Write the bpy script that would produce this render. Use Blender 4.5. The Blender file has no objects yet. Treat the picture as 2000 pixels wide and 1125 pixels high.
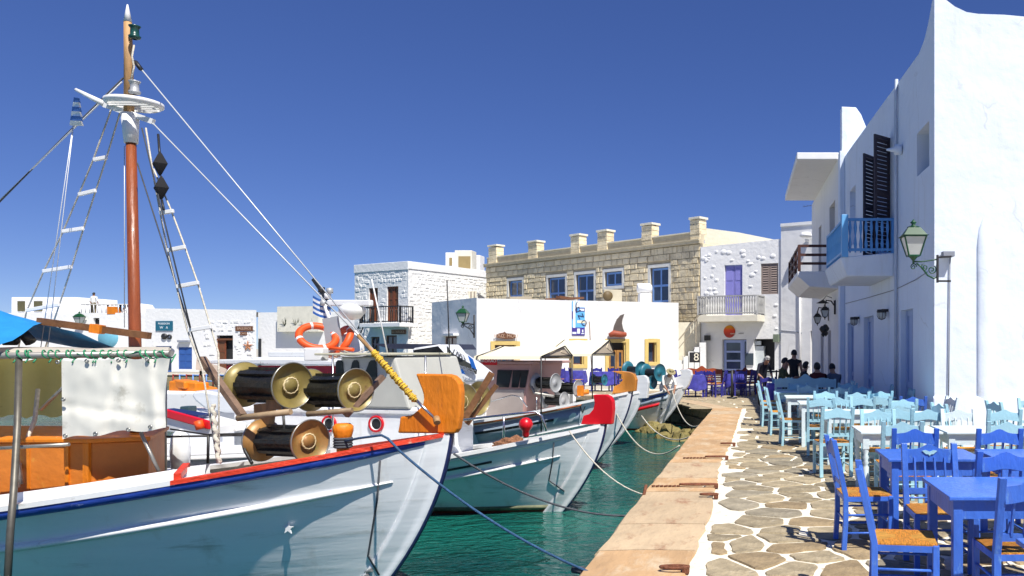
import bpy, bmesh, math, random
from mathutils import Vector, Matrix
import mathutils.noise as mnoise

random.seed(7)
R = math.radians
H, F, PX, PY = 1.68, 1555.0, 1450.0, 681.0     # eye height over the quay, focal length and vanishing point in photo pixels
WZ = -0.75                                      # water level
scene = bpy.context.scene
COL = scene.collection

# ------------------------------------------------------------------ camera, sky, sun
cd = bpy.data.cameras.new('camera')
cam = bpy.data.objects.new('camera', cd); COL.objects.link(cam)
cd.sensor_width = 36; cd.lens = F/2000*36
cd.shift_x = (1000-PX)/2000; cd.shift_y = (PY-562.5)/2000
cd.clip_start = .1; cd.clip_end = 6000
cam.location = (0, 0, H); cam.rotation_euler = (R(90), 0, 0)
scene.camera = cam
SUN_TO = Vector((.39, -.52, 1)).normalized()
w = bpy.data.worlds.new('World'); scene.world = w; w.use_nodes = True
nt = w.node_tree; nt.nodes.clear()
sky = nt.nodes.new('ShaderNodeTexSky'); sky.sky_type = 'NISHITA'; sky.sun_disc = False
sky.sun_elevation = math.asin(SUN_TO.z); sky.sun_rotation = math.atan2(SUN_TO.x, SUN_TO.y)
sky.altitude = 0; sky.air_density = .5; sky.dust_density = 0.0; sky.ozone_density = 6.0
hs = nt.nodes.new('ShaderNodeHueSaturation'); hs.inputs['Hue'].default_value = .523
hs.inputs['Saturation'].default_value = 1.36; hs.inputs['Value'].default_value = 1.0
bg = nt.nodes.new('ShaderNodeBackground'); bg.inputs['Strength'].default_value = .15
wo = nt.nodes.new('ShaderNodeOutputWorld')
gm = nt.nodes.new('ShaderNodeGamma'); gm.inputs['Gamma'].default_value = .66; nt.links.new(sky.outputs[0], gm.inputs['Color']); nt.links.new(gm.outputs[0], hs.inputs['Color']); nt.links.new(hs.outputs[0], bg.inputs['Color']); nt.links.new(bg.outputs[0], wo.inputs['Surface'])
sl = bpy.data.lights.new('sun', 'SUN'); sl.energy = 5.0; sl.angle = R(.53); sl.color = (1, .955, .88)
so = bpy.data.objects.new('sun', sl); COL.objects.link(so); so.rotation_euler = SUN_TO.to_track_quat('Z', 'Y').to_euler(); so.location = (5, -5, 30)
vs = scene.view_settings; vs.view_transform = 'Standard'; vs.look = 'None'; vs.exposure = .45; vs.gamma = 1.0; vs.use_curve_mapping = False
scene.cycles.caustics_reflective = True; scene.cycles.blur_glossy = 0.05
scene.cycles.max_bounces = 6; scene.cycles.diffuse_bounces = 3; scene.cycles.glossy_bounces = 3

# ------------------------------------------------------------------ materials
MATS = {}
def mat(name, col, rough=.6, metal=0., var=.08, vs=3., bump=0., bs=25., dirt=None, stretch=None, spec=.5, coat=0., emis=None, crack=0, streak=None):
    if name in MATS: return MATS[name]
    m = bpy.data.materials.new(name); m.use_nodes = True; n = m.node_tree.nodes; l = m.node_tree.links
    b = n['Principled BSDF']; b.inputs['Roughness'].default_value = rough; b.inputs['Metallic'].default_value = metal
    b.inputs['Specular IOR Level'].default_value = spec; b.inputs['Coat Weight'].default_value = coat
    tc = n.new('ShaderNodeTexCoord'); mp = n.new('ShaderNodeMapping'); l.new(tc.outputs['Object'], mp.inputs[0])
    if stretch: mp.inputs['Scale'].default_value = stretch
    nz = n.new('ShaderNodeTexNoise'); nz.inputs['Scale'].default_value = vs; nz.inputs['Detail'].default_value = 6; nz.inputs['Roughness'].default_value = .6
    l.new(mp.outputs[0], nz.inputs['Vector'])
    mr = n.new('ShaderNodeMapRange'); mr.inputs[1].default_value = .3; mr.inputs[2].default_value = .7
    mr.inputs[3].default_value = 1-var; mr.inputs[4].default_value = 1+var; l.new(nz.outputs[0], mr.inputs[0])
    oi = n.new('ShaderNodeObjectInfo'); rv = n.new('ShaderNodeMapRange'); rv.inputs[3].default_value = 1-var*.5; rv.inputs[4].default_value = 1+var*.5
    l.new(oi.outputs['Random'], rv.inputs[0])
    mu = n.new('ShaderNodeMath'); mu.operation = 'MULTIPLY'; l.new(mr.outputs[0], mu.inputs[0]); l.new(rv.outputs[0], mu.inputs[1])
    vm = n.new('ShaderNodeVectorMath'); vm.operation = 'SCALE'; vm.inputs[0].default_value = col; l.new(mu.outputs[0], vm.inputs['Scale'])
    out = vm.outputs[0]
    if dirt:
        dc, amt, dsc = dirt
        n2 = n.new('ShaderNodeTexNoise'); n2.inputs['Scale'].default_value = dsc; n2.inputs['Detail'].default_value = 8; n2.inputs['Roughness'].default_value = .7
        l.new(mp.outputs[0], n2.inputs['Vector'])
        r2 = n.new('ShaderNodeMapRange'); r2.inputs[1].default_value = .66-amt*.25; r2.inputs[2].default_value = .74-amt*.12; l.new(n2.outputs[0], r2.inputs[0])
        mx = n.new('ShaderNodeMix'); mx.data_type = 'RGBA'; l.new(r2.outputs[0], mx.inputs[0]); l.new(out, mx.inputs[6]); mx.inputs[7].default_value = (*dc, 1)
        out = mx.outputs[2]
    if crack:
        vo = n.new('ShaderNodeTexVoronoi'); vo.feature = 'DISTANCE_TO_EDGE'; vo.inputs['Scale'].default_value = crack
        wn = n.new('ShaderNodeTexNoise'); wn.inputs['Scale'].default_value = 3; wn.inputs['Detail'].default_value = 6; l.new(mp.outputs[0], wn.inputs['Vector'])
        va = n.new('ShaderNodeVectorMath'); va.operation = 'MULTIPLY_ADD'; va.inputs[1].default_value = (.35, .35, .35); l.new(wn.outputs['Color'], va.inputs[0]); l.new(mp.outputs[0], va.inputs[2]); l.new(va.outputs[0], vo.inputs['Vector'])
        c1 = n.new('ShaderNodeMapRange'); c1.inputs[1].default_value = .0; c1.inputs[2].default_value = .012; c1.inputs[3].default_value = 1; c1.inputs[4].default_value = 0; l.new(vo.outputs['Distance'], c1.inputs[0])
        mn = n.new('ShaderNodeTexNoise'); mn.inputs['Scale'].default_value = .9; l.new(tc.outputs['Object'], mn.inputs['Vector'])
        c2 = n.new('ShaderNodeMapRange'); c2.inputs[1].default_value = .55; c2.inputs[2].default_value = .62; c2.inputs[4].default_value = .28; l.new(mn.outputs[0], c2.inputs[0])
        cm = n.new('ShaderNodeMath'); cm.operation = 'MULTIPLY'; l.new(c1.outputs[0], cm.inputs[0]); l.new(c2.outputs[0], cm.inputs[1])
        m4 = n.new('ShaderNodeMix'); m4.data_type = 'RGBA'; l.new(cm.outputs[0], m4.inputs[0]); l.new(out, m4.inputs[6]); m4.inputs[7].default_value = (.28, .27, .25, 1); out = m4.outputs[2]
    if streak:
        sm = n.new('ShaderNodeMapping'); sm.inputs['Scale'].default_value = streak[1]; l.new(tc.outputs['Object'], sm.inputs[0])
        sn = n.new('ShaderNodeTexNoise'); sn.inputs['Scale'].default_value = 1; sn.inputs['Detail'].default_value = 7; sn.inputs['Roughness'].default_value = .65; l.new(sm.outputs[0], sn.inputs['Vector'])
        s1 = n.new('ShaderNodeMapRange'); s1.inputs[1].default_value = .56; s1.inputs[2].default_value = .78; s1.inputs[4].default_value = streak[2]; l.new(sn.outputs[0], s1.inputs[0])
        m5 = n.new('ShaderNodeMix'); m5.data_type = 'RGBA'; l.new(s1.outputs[0], m5.inputs[0]); l.new(out, m5.inputs[6]); m5.inputs[7].default_value = (*streak[0], 1); out = m5.outputs[2]
    l.new(out, b.inputs['Base Color'])
    if bump:
        n3 = n.new('ShaderNodeTexNoise'); n3.inputs['Scale'].default_value = bs; n3.inputs['Detail'].default_value = 5
        l.new(mp.outputs[0], n3.inputs['Vector'])
        bp = n.new('ShaderNodeBump'); bp.inputs['Strength'].default_value = min(1, bump); bp.inputs['Distance'].default_value = .02*max(1, bump)
        l.new(n3.outputs[0], bp.inputs['Height']); l.new(bp.outputs[0], b.inputs['Normal'])
    if emis: b.inputs['Emission Color'].default_value = (*emis, 1); b.inputs['Emission Strength'].default_value = 1
    MATS[name] = m
    return m
WHITE = mat('whitewash', (.80, .80, .79), .9, bump=1.1, bs=5, var=.03, vs=1.2, dirt=((.55, .54, .50), .12, 2.2))
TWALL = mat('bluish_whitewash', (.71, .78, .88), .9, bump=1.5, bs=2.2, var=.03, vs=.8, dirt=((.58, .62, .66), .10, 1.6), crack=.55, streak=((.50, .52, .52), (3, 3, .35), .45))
WHITE2 = mat('whitewash_rough', (.79, .79, .77), .95, bump=2.2, bs=4.5, var=.04, vs=2, dirt=((.52, .50, .45), .15, 3))
WALLS = mat('whitewash_smooth', (.78, .78, .77), .9, bump=1.2, bs=2.6, var=.025, vs=.8, dirt=((.60, .60, .58), .08, 1.4), crack=.4, streak=((.52, .50, .46), (2, 2, .3), .4))
CREAM = mat('cream_plaster', (.72, .68, .55), .9, bump=.6, bs=8, var=.06)
OCHRE = mat('ochre_frame', (.62, .46, .16), .8, bump=.4, bs=12, var=.08)
STONE = mat('sandstone', (.74, .63, .42), .95, bump=1.6, bs=9, var=.26, vs=1.6, dirt=((.52, .42, .26), .35, 4))
MORTAR = mat('stone_mortar', (.46, .38, .25), .95, bump=1.5, bs=10, var=.15)
CORNICE = mat('cornice_stone', (.56, .49, .34), .9, bump=.8, bs=9, var=.12)
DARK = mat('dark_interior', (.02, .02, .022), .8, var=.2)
GLASS = mat('window_glass', (.03, .045, .08), .06, var=.2, spec=.8)
BLUEFR = mat('blue_window_paint', (.16, .32, .68), .5, var=.05)
BLUEDK = mat('deep_blue_paint', (.03, .10, .34), .5, var=.08)
LAV = mat('lavender_paint', (.26, .25, .62), .5, var=.05)
PALEBL = mat('pale_blue_paint', (.30, .38, .66), .5, var=.05)
BROWN = mat('brown_timber', (.13, .05, .02), .6, var=.25, vs=6, bump=.3)
TAUPE = mat('taupe_shutter', (.28, .22, .19), .6, var=.1)
IRON = mat('black_iron', (.02, .02, .022), .5, var=.1)
WOODRED = mat('red_wood', (.30, .06, .025), .6, var=.2, vs=6)

# ------------------------------------------------------------------ building blocks
W = {}
class G:
    """collects faces (and a material slot per face) and links them as one mesh object"""
    def __init__(s): s.v = []; s.f = []; s.m = []; s.sm = []; s.mi = 0; s.smooth = False
    def add(s, vs, fs):
        o = len(s.v); s.v += [Vector(v) for v in vs]
        for f in fs: s.f.append([i+o for i in f]); s.m.append(s.mi); s.sm.append(s.smooth)
        return s
    def quad(s, a, b, c, d): return s.add([a, b, c, d], [(0, 1, 2, 3)])
    def box(s, c, size, rz=0, M=None):
        x, y, z = [k/2 for k in size]
        vs = [Vector((i*x, j*y, k*z)) for k in (-1, 1) for j in (-1, 1) for i in (-1, 1)]
        m = M if M is not None else Matrix.Rotation(rz, 3, 'Z')
        return s.add([m@v+Vector(c) for v in vs], [(0, 2, 3, 1), (4, 5, 7, 6), (0, 1, 5, 4), (2, 6, 7, 3), (0, 4, 6, 2), (1, 3, 7, 5)])
    def bar(s, a, b, wd, hg, up=(0, 0, 1)):
        a, b = Vector(a), Vector(b); d = (b-a); L = d.length; d.normalize(); up = Vector(up)
        if abs(d.dot(up)) > .98: up = Vector((0, 1, 0))
        sd = d.cross(up).normalized(); u2 = sd.cross(d)
        M = Matrix((sd, d, u2)).transposed()
        return s.box((a+b)/2, (wd, L, hg), M=M)
    def tube(s, pts, r, n=8, rs=None, cap=True):
        pts = [Vector(p) for p in pts]; k = len(pts); o = len(s.v); prev = None
        for i, p in enumerate(pts):
            t = (pts[min(i+1, k-1)]-pts[max(i-1, 0)]).normalized()
            if prev is None: a = t.orthogonal().normalized()
            else: a = (prev-t*prev.dot(t)).normalized()
            prev = a; b = t.cross(a); rr = rs[i] if rs else r
            for j in range(n):
                q = 2*math.pi*j/n; s.v.append(p+(a*math.cos(q)+b*math.sin(q))*rr)
        for i in range(k-1):
            for j in range(n):
                s.f.append([o+i*n+j, o+i*n+(j+1) % n, o+(i+1)*n+(j+1) % n, o+(i+1)*n+j]); s.m.append(s.mi); s.sm.append(True)
        if cap:
            s.f.append([o+j for j in range(n)][::-1]); s.m.append(s.mi); s.sm.append(False)
            s.f.append([o+(k-1)*n+j for j in range(n)]); s.m.append(s.mi); s.sm.append(False)
        return s
    def lathe(s, prof, c, axis=(0, 0, 1), n=16):
        """prof = [(radius, height)]"""
        ax = Vector(axis).normalized(); a = ax.orthogonal().normalized(); b = ax.cross(a); o = len(s.v); c = Vector(c)
        for r, h in prof:
            for j in range(n):
                q = 2*math.pi*(j+.5)/n; s.v.append(c+ax*h+(a*math.cos(q)+b*math.sin(q))*max(r, 1e-4))
        for i in range(len(prof)-1):
            for j in range(n):
                s.f.append([o+i*n+j, o+i*n+(j+1) % n, o+(i+1)*n+(j+1) % n, o+(i+1)*n+j]); s.m.append(s.mi); s.sm.append(True)
        return s
    def prism(s, poly, d):
        """closed 3-D polygon pushed along d"""
        d = Vector(d); n = len(poly); p = [Vector(q) for q in poly]
        return s.add(p+[q+d for q in p], [list(range(n))[::-1], list(range(n, 2*n))]+[[i, (i+1) % n, n+(i+1) % n, n+i] for i in range(n)])
    def grid(s, rows):
        o = len(s.v); m = len(rows[0])
        for r in rows: s.v += [Vector(p) for p in r]
        for i in range(len(rows)-1):
            for j in range(m-1):
                s.f.append([o+i*m+j, o+i*m+j+1, o+(i+1)*m+j+1, o+(i+1)*m+j]); s.m.append(s.mi); s.sm.append(s.smooth)
        return s
    def build(s, name, m=None, parent=None, world=False, bevel=0, kind=None, fix=True, label=None, loc=None):
        me = bpy.data.meshes.new(name)
        Mi = None
        if parent is not None and world: Mi = W[parent.name].inverted()
        vv = [Mi@v for v in s.v] if Mi else s.v
        if loc is not None: vv = [v-Vector(loc) for v in vv]
        me.from_pydata([tuple(v) for v in vv], [], s.f)
        ms = m if isinstance(m, (list, tuple)) else [m]
        for k in ms: me.materials.append(k)
        me.polygons.foreach_set('material_index', s.m); me.polygons.foreach_set('use_smooth', s.sm)
        if fix or bevel:
            bm = bmesh.new(); bm.from_mesh(me)
            if bevel:
                bmesh.ops.remove_doubles(bm, verts=bm.verts, dist=1e-5)
            if fix: bmesh.ops.recalc_face_normals(bm, faces=bm.faces)
            if bevel:
                es = [e for e in bm.edges if len(e.link_faces) == 2 and e.calc_face_angle(0) > .7]
                bmesh.ops.bevel(bm, geom=es, offset=bevel, segments=2, profile=.5, affect='EDGES', clamp_overlap=True)
            bm.to_mesh(me); bm.free()
        me.update()
        o = bpy.data.objects.new(name, me); COL.objects.link(o)
        if loc is not None: o.location = loc
        if parent is not None:
            o.parent = parent; W[o.name] = W[parent.name]
        else: W[o.name] = Matrix.Translation(Vector(loc)) if loc is not None else Matrix()
        if kind: o['kind'] = kind
        if label: o['label'] = label
        return o
ROOTS = []
def tag(o, label, cat, group=None):
    o['label'] = label; o['category'] = cat
    if group: o['group'] = group
    return o
def thing(name, label, cat, loc=(0, 0, 0), rz=0, group=None):
    o = bpy.data.objects.new(name, None); COL.objects.link(o); o.empty_display_size = .2
    o.location = loc; o.rotation_euler = (0, 0, rz)
    W[o.name] = Matrix.Translation(Vector(loc))@Matrix.Rotation(rz, 4, 'Z')
    return tag(o, label, cat, group)
def part_empty(name, parent):
    o = bpy.data.objects.new(name, None); COL.objects.link(o); o.parent = parent; W[o.name] = W[parent.name]; return o
def single(g, name, m, label, cat, loc, group=None, bevel=0):
    """a thing that is one mesh; faces given in world coordinates"""
    return tag(g.build(name, m, loc=loc, bevel=bevel), label, cat, group)
def copy_tree(o, parent=None):
    c = o.copy(); COL.objects.link(c); W[c.name] = W.get(o.name, Matrix())
    if parent is not None: c.parent = parent
    for ch in list(o.children): copy_tree(ch, c)
    return c
def place(o, loc, rz=0, sc=None):
    o.location = loc; o.rotation_euler = (0, 0, rz)
    if sc: o.scale = (sc, sc, sc)
    W[o.name] = Matrix.Translation(Vector(loc))@Matrix.Rotation(rz, 4, 'Z')
    for c in o.children_recursive: W[c.name] = W[o.name]
def P(px, py, Y): return Vector(((px-PX)/F*Y, Y, H-(py-PY)/F*Y))
def text(s, size, m, parent, M, name='lettering', ext=.004):
    c = bpy.data.curves.new(name, 'FONT'); c.body = s; c.size = size; c.extrude = ext; c.align_x = 'CENTER'; c.align_y = 'CENTER'
    c.materials.append(m); tmp = bpy.data.objects.new('tmp', c); COL.objects.link(tmp); bpy.context.view_layer.update()
    me = bpy.data.meshes.new_from_object(tmp); me.name = name; bpy.data.objects.remove(tmp); bpy.data.curves.remove(c)
    o = bpy.data.objects.new(name, me); COL.objects.link(o)
    if parent is not None: o.parent = parent; o.matrix_parent_inverse = W[parent.name].inverted(); W[o.name] = W[parent.name]
    o.matrix_basis = M
    return o

def translucent(m, k=.45):
    n = m.node_tree.nodes; l = m.node_tree.links; b = n['Principled BSDF']; out = n['Material Output']
    t = n.new('ShaderNodeBsdfTranslucent'); mx = n.new('ShaderNodeMixShader'); mx.inputs[0].default_value = k
    l.new(b.inputs['Base Color'].links[0].from_socket, t.inputs['Color']); l.new(b.outputs[0], mx.inputs[1]); l.new(t.outputs[0], mx.inputs[2]); l.new(mx.outputs[0], out.inputs['Surface']); return m
class Edge:
    """a wall line, left end p0 and right end p1 as seen from outside"""
    def __init__(s, p0, p1):
        s.p0 = Vector((p0[0], p0[1], 0)); s.p1 = Vector((p1[0], p1[1], 0)); d = s.p1-s.p0; s.L = d.length; s.u = d.normalized()
        s.n = Vector((s.u.y, -s.u.x, 0)); s.rz = math.atan2(s.u.y, s.u.x)
    def pt(s, a, z, off=0.): return s.p0+s.u*a+s.n*off+Vector((0, 0, z))
    def sz(s, px, py, off=0.):
        d = Vector(((px-PX)/F, 1, 0)); q = s.p0+s.n*off
        t = q.dot(s.n)/d.dot(s.n); p = d*t
        return (p-s.p0).dot(s.u), H-(py-PY)/F*t
    def M(s, a, z, off=0.):
        """text matrix on the wall"""
        return Matrix.Translation(s.pt(a, z, off))@Matrix.Rotation(s.rz, 4, 'Z')@Matrix.Rotation(R(90), 4, 'X')
    def rect(s, x0, x1, y0, y1, off=0.):
        a0, z1 = s.sz(x0, y0, off); a1, _ = s.sz(x1, y0, off); _, z0 = s.sz(x0, y1, off)
        return a0, a1, z0, z1
def ebox(g, E, a0, a1, z0, z1, o0, o1):
    c = E.pt((a0+a1)/2, (z0+z1)/2, (o0+o1)/2)
    return g.box(c, (abs(a1-a0), abs(o1-o0), abs(z1-z0)), rz=E.rz)
def wall(g, E, z0, top, ops=(), s0=0, s1=None, depth=.25, prof=()):
    """wall sheet with recessed openings (a0, a1, z0, z1[, depth]); slot 0 wall, slot 1 the back of an opening"""
    s1 = E.L if s1 is None else s1; tp = top if callable(top) else (lambda a: top)
    ss = sorted({s0, s1, *[x for o in ops for x in o[:2] if s0 < x < s1], *[x for x in prof if s0 < x < s1]})
    zs = sorted({z0, *[z for o in ops for z in o[2:4]]})
    for a, b in zip(ss, ss[1:]):
        m = (a+b)/2; top_a, top_b = tp(a), tp(b)
        for i, z in enumerate(zs):
            last = i == len(zs)-1; zt = None if last else zs[i+1]; mz = (z+(zt if zt else top_a))/2
            if not last and any(o[0] <= m <= o[1] and o[2] <= mz <= o[3] for o in ops): continue
            g.mi = 0
            g.quad(E.pt(a, z), E.pt(b, z), E.pt(b, top_b if last else zt), E.pt(a, top_a if last else zt))
    for o in ops:
        d = -(o[4] if len(o) > 4 else depth); a, b, z, t = o[:4]
        g.mi = 0
        g.quad(E.pt(a, z), E.pt(a, t), E.pt(a, t, d), E.pt(a, z, d)); g.quad(E.pt(b, z), E.pt(b, z, d), E.pt(b, t, d), E.pt(b, t))
        g.quad(E.pt(a, t), E.pt(b, t), E.pt(b, t, d), E.pt(a, t, d)); g.quad(E.pt(a, z), E.pt(a, z, d), E.pt(b, z, d), E.pt(b, z))
        g.mi = 1; g.quad(E.pt(a, z, d), E.pt(b, z, d), E.pt(b, t, d), E.pt(a, t, d))
    g.mi = 0
def slabroof(g, pts, z):
    g.add([(p[0], p[1], z) for p in pts], [list(range(len(pts)))])
def window(parent, E, r, off=-.16, cols=2, rows=1, fm=None, gm=None, fw=.06, name='window', transom=None, thick=.05):
    """frame with mullions as one part, each pane a sub-part"""
    a0, a1, z0, z1 = r; g = G()
    ebox(g, E, a0, a1, z1-fw, z1, off-thick, off); ebox(g, E, a0, a1, z0, z0+fw, off-thick, off)
    ebox(g, E, a0, a0+fw, z0+fw, z1-fw, off-thick, off); ebox(g, E, a1-fw, a1, z0+fw, z1-fw, off-thick, off)
    zs = [z0+fw]+([transom] if transom else [])+[z1-fw]
    xs = [a0+fw+(a1-a0-2*fw)*i/cols for i in range(cols+1)]
    if transom: ebox(g, E, a0+fw, a1-fw, transom-fw/2, transom+fw/2, off-thick, off-.003)
    for x in xs[1:-1]: ebox(g, E, x-fw*.45, x+fw*.45, z0+fw, z1-fw, off-thick, off-.006)
    if rows > 1 and not transom:
        zs = [z0+fw+(z1-z0-2*fw)*i/rows for i in range(rows+1)]
        for z in zs[1:-1]: ebox(g, E, a0+fw, a1-fw, z-fw*.35, z+fw*.35, off-thick, off-.003)
    f = g.build(name, fm, parent, world=True)
    for x0, x1 in zip(xs, xs[1:]):
        for y0, y1 in zip(zs, zs[1:]):
            p = G(); ebox(p, E, x0, x1, y0, y1, off-thick*.8, off-thick*.5); p.build('pane', gm or GLASS, f, world=True)
    return f
def shutter(parent, E, r, m, off=0., name='shutter', slats=8, th=.04):
    a0, a1, z0, z1 = r; g = G(); fw = min(.07, (a1-a0)*.18)
    ebox(g, E, a0, a0+fw, z0, z1, off-th, off); ebox(g, E, a1-fw, a1, z0, z1, off-th, off)
    ebox(g, E, a0+fw, a1-fw, z1-fw, z1, off-th, off); ebox(g, E, a0+fw, a1-fw, z0, z0+fw, off-th, off); ebox(g, E, a0+fw, a1-fw, (z0+z1)/2-fw/2, (z0+z1)/2+fw/2, off-th, off)
    f = g.build(name, m, parent, world=True)
    sg = G(); n = slats
    for i in range(n):
        z = z0+fw+(z1-z0-2*fw)*(i+.5)/n
        sg.box(E.pt((a0+a1)/2, z, off-th/2), (a1-a0-2*fw, .03, (z1-z0)/n*.75), M=Matrix.Rotation(E.rz, 3, 'Z')@Matrix.Rotation(R(-25), 3, 'X'))
    sg.build('slats', m, f, world=True, kind='stuff')
    return f
def railing(parent, a, b, z0, z1, m, n=12, th=.03, name='railing', bal='baluster', turned=False, extra=()):
    a, b = Vector((a[0], a[1], 0)), Vector((b[0], b[1], 0)); g = G(); zz = Vector((0, 0, 1))
    for z in (z0+.06, z1)+tuple(extra): g.bar(a+zz*z, b+zz*z, th*1.6, th*1.2)
    for p in (a, b): g.bar(p+zz*(z0-.02), p+zz*(z1+.03), th*1.7, th*1.7)
    f = g.build(name, m, parent, world=True)
    for i in range(1, n):
        p = a.lerp(b, i/n); q = G()
        if turned: q.lathe([(th*.4, 0), (th*.9, (z1-z0)*.25), (th*.35, (z1-z0)*.5), (th*.9, (z1-z0)*.75), (th*.4, z1-z0)], p+zz*z0, n=6)
        else: q.tube([p+zz*z0, p+zz*z1], th*.33, n=4)
        q.build(bal, m, f, world=True)
    return f
def struct(g, name, m, loc=None, bevel=0): return g.build(name, m, kind='structure', loc=loc, bevel=bevel)
# ------------------------------------------------------------------ ground, water, quay
shore = [(-1.3, -8), (-1.18, 5), (-1.12, 8.7), (-1.05, 11.4), (-.95, 16.4), (-.78, 22.3), (-1.9, 25.3), (-4, 27.6), (-10, 30.5), (-15.5, 35), (-20, 47), (-24, 50.5), (-60, 53), (-400, 60)]
g = G()
pts = shore+[(-3000, 60), (-3000, 4000), (3000, 4000), (3000, -60), (-1.3, -60)]
me_pts = [Vector((x, y, -.03)) for x, y in pts]
bm = bmesh.new(); bvs = [bm.verts.new(p) for p in me_pts]; bm.faces.new(bvs); bmesh.ops.triangulate(bm, faces=bm.faces)
me = bpy.data.meshes.new('ground'); bm.to_mesh(me); bm.free()
GROUND = mat('pale_ground', (.40, .37, .30), .9, var=.15, vs=.6, bump=.5, bs=6)
me.materials.append(GROUND); o = bpy.data.objects.new('ground', me); COL.objects.link(o); o['kind'] = 'structure'; W['ground'] = Matrix()
# quay wall down into the water, masonry blocks
QW = mat('quay_wall_stone', (.34, .27, .15), .9, var=.25, vs=3, bump=1.5, bs=7, dirt=((.06, .07, .02), .5, 3))
g = G()
for a, b in zip(shore, shore[1:]):
    g.quad((a[0]+.05, a[1]+.05, -.03), (b[0]+.05, b[1]+.05, -.03), (b[0]+.05, b[1]+.05, -3), (a[0]+.05, a[1]+.05, -3))
quay = g.build('quay_wall', QW, kind='structure')
blocks = []
rr = random.Random(3)
for a, b in zip(shore[1:9], shore[2:10]):
    A, B = Vector((*a, 0)), Vector((*b, 0)); L = (B-A).length; d = (B-A).normalized(); nn = Vector((-d.y, d.x, 0))
    for row, (z0, z1) in enumerate(((-.36, -.04), (-.68, -.38), (-1.05, -.7))):
        s = -rr.random()*.3
        while s < L-.1:
            wd = rr.uniform(.5, .95); e = min(s+wd, L)
            q = G(); c = A+d*((max(s, 0)+e)/2)+nn*(-.03+rr.uniform(-.03, .03)); c.z = (z0+z1)/2
            q.box((0, 0, 0), (e-max(s, 0)-.03, .16, z1-z0-.02)); 
            ob = q.build('block', QW, quay, bevel=.02); ob.location = c; ob.rotation_euler = (0, 0, math.atan2(d.y, d.x)+rr.uniform(-.02, .02))
            s = e+.01
# water: one sheet with real wavelets near the boats
def wcol():
    m = bpy.data.materials.new('sea_water'); m.use_nodes = True; n = m.node_tree.nodes; l = m.node_tree.links; b = n['Principled BSDF']
    b.inputs['Roughness'].default_value = .05; b.inputs['IOR'].default_value = 1.33; b.inputs['Specular IOR Level'].default_value = .9
    tc = n.new('ShaderNodeTexCoord'); nz = n.new('ShaderNodeTexNoise'); nz.inputs['Scale'].default_value = .35; nz.inputs['Detail'].default_value = 3
    l.new(tc.outputs['Object'], nz.inputs['Vector'])
    cr = n.new('ShaderNodeValToRGB'); cr.color_ramp.elements[0].position = .35; cr.color_ramp.elements[0].color = (.004, .048, .045, 1)
    cr.color_ramp.elements[1].position = .65; cr.color_ramp.elements[1].color = (.008, .115, .088, 1)
    l.new(nz.outputs[0], cr.inputs[0]); l.new(cr.outputs[0], b.inputs['Base Color'])
    hs_ = []
    mp = n.new('ShaderNodeMapping'); mp.inputs['Scale'].default_value = (1, 1.5, 1); l.new(tc.outputs['Object'], mp.inputs[0])
    for sc, k in ((2.6, 1.0), (8, .3)):
        q = n.new('ShaderNodeTexNoise'); q.inputs['Scale'].default_value = sc; q.inputs['Detail'].default_value = 3; q.inputs['Distortion'].default_value = .8
        l.new(mp.outputs[0], q.inputs['Vector']); mm = n.new('ShaderNodeMath'); mm.operation = 'MULTIPLY'; mm.inputs[1].default_value = k; l.new(q.outputs[0], mm.inputs[0]); hs_.append(mm)
    ad = n.new('ShaderNodeMath'); l.new(hs_[0].outputs[0], ad.inputs[0]); l.new(hs_[1].outputs[0], ad.inputs[1])
    bp = n.new('ShaderNodeBump'); bp.inputs['Strength'].default_value = .8; bp.inputs['Distance'].default_value = .2; l.new(ad.outputs[0], bp.inputs['Height']); l.new(bp.outputs[0], b.inputs['Normal'])
    return m
g = G(); g.quad((-3000, -60, WZ), (8, -60, WZ), (8, 3000, WZ), (-3000, 3000, WZ)); struct(g, 'water', wcol())
# weedy rocks under the inner corner of the quay
RK = mat('weedy_rock', (.20, .16, .05), .7, var=.35, vs=4, bump=1.5, bs=9, dirt=((.05, .06, .015), .5, 4))
for i in range(26):
    t = rr.random(); q = G(); r = rr.uniform(.14, .34)
    a = Vector((-.85, 21.5, 0)).lerp(Vector((-3.4, 26.2, 0)), t)+Vector((rr.uniform(-.9, -.1), rr.uniform(-.6, .1), 0))
    bm = bmesh.new(); bmesh.ops.create_icosphere(bm, subdivisions=2, radius=r)
    for v in bm.verts: v.co += v.co.normalized()*mnoise.noise(v.co*4+Vector((i*3, 0, 0)))*r*.5; v.co.z *= .7
    me = bpy.data.meshes.new('rock'); bm.to_mesh(me); bm.free(); me.materials.append(RK)
    o = bpy.data.objects.new('rock', me); COL.objects.link(o); o.location = (a.x, a.y, WZ+rr.uniform(-.08, .1)); o.parent = quay
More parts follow.
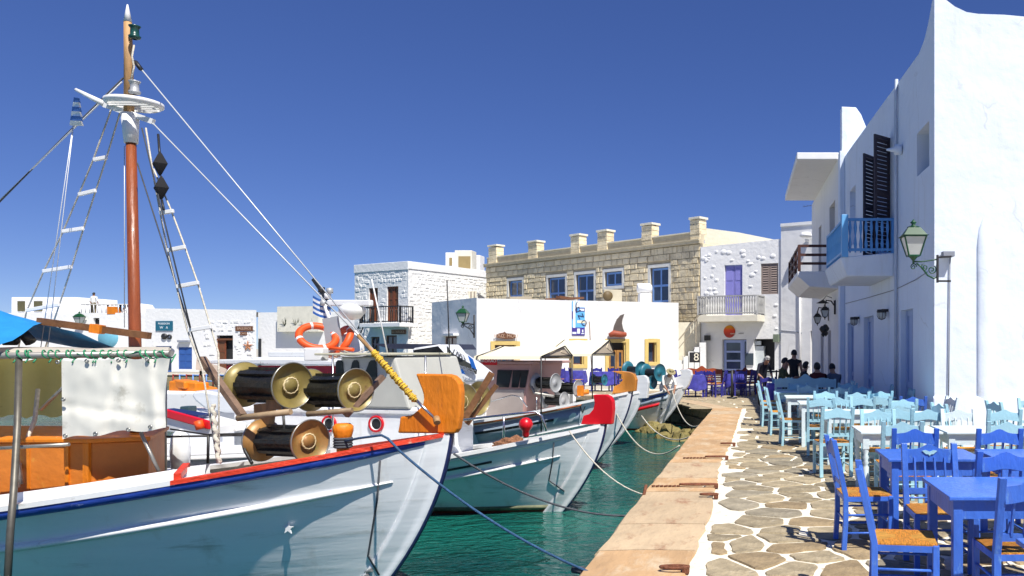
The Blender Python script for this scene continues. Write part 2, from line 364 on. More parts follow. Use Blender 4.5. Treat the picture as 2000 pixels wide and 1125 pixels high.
# pavement: whitewashed joints with each flagstone standing proud
JOINT = mat('whitewashed_joints', (.72, .67, .55), .9, var=.2, vs=9, bump=.8, bs=30, dirt=((.35, .29, .2), .4, 7))
FLAG = mat('flagstone', (.30, .245, .155), .8, var=.35, vs=5, bump=1.0, bs=22, dirt=((.42, .37, .28), .35, 9))
FLAG2 = mat('flagstone_grey', (.255, .22, .155), .8, var=.35, vs=4, bump=1.0, bs=20, dirt=((.40, .36, .29), .3, 9))
FLAG3 = mat('flagstone_brown', (.29, .215, .12), .8, var=.35, vs=4, bump=1.0, bs=20, dirt=((.14, .11, .07), .3, 7))
COPE = mat('coping_sandstone', (.45, .285, .145), .85, var=.18, vs=2.2, bump=.9, bs=14, stretch=(1, .45, 1), dirt=((.56, .44, .29), .6, 3.5), crack=1.3, streak=((.26, .14, .08), (1.2, 6, 3), .5))
COPE2 = mat('coping_pale', (.48, .36, .225), .85, var=.15, vs=2.4, bump=.9, bs=14, stretch=(1, .45, 1), dirt=((.30, .15, .08), .45, 3.5), crack=1.1, streak=((.62, .52, .36), (1.2, 6, 3), .5))
strip = [(-.40, -4), (-.40, 5), (-.376, 6.16), (-.30, 7.9), (-.29, 9.1), (-.29, 11.9), (-.18, 14), (-.03, 20), (.03, 22.6)]
def strip_x(y):
    for a, b in zip(strip, strip[1:]):
        if a[1] <= y <= b[1]: return a[0]+(b[0]-a[0])*(y-a[1])/(b[1]-a[1])
    return strip[-1][0]
def shore_x(y):
    for a, b in zip(shore, shore[1:6]):
        if a[1] <= y <= b[1]: return a[0]+(b[0]-a[0])*(y-a[1])/(b[1]-a[1])
    return shore[5][0]
g = G(); g.add([(-.55, -4, -.012), (5, -4, -.012), (9, 14, -.012), (9, 33, -.012), (-8, 33, -.012), (-8, 29.6, -.012), (-4, 27.7, -.012), (-1.9, 25.4, -.012), (-.76, 22.5, -.012), (-.55, 16, -.012)], [list(range(10))])
pave = struct(g, 'pavement', JOINT)
def clip(poly, a, b):
    """keep the side of poly nearer to a than to b"""
    mx, my = (a[0]+b[0])/2, (a[1]+b[1])/2; nx, ny = b[0]-a[0], b[1]-a[1]; out = []
    for i in range(len(poly)):
        p, q = poly[i], poly[(i+1) % len(poly)]
        dp = (p[0]-mx)*nx+(p[1]-my)*ny; dq = (q[0]-mx)*nx+(q[1]-my)*ny
        if dp <= 0: out.append(p)
        if dp*dq < 0: t = dp/(dp-dq); out.append((p[0]+(q[0]-p[0])*t, p[1]+(q[1]-p[1])*t))
    return out
seeds = []
y = 3.6; row = 0
while y < 31:
    st = .44 if y < 14 else .6
    x = (-.55 if y < 23 else (-2.2 if y < 26 else -5.5))+(row % 2)*st*.5
    xm = 3.4 if y > 13.2 else 3.9
    while x < xm+1:
        seeds.append((x+rr.uniform(-.22, .22)*st/.5, y+rr.uniform(-.15, .15)*st/.5)); x += st*rr.uniform(.95, 1.5)
    y += st*.80; row += 1
cells = []
for i, s in enumerate(seeds):
    if s[0] < (shore_x(s[1]) if s[1] > 22.5 else strip_x(s[1]))-.0 and s[1] < 23: continue
    if s[1] > 13.4 and s[0] > 3.2: continue
    if s[1] > 22.5 and s[1] < 29.5 and s[0] < -.8-(s[1]-22.4)*.62+.15: continue
    poly = [(s[0]-1, s[1]-1), (s[0]+1, s[1]-1), (s[0]+1, s[1]+1), (s[0]-1, s[1]+1)]
    for j, t in enumerate(seeds):
        if j != i and abs(t[0]-s[0]) < 1.7 and abs(t[1]-s[1]) < 1.7: poly = clip(poly, s, t)
        if len(poly) < 3: break
    if len(poly) < 3: continue
    lim = strip_x(s[1])+.03+rr.uniform(-.05, .05)
    if s[1] < 22.5: poly = clip(poly, (lim+1, s[1]), (lim-1, s[1]))
    if len(poly) < 3: continue
    cx = sum(p[0] for p in poly)/len(poly); cy = sum(p[1] for p in poly)/len(poly)
    # inset, subdivide and wobble the outline
    pl = []
    for k in range(len(poly)):
        p, q = poly[k], poly[(k+1) % len(poly)]
        if (p[0]-q[0])**2+(p[1]-q[1])**2 < .0004: continue
        for t in (.12, .5, .88): pl.append((p[0]+(q[0]-p[0])*t, p[1]+(q[1]-p[1])*t))
    ins = rr.uniform(.020, .032); out = []
    for p in pl:
        dx, dy = cx-p[0], cy-p[1]; d = math.hypot(dx, dy)+1e-6
        k = min(ins*1.25+mnoise.noise(Vector((p[0]*5, p[1]*5, 3)))*.022, d*.5)/d; out.append((p[0]+dx*k, p[1]+dy*k))
    if len(out) > 5: cells.append((cy, cx, out))
cells.sort(key=lambda c: c[0]+abs(c[1]-1)*.4)
far = G()
for i, (cy, cx, pl) in enumerate(cells):
    q = G() if i < 298 else far
    hgt = rr.uniform(-.002, .004); n = len(pl)
    ox, oy = (cx, cy) if i < 298 else (0, 0)
    top = [(p[0]-ox+(cx-p[0])*.03, p[1]-oy+(cy-p[1])*.03, hgt) for p in pl]; bot = [(p[0]-ox, p[1]-oy, -.012) for p in pl]
    q.add(bot+top, [list(range(n, 2*n))]+[[k, (k+1) % n, n+(k+1) % n, n+k] for k in range(n)])
    if i < 298:
        o = q.build('flagstone', rr.choice([FLAG, FLAG, FLAG2, FLAG3]), pave); o.location = (cx, cy, 0)
far.build('flagstones', FLAG, pave, kind='stuff')
# coping slabs along the quay edge
y = -3
while y < 22.4:
    ln = rr.uniform(.9, 1.9) if y < 15 else rr.uniform(.8, 1.5); e = min(y+ln, 22.45); q = G(); rows = []
    m_ = 5
    for k in range(m_+1):
        yy = y+.012+(e-y-.024)*k/m_; x0 = shore_x(yy)-.05+rr.uniform(-.012, .012); x1 = strip_x(yy)-.03+rr.uniform(-.02, .02)
        rows.append([(x0-.005, yy-y, -.16), (x0-.012, yy-y, -.03), (x0+.02, yy-y, .006), ((x0+x1)/2, yy-y, .012+rr.uniform(0, .004)), (x1-.015, yy-y, .008), (x1, yy-y, -.02)])
    q.smooth = False; q.grid(rows); n_ = 6; o0 = 0
    q.f.append([0, 1, 2, 3, 4, 5]); q.m.append(0); q.sm.append(False); b0 = m_*6; q.f.append([b0+5, b0+4, b0+3, b0+2, b0+1, b0]); q.m.append(0); q.sm.append(False)
    o = q.build('coping_stone', rr.choice([COPE, COPE, COPE2]), pave); o.location = (0, y, 0)
    y = e
# pale ledge across the inner end of the quay
for a, b in (((-.78, 22.4), (-1.9, 25.3)), ((-1.9, 25.3), (-4, 27.6)), ((-4, 27.6), (-10, 30.5))):
    A, B = Vector((*a, 0)), Vector((*b, 0)); L = (B-A).length; d = (B-A)/L; s = 0
    while s < L-.05:
        e = min(L, s+rr.uniform(.8, 1.4)); q = G(); q.box((0, 0, 0), (e-s-.02, .55, .17)); o = q.build('coping_stone', COPE2, pave, bevel=.015)
        c = A+d*(s+e)/2+Vector((d.y, -d.x, 0))*.2; o.location = (c.x, c.y, -.072); o.rotation_euler = (0, 0, math.atan2(d.y, d.x)); s = e

# ------------------------------------------------------------------ right hand building (shaded front, sunlit end wall)
EA = Edge((3.06, 24.2), (3.28, 13.6))
EE = Edge((3.28, 13.6), (11, 13.6))
rb = thing('taverna_building', 'tall whitewashed building at the right with blue balcony and shaded front above the tables', 'building', (6, 18, 0))
doors = [EA.rect(1759, 1783, 607, 900), EA.rect(1687, 1706, 620, 900), EA.rect(1655.5, 1668, 631, 900)]
doors = [(min(a, b), max(a, b), 0, t, .14) for a, b, _, t in doors]
ni = EA.rect(1791, 1815, 262, 345); ni = (*ni, .45)
fr = EA.rect(1716, 1732, 300, 480); a0, a1, _, z1 = fr; fr = (a0, a1, 3.75, 6.3, .18)
sw = EA.rect(1660, 1671, 374, 470); sw = (sw[0], sw[1], 4.6, sw[3], .2)
def topA(a):
    s = (EA.L-a)         # distance from the near corner
    base = 7.12+.035*max(0, s-1)
    if s < 1.1: base += .75*(1-s/1.1)**2
    return base
g = G(); wall(g, EA, 0, topA, doors+[ni, fr, sw], prof=[EA.L-x for x in (.1, .25, .45, .7, 1.1, 3, 6)]); 
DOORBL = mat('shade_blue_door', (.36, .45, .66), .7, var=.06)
g.build('front_wall', [TWALL, DOORBL], rb, world=True)
def topE(a): return 7.35+.5*max(0, 1-a/.75)**2+.05*math.sin(a*2)
g = G(); wall(g, EE, 0, topE, [], prof=[.1, .2, .35, .55, .75, 1.2, 1.6, 2.1, 2.6, 3.2, 4])
g.build('end_wall', [TWALL], rb, world=True)
g = G(); slabroof(g, [(3.28, 13.65), (11, 13.65), (11, 24.2), (3.06, 24.2)], 6.9); g.quad((11, 13.6, 0), (11, 13.6, 7), (11, 24.2, 7), (11, 24.2, 0)); g.quad((11, 24.2, 0), (3.06, 24.2, 0), (3.06, 24.2, 7), (11, 24.2, 7))
g.build('roof', TWALL, rb, world=True)
g = G(); # low plinth of the end wall, leaning outward a little
g.prism([EE.pt(-.05, 0, .0), EE.pt(-.05, 0, .09), EE.pt(-.03, .84, .05), EE.pt(-.03, .88, .0)], EE.u*7.5); g.build('plinth', TWALL, rb, world=True, bevel=.02)
# rounded buttress on the end wall
bx, _ = EE.sz(1925, 600); q = G(); rows = []
for k in range(15):
    z = 4.0*k/14; wv = 1 if k < 13 else (.8 if k == 13 else .02); rows.append([EE.pt(bx+math.cos(t)*.15*max(wv, .3), z if k < 14 else 3.9, .001+math.sin(t)*.055*wv) for t in [math.pi*j/10 for j in range(11)]])
q.smooth = True; q.grid(rows); q.build('buttress', TWALL, rb, world=True)
# narrow gable wall standing over the roof at the far end, and its pillar
q = G(); zt = 8.95; xs0 = 2.98
prof = [(0, 7.0), (0, zt), (.43, zt-.02), (.58, 8.72), (.75, 8.3), (.92, 7.95), (1.1, 7.85), (1.1, 7.0)]
q.prism([(xs0+p[0], 23.9, p[1]) for p in prof], (0, .35, 0)); q.box((2.99, 24.0, 3.8), (.16, .4, 7.6)); q.build('gable', TWALL, rb, world=True, bevel=.02)
# doors get stiles so that they read as joinery
for k, (a, b, z0, t, d) in enumerate(doors):
    q = G(); E = EA; wdt = (b-a)
    for x0, x1 in ((a, a+wdt*.12), (b-wdt*.12, b), ((a+b)/2-wdt*.05, (a+b)/2+wdt*.05)): ebox(q, E, x0, x1, 0, t, -d, -d+.035)
    for z in (0, .9, t-.12): ebox(q, E, a, b, z, z+.12, -d, -d+.028)
    q.build('door', DOORBL, rb, world=True)
# sky blue balcony
YELL = mat('sky_blue_paint', (.14, .40, .72), .45, var=.06)
bal = part_empty('balcony', rb); SB = mat('balcony_blue', (.10, .30, .62), .5, var=.05)
BX0 = 2.17; BY0, BY1 = 16.9, 19.6
q = G(); wx = lambda y: 3.28-.02*(y-13.6)
q.add([(BX0+.05, BY0+.03, 3.22), (wx(BY0), BY0+.03, 3.22), (wx(BY1), BY1, 3.22), (BX0-.02, BY1, 3.22), (BX0-.1, BY0-.03, 3.62), (wx(BY0), BY0-.03, 3.72), (wx(BY1), BY1+.05, 3.72), (BX0-.15, BY1+.05, 3.62)],
      [(0, 1, 5, 4), (1, 2, 6, 5), (2, 3, 7, 6), (3, 0, 4, 7), (4, 5, 6, 7), (3, 2, 1, 0)])
q.build('slab', TWALL, bal, world=True, bevel=.03)
rl = railing(bal, (BX0, BY0), (wx(BY0)-.02, BY0), 3.72, 4.42, SB, n=9, th=.045, turned=True)
rl2 = railing(bal, (BX0, BY0), (BX0-.06, BY1), 3.68, 4.42, YELL, n=26, th=.045, turned=True)
q = G()
for k in range(12):
    y0 = BY0+.1+k*(BY1-BY0-.2)/12; y1 = y0+(BY1-BY0-.2)/12
    q.bar((BX0-.01, y0, 3.8), (BX0-.03, y1, 4.15), .012, .03); q.bar((BX0-.01, y1, 3.8), (BX0-.03, y0, 4.15), .012, .03)
q.build('lattice', YELL, bal, world=True, kind='stuff')
q = G(); q.box((BX0, BY0, 4.07), (.14, .14, .9)); q.build('corner_post', YELL, bal, world=True, bevel=.01)
# louvred shutters standing open and french door
for (x0, x1, yt, oo) in ((1701, 1717, 322, .3), (1731, 1745, 292, .32)):
    aL, aR, _, _ = EA.rect(x0, x1, 300, 400); 
    s_ = shutter(rb, Edge(EA.pt((aL+aR)/2, 0, .02)[:2], EA.pt((aL+aR)/2+ (aR-aL)*.45, 0, .42)[:2]), (0, .52, 3.78, 6.25), BROWN if False else mat('dark_brown_paint', (.05, .035, .045), .5), slats=26, name='shutter')
# window in niche
window(rb, EA, (ni[0], ni[1], ni[2], ni[3]), off=-.3, cols=1, fm=TWALL, fw=.05)
def pipe(parent, pts, r, m, name='drainpipe'): q = G(); q.tube(pts, r, 6); return q.build(name, m, parent, world=True)
a, _ = EA.sz(1754, 400); pipe(rb, [EA.pt(a, .3, .05), EA.pt(a, 3, .05), EA.pt(a, 6.9, .05), EA.pt(a, 7.25, .03)], .035, mat('painted_pipe', (.5, .56, .66), .6))
a, _ = EA.sz(1762, 270); q = G(); q.lathe([(.0, 0), (.1, .0), (.11, .12), (.05, .15), (.02, .3)], EA.pt(a, 5.7, .02), EA.n, 10); q.build('wall_spotlight', TWALL, rb, world=True)
# cables on the facade
CABLE = mat('grey_cable', (.25, .27, .32), .7)
pipe(rb, [EA.pt(EA.sz(x, 500)[0], z, .012) for x, z in ((1652, 3.02), (1700, 2.95), (1750, 2.92), (1790, 2.97), (1812, 3.03))], .008, CABLE, 'cable')

# brown balcony, canopy and the next house of the row
EB = Edge((2.88, 33), (3.02, 24.35))
rb2 = thing('whitewashed_house', 'whitewashed house with dark timber balcony and thin concrete canopy over it, beyond the blue balcony', 'building', (5.5, 28.5, 0))
g = G(); ops = [(x0, x1, 0 if z == 0 else z, t, .2) for x0, x1, z, t in ((5.4, 6.2, 0, 2.3), (3.2, 4.1, 0, 2.3), (5.8, 7.2, 4.2, 6.5), (2.5, 3.4, 4.2, 6.3))]
wall(g, EB, 0, 7.65, ops); g.build('wall', [WALLS, BROWN], rb2, world=True)
g = G(); slabroof(g, [(2.88, 33), (3.02, 24.35), (10, 24.35), (10, 33)], 7.6); g.quad((2.88, 33, 0), (10, 33, 0), (10, 33, 7.6), (2.88, 33, 7.6)); g.build('roof', WALLS, rb2, world=True)
CONC = mat('canopy_concrete', (.55, .50, .42), .9, var=.1, bump=.4)
q = G(); q.box((2.38, 28.6, 7.76), (1.32, 7.0, .22)); q.build('canopy', [WALLS], rb2, world=True, bevel=.02)
q = G(); q.prism([(1.72, 24.9, 4.1), (3.05, 24.9, 4.1), (3.05, 24.9, 3.55), (2.1, 24.9, 3.62), (1.72, 24.9, 3.95)], (0, 5.2, 0)); q.build('balcony_slab', WALLS, rb2, world=True, bevel=.02)
DKW = mat('dark_balcony_timber', (.07, .022, .014), .6, var=.2)
b2 = part_empty('balcony_railing', rb2)
for z in (4.35, 4.62, 4.9): q = G(); q.bar((1.78, 24.95, z), (3.0, 24.95, z), .05, .08); q.bar((1.78, 24.95, z), (1.78, 30.0, z), .05, .08); q.build('rail', DKW, b2, world=True)
for (x, y) in ((1.78, 24.95), (1.78, 26.6), (1.78, 28.3), (1.78, 30)): q = G(); q.box((x, y, 4.5), (.09, .09, .86)); q.build('post', DKW, b2, world=True)

# ------------------------------------------------------------------ house at the end with the lavender door (C) and its neighbour (D)
EC = Edge((-2.1, 40), (1.86, 38.5))
hc = thing('balcony_house', 'lumpy whitewashed two storey house with lavender upper door, baluster balcony and round orange sign', 'building', (0, 42, 0))
def rc(E, x0, x1, y0, y1, d=.22): a, b, z, t = E.rect(x0, x1, y0, y1); return (a, b, max(z, 0), t, d)
opsC = [rc(EC, 1415, 1450, 518, 618), rc(EC, 1486, 1520, 515, 575), rc(EC, 1410, 1458, 663, 760, .3), rc(EC, 1472, 1513, 662, 726, .5)]
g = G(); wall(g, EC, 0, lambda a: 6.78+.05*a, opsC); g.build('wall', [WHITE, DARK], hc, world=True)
slab_top = 7.0
g = G(); slabroof(g, [(-2.1, 40), (1.86, 38.5), (3.8, 46), (-1, 48)], 6.75); g.quad((-2.1, 40, 0), (-2.1, 40, 6.8), (-1, 48, 6.8), (-1, 48, 0)); g.quad((1.86, 38.5, 0), (3.8, 46, 0), (3.8, 46, 6.9), (1.86, 38.5, 6.9)); g.build('roof', WHITE, hc, world=True)
# whitewashed stones bulging out of the render
for i in range(36):
    for _ in range(30):
        a = rr.uniform(.1, EC.L-.15); z = rr.uniform(2.3, 6.6)
        if z < 3.6 and a < 3.1: continue
        if all(not (o_[0]-.25 < a < o_[1]+.25 and o_[2]-.2 < z < o_[3]+.2) for o_ in opsC): break
    else: continue
    q = G(); r = rr.uniform(.08, .16)
    q.lathe([(.002, .032), (r*.5, .028), (r*.85, .015), (r, -.01)], (0, 0, 0), EC.n, 7); o = q.build('stone', WHITE, hc); o.location = EC.pt(a, z)-Vector(hc.location); o.scale = (rr.uniform(.9, 1.5), 1, rr.uniform(.6, 1))
a0, a1, z0, z1, _ = opsC[0]
for x0, x1 in ((a0+.02, (a0+a1)/2-.01), ((a0+a1)/2+.01, a1-.02)):
    q = G(); ebox(q, EC, x0, x1, z0, z1-.04, -.16, -.11); f = q.build('door', LAV, hc, world=True)
    for zz in (.15, .52, .8):
        q = G(); ebox(q, EC, x0+.07, x1-.07, z0+(z1-z0)*(zz-.1), z0+(z1-z0)*(zz+.13), -.108, -.095); q.build('panel', LAV, f, world=True)
q = G(); ebox(q, EC, a0+.02, a1-.02, z1-.04, z1, -.17, -.08); q.build('door_frame', PALEBL, hc, world=True)
a0, a1, z0, z1, _ = opsC[1]
shutter(hc, EC, (a0+.02, (a0+a1)/2-.01, z0, z1), TAUPE, off=-.05, slats=12); shutter(hc, EC, ((a0+a1)/2+.01, a1-.02, z0, z1), TAUPE, off=-.05, slats=12)
a0, a1, z0, z1, _ = opsC[2]
window(hc, EC, (a0+.03, a0+(a1-a0)*.80, .05, z1-.03), off=-.2, cols=1, rows=4, fm=PALEBL, fw=.13, name='door', gm=GLASS)
window(hc, EC, (a0+(a1-a0)*.81, a1-.02, .05, z1-.03), off=-.2, cols=1, rows=1, fm=PALEBL, fw=.07, name='sidelight')
a0, a1, z0, z1, _ = opsC[3]
BARW = mat('bar_white', (.62, .66, .66), .5, var=.1)
q = G(); ebox(q, EC, a0-.02, a1, 0, z0+.02, .0, .28); ebox(q, EC, a0-.06, a1+.04, z0+.02, z0+.08, -.1, .36); q.build('bar_counter', BARW, hc, world=True)
q = G(); ebox(q, EC, a0, a0+.45, z0+.08, z1-.35, -.45, -.2); ebox(q, EC, a0, a0+.3, z1-.3, z1-.1, -.3, -.2); q.build('counter_display', BARW, hc, world=True)
q = G(); a, b, z, t = EC.rect(1456, 1472, 690, 713); ebox(q, EC, a, b, z, t, .0, .05); q.build('menu_board', mat('menu_dark', (.05, .07, .09), .3), hc, world=True)
q = G(); a, b, z, t = EC.rect(1378, 1388, 655, 665); ebox(q, EC, a, b, z, t, 0, .18); q.build('wall_lamp', IRON, hc, world=True)
q = G(); a, b, z, t = EC.rect(1513, 1523, 653, 668); ebox(q, EC, a, b, z, t, 0, .25); q.build('speaker', mat('grey_green_box', (.16, .2, .14), .6), hc, world=True)
# balcony
q = G(); aL, _ = EC.sz(1362, 620, 1.0); aR, _ = EC.sz(1480, 620, 1.0); ebox(q, EC, aL, aR, 2.98, 3.3, 0, 1.02); q.build('balcony_slab', mat('balcony_cream', (.70, .66, .54), .85), hc, world=True, bevel=.02)
BALU = mat('weathered_balusters', (.36, .36, .35), .7, var=.15)
bb = part_empty('balcony_railing', hc)
railing(bb, EC.pt(aL+.03, 0, .98)[:2], EC.pt(aR-.03, 0, .98)[:2], 3.34, 4.22, BALU, n=24, th=.05, turned=True, name='front_railing')
railing(bb, EC.pt(aR-.03, 0, .94)[:2], EC.pt(aR-.03, 0, .03)[:2], 3.34, 4.22, BALU, n=7, th=.05, turned=True, name='side_railing')
railing(bb, EC.pt(aL+.03, 0, .94)[:2], EC.pt(aL+.03, 0, .03)[:2], 3.34, 4.22, BALU, n=7, th=.05, turned=True, name='side_railing')
# sunset disc sign with its small lettering
sg = thing('round_sign', 'round orange and red disc sign on the wall under the baluster balcony', 'sign', EC.pt(0, 2, .05))
a, z = EC.sz(1425, 647.5); m = bpy.data.materials.new('sunset_disc'); m.use_nodes = True; n = m.node_tree.nodes; l = m.node_tree.links
tc = n.new('ShaderNodeTexCoord'); sp = n.new('ShaderNodeSeparateXYZ'); cr = n.new('ShaderNodeValToRGB'); l.new(tc.outputs['Generated'], sp.inputs[0]); l.new(sp.outputs['Z'], cr.inputs[0]); l.new(cr.outputs[0], n['Principled BSDF'].inputs['Base Color'])
e = cr.color_ramp.elements; e[0].position = .25; e[0].color = (.35, .012, .008, 1); e[1].position = .95; e[1].color = (.85, .42, .03, 1); ee = e.new(.62); ee.color = (.75, .06, .01, 1)
q = G(); q.lathe([(.0, .03), (.30, .03), (.31, .0), (0, 0)], EC.pt(a, z, .02), EC.n, 28); q.build('disc', m, sg, world=True)
text('sunset', .11, mat('sign_cream', (.8, .75, .6), .6), sg, EC.M(a+.2, z-.1, .055)); text('seafood', .085, mat('sign_grey_letters', (.12, .1, .09), .6), sg, EC.M(a+.62, z-.09, .03))

ED = Edge((1.86, 38.4), (5.2, 36.6))
hd = thing('plain_house', 'plain whitewashed house with drainpipe and shaded doorway closing the end of the lane', 'building', (3.5, 40, 0))
opsD = [rc(ED, 1583, 1601, 646, 800, .5)]
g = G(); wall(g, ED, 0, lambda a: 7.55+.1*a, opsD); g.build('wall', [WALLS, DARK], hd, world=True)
g = G(); slabroof(g, [(1.86, 38.4), (5.2, 36.6), (7, 44), (3, 46)], 7.5); g.quad((1.86, 38.4, 6), (1.86, 38.4, 7.55), (3, 46, 7.55), (3, 46, 6)); g.build('roof', WALLS, hd, world=True)
q = G(); ebox(q, ED, 0, ED.L, 7.55, 7.7, -.3, .06); q.build('coping', WALLS, hd, world=True)
a, _ = ED.sz(1563, 600); pipe(hd, [ED.pt(a, 0, .06), ED.pt(a, 5.2, .06)], .05, WALLS)
a, z = ED.sz(1580, 462); q = G(); q.lathe([(0, .16), (.2, .15), (.3, .0), (.28, -.05), (0, -.05)], ED.pt(a, z, .35), (0, 0, 1), 10); q.box(ED.pt(a, z-.2, .2), (.08, .35, .08), rz=ED.rz); q.build('flood_lamp', WALLS, hd, world=True)
pipe(hd, [ED.pt(a, z, .01) for a, z in ((0, 2.55), (.7, 2.5), (1.1, 2.42))], .02, CABLE, 'cable')
q = G(); a, z = ED.sz(1582, 410); b0 = ED.pt(a, 7.6, -.4)
q.tube([b0, b0+Vector((0, 0, 1.1))], .02, 4); q.tube([b0+Vector((-.5, 0, .85)), b0+Vector((.35, 0, 1.0))], .012, 4)
for t in (-.45, -.3, -.15, .1): q.tube([b0+Vector((t, -.2, .87)), b0+Vector((t, .2, .98))], .01, 4)
single(q, 'antenna', IRON, 'thin aerial on the roof of the plain house beside the canopy', 'antenna', b0)

# ------------------------------------------------------------------ sandstone building
ES = Edge((-16.7, 51.95), (-2.14, 40.05))
hs_ = thing('sandstone_building', 'long golden sandstone building with chimney like piers and blue sash windows', 'building', (-9, 50, 0))
op = [rc(ES, *r, .28) for r in ((994, 1021, 549, 612), (1071, 1105, 543, 625), (1126, 1161, 537, 625), (1182, 1216, 532, 560), (1271, 1307, 524, 592))]
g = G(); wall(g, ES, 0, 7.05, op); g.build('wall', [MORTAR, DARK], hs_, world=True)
g = G(); slabroof(g, [(-16.7, 51.95), (-2.14, 40.05), (3, 47), (-11, 60)], 6.9); g.quad((-2.14, 40.05, 0), (-2.14, 40.05, 7), (3, 47, 7), (3, 47, 0)); g.quad((-16.7, 51.95, 0), (-16.7, 51.95, 7), (-11, 60, 7), (-11, 60, 0)); g.build('roof', CORNICE, hs_, world=True)
q = G(); ebox(q, ES, -.1, ES.L+.1, 6.98, 7.12, -.2, .16); ebox(q, ES, -.1, ES.L+.1, 7.12, 7.18, -.2, .22); q.build('cornice', CORNICE, hs_, world=True, bevel=.015)
q = G(); ebox(q, ES, 0, ES.L, 7.18, 7.56, -.35, -.05); q.build('parapet', CORNICE, hs_, world=True); q = G(); ebox(q, ES, 0, ES.L, 7.562, 7.62, -.4, 0); q.build('parapet_coping', CREAM, hs_, world=True)
for (x0, x1, yt) in ((952, 973, 479), (1029, 1052, 471), (1112, 1135, 458), (1164, 1189, 450), (1250, 1277, 437), (1345, 1372, 425)):
    a, b, _, t = ES.rect(x0, x1, yt, 520); a = max(a, 0); b = min(b, ES.L+.1) if x1 > 1360 else b; mid = (a+b)/2; wd = (b-a)*.74
    pier = part_empty('pier', hs_); z = 7.2
    while z < t-.18:
        e = min(z+.26, t-.14); q = G(); o_ = rr.uniform(-.015, .015); ebox(q, ES, mid-wd/2+o_, mid+wd/2+o_, z, e-.015, -.52, .02+rr.uniform(-.01, .015)); q.build('block', STONE, pier, world=True, bevel=.01); z = e
    q = G(); ebox(q, ES, mid-wd/2-.06, mid+wd/2+.06, t-.13, t-.02, -.58, .08); q.build('cap', CREAM, pier, world=True, bevel=.01)
SURR = mat('window_surround', (.70, .69, .63), .85, bump=.3)
for r in op:
    a0, a1, z0, z1, _ = r; q = G(); s = .17
    ebox(q, ES, a0-s, a0, z0-s, z1+s, -.05, .06); ebox(q, ES, a1, a1+s, z0-s, z1+s, -.05, .06); ebox(q, ES, a0, a1, z1, z1+s, -.05, .06)
    if z0 > 4.9: ebox(q, ES, a0, a1, z0-s, z0, -.05, .06)
    q.build('window_surround', SURR, hs_, world=True, bevel=.01)
    tr = z1-.95 if (z1-z0) > 1.3 else None
    window(hs_, ES, (a0+.02, a1-.02, z0+.02, z1-.02), off=-.1, cols=2, fm=BLUEFR, fw=.11, transom=tr)
# dressed stones
base = []
cnt = 0; z = 6.95; rowi = 0; rub = G()
while z > 1.0:
    hh = rr.uniform(.24, .38) if z > 4.2 else rr.uniform(.14, .26); zz0 = z-hh; a = -rr.random()*.4
    while a < ES.L:
        wd = rr.uniform(.45, .95) if rowi < 2 else rr.choice([rr.uniform(.22, .4), rr.uniform(.4, .85)])
        b = min(a+wd, ES.L); aa = max(a, 0)
        if b-aa > .12:
            segs = [(aa, b)]
            for o_ in op:
                ns = []
                for s0, s1 in segs:
                    if zz0+.02 > o_[3]+.17 or z-.02 < o_[2]-.17 or s1 < o_[0]-.17 or s0 > o_[1]+.17: ns.append((s0, s1)); continue
                    if s0 < o_[0]-.17: ns.append((s0, o_[0]-.17))
                    if s1 > o_[1]+.17: ns.append((o_[1]+.17, s1))
                segs = ns
            for s0, s1 in segs:
                if s1-s0 < .1: continue
                vis = zz0 > (4.25 if s1 < ES.L-3.2 else 9)
                if vis and cnt < 296:
                    q = G(); c = ES.pt((s0+s1)/2, (z+zz0)/2, .02+rr.uniform(-.012, .02)); w2, h2 = (s1-s0)/2-.012, hh/2-.012; dd = .05
                    vs_ = [(-w2, 0, -h2), (w2, 0, -h2), (w2, 0, h2), (-w2, 0, h2)]; k_ = .03
                    vf = [(-w2+k_*rr.uniform(.5, 1.5), -dd, -h2+k_*rr.uniform(.4, 1.4)), (w2-k_*rr.uniform(.5, 1.5), -dd*rr.uniform(.8, 1.3), -h2+k_*rr.uniform(.4, 1.4)), (w2-k_, -dd*rr.uniform(.7, 1.2), h2-k_*rr.uniform(.4, 1.2)), (-w2+k_*rr.uniform(.5, 1.5), -dd, h2-k_)]
                    q.add(vs_+vf, [(0, 1, 5, 4), (1, 2, 6, 5), (2, 3, 7, 6), (3, 0, 4, 7), (4, 5, 6, 7)])
                    o = q.build('stone', STONE, hs_); o.location = c-Vector(hs_.location); o.rotation_euler = (0, 0, ES.rz); cnt += 1
                elif s1 > ES.L-3.4 or zz0 > 3.9:
                    w_ = s1-s0; nn_ = 1 if w_ < .4 else 2
                    for kk in range(nn_):
                        p0, p1 = s0+w_*kk/nn_+.012, s0+w_*(kk+1)/nn_-.012; j = rr.uniform(-.02, .02)
                        ebox(rub, ES, p0, p1, zz0+.012+abs(j)*.5, z-.01-abs(j), 0, .04+rr.uniform(0, .05))
        a = b
    z = zz0; rowi += 1
rub.build('rubble_stonework', STONE, hs_, world=True, kind='stuff')
# cream gable behind, between the sandstone building and the lumpy house
q = G(); q.prism([(-2.1, 44, 5), (-2.1, 44, 8.35), (-.2, 44, 8.1), (2.3, 44, 7.6), (2.3, 44, 5)], (0, 5, 0))
single(q, 'rear_house', CREAM, 'cream rear wall showing above the roof of the lumpy whitewashed house', 'building', (0, 46, 5))
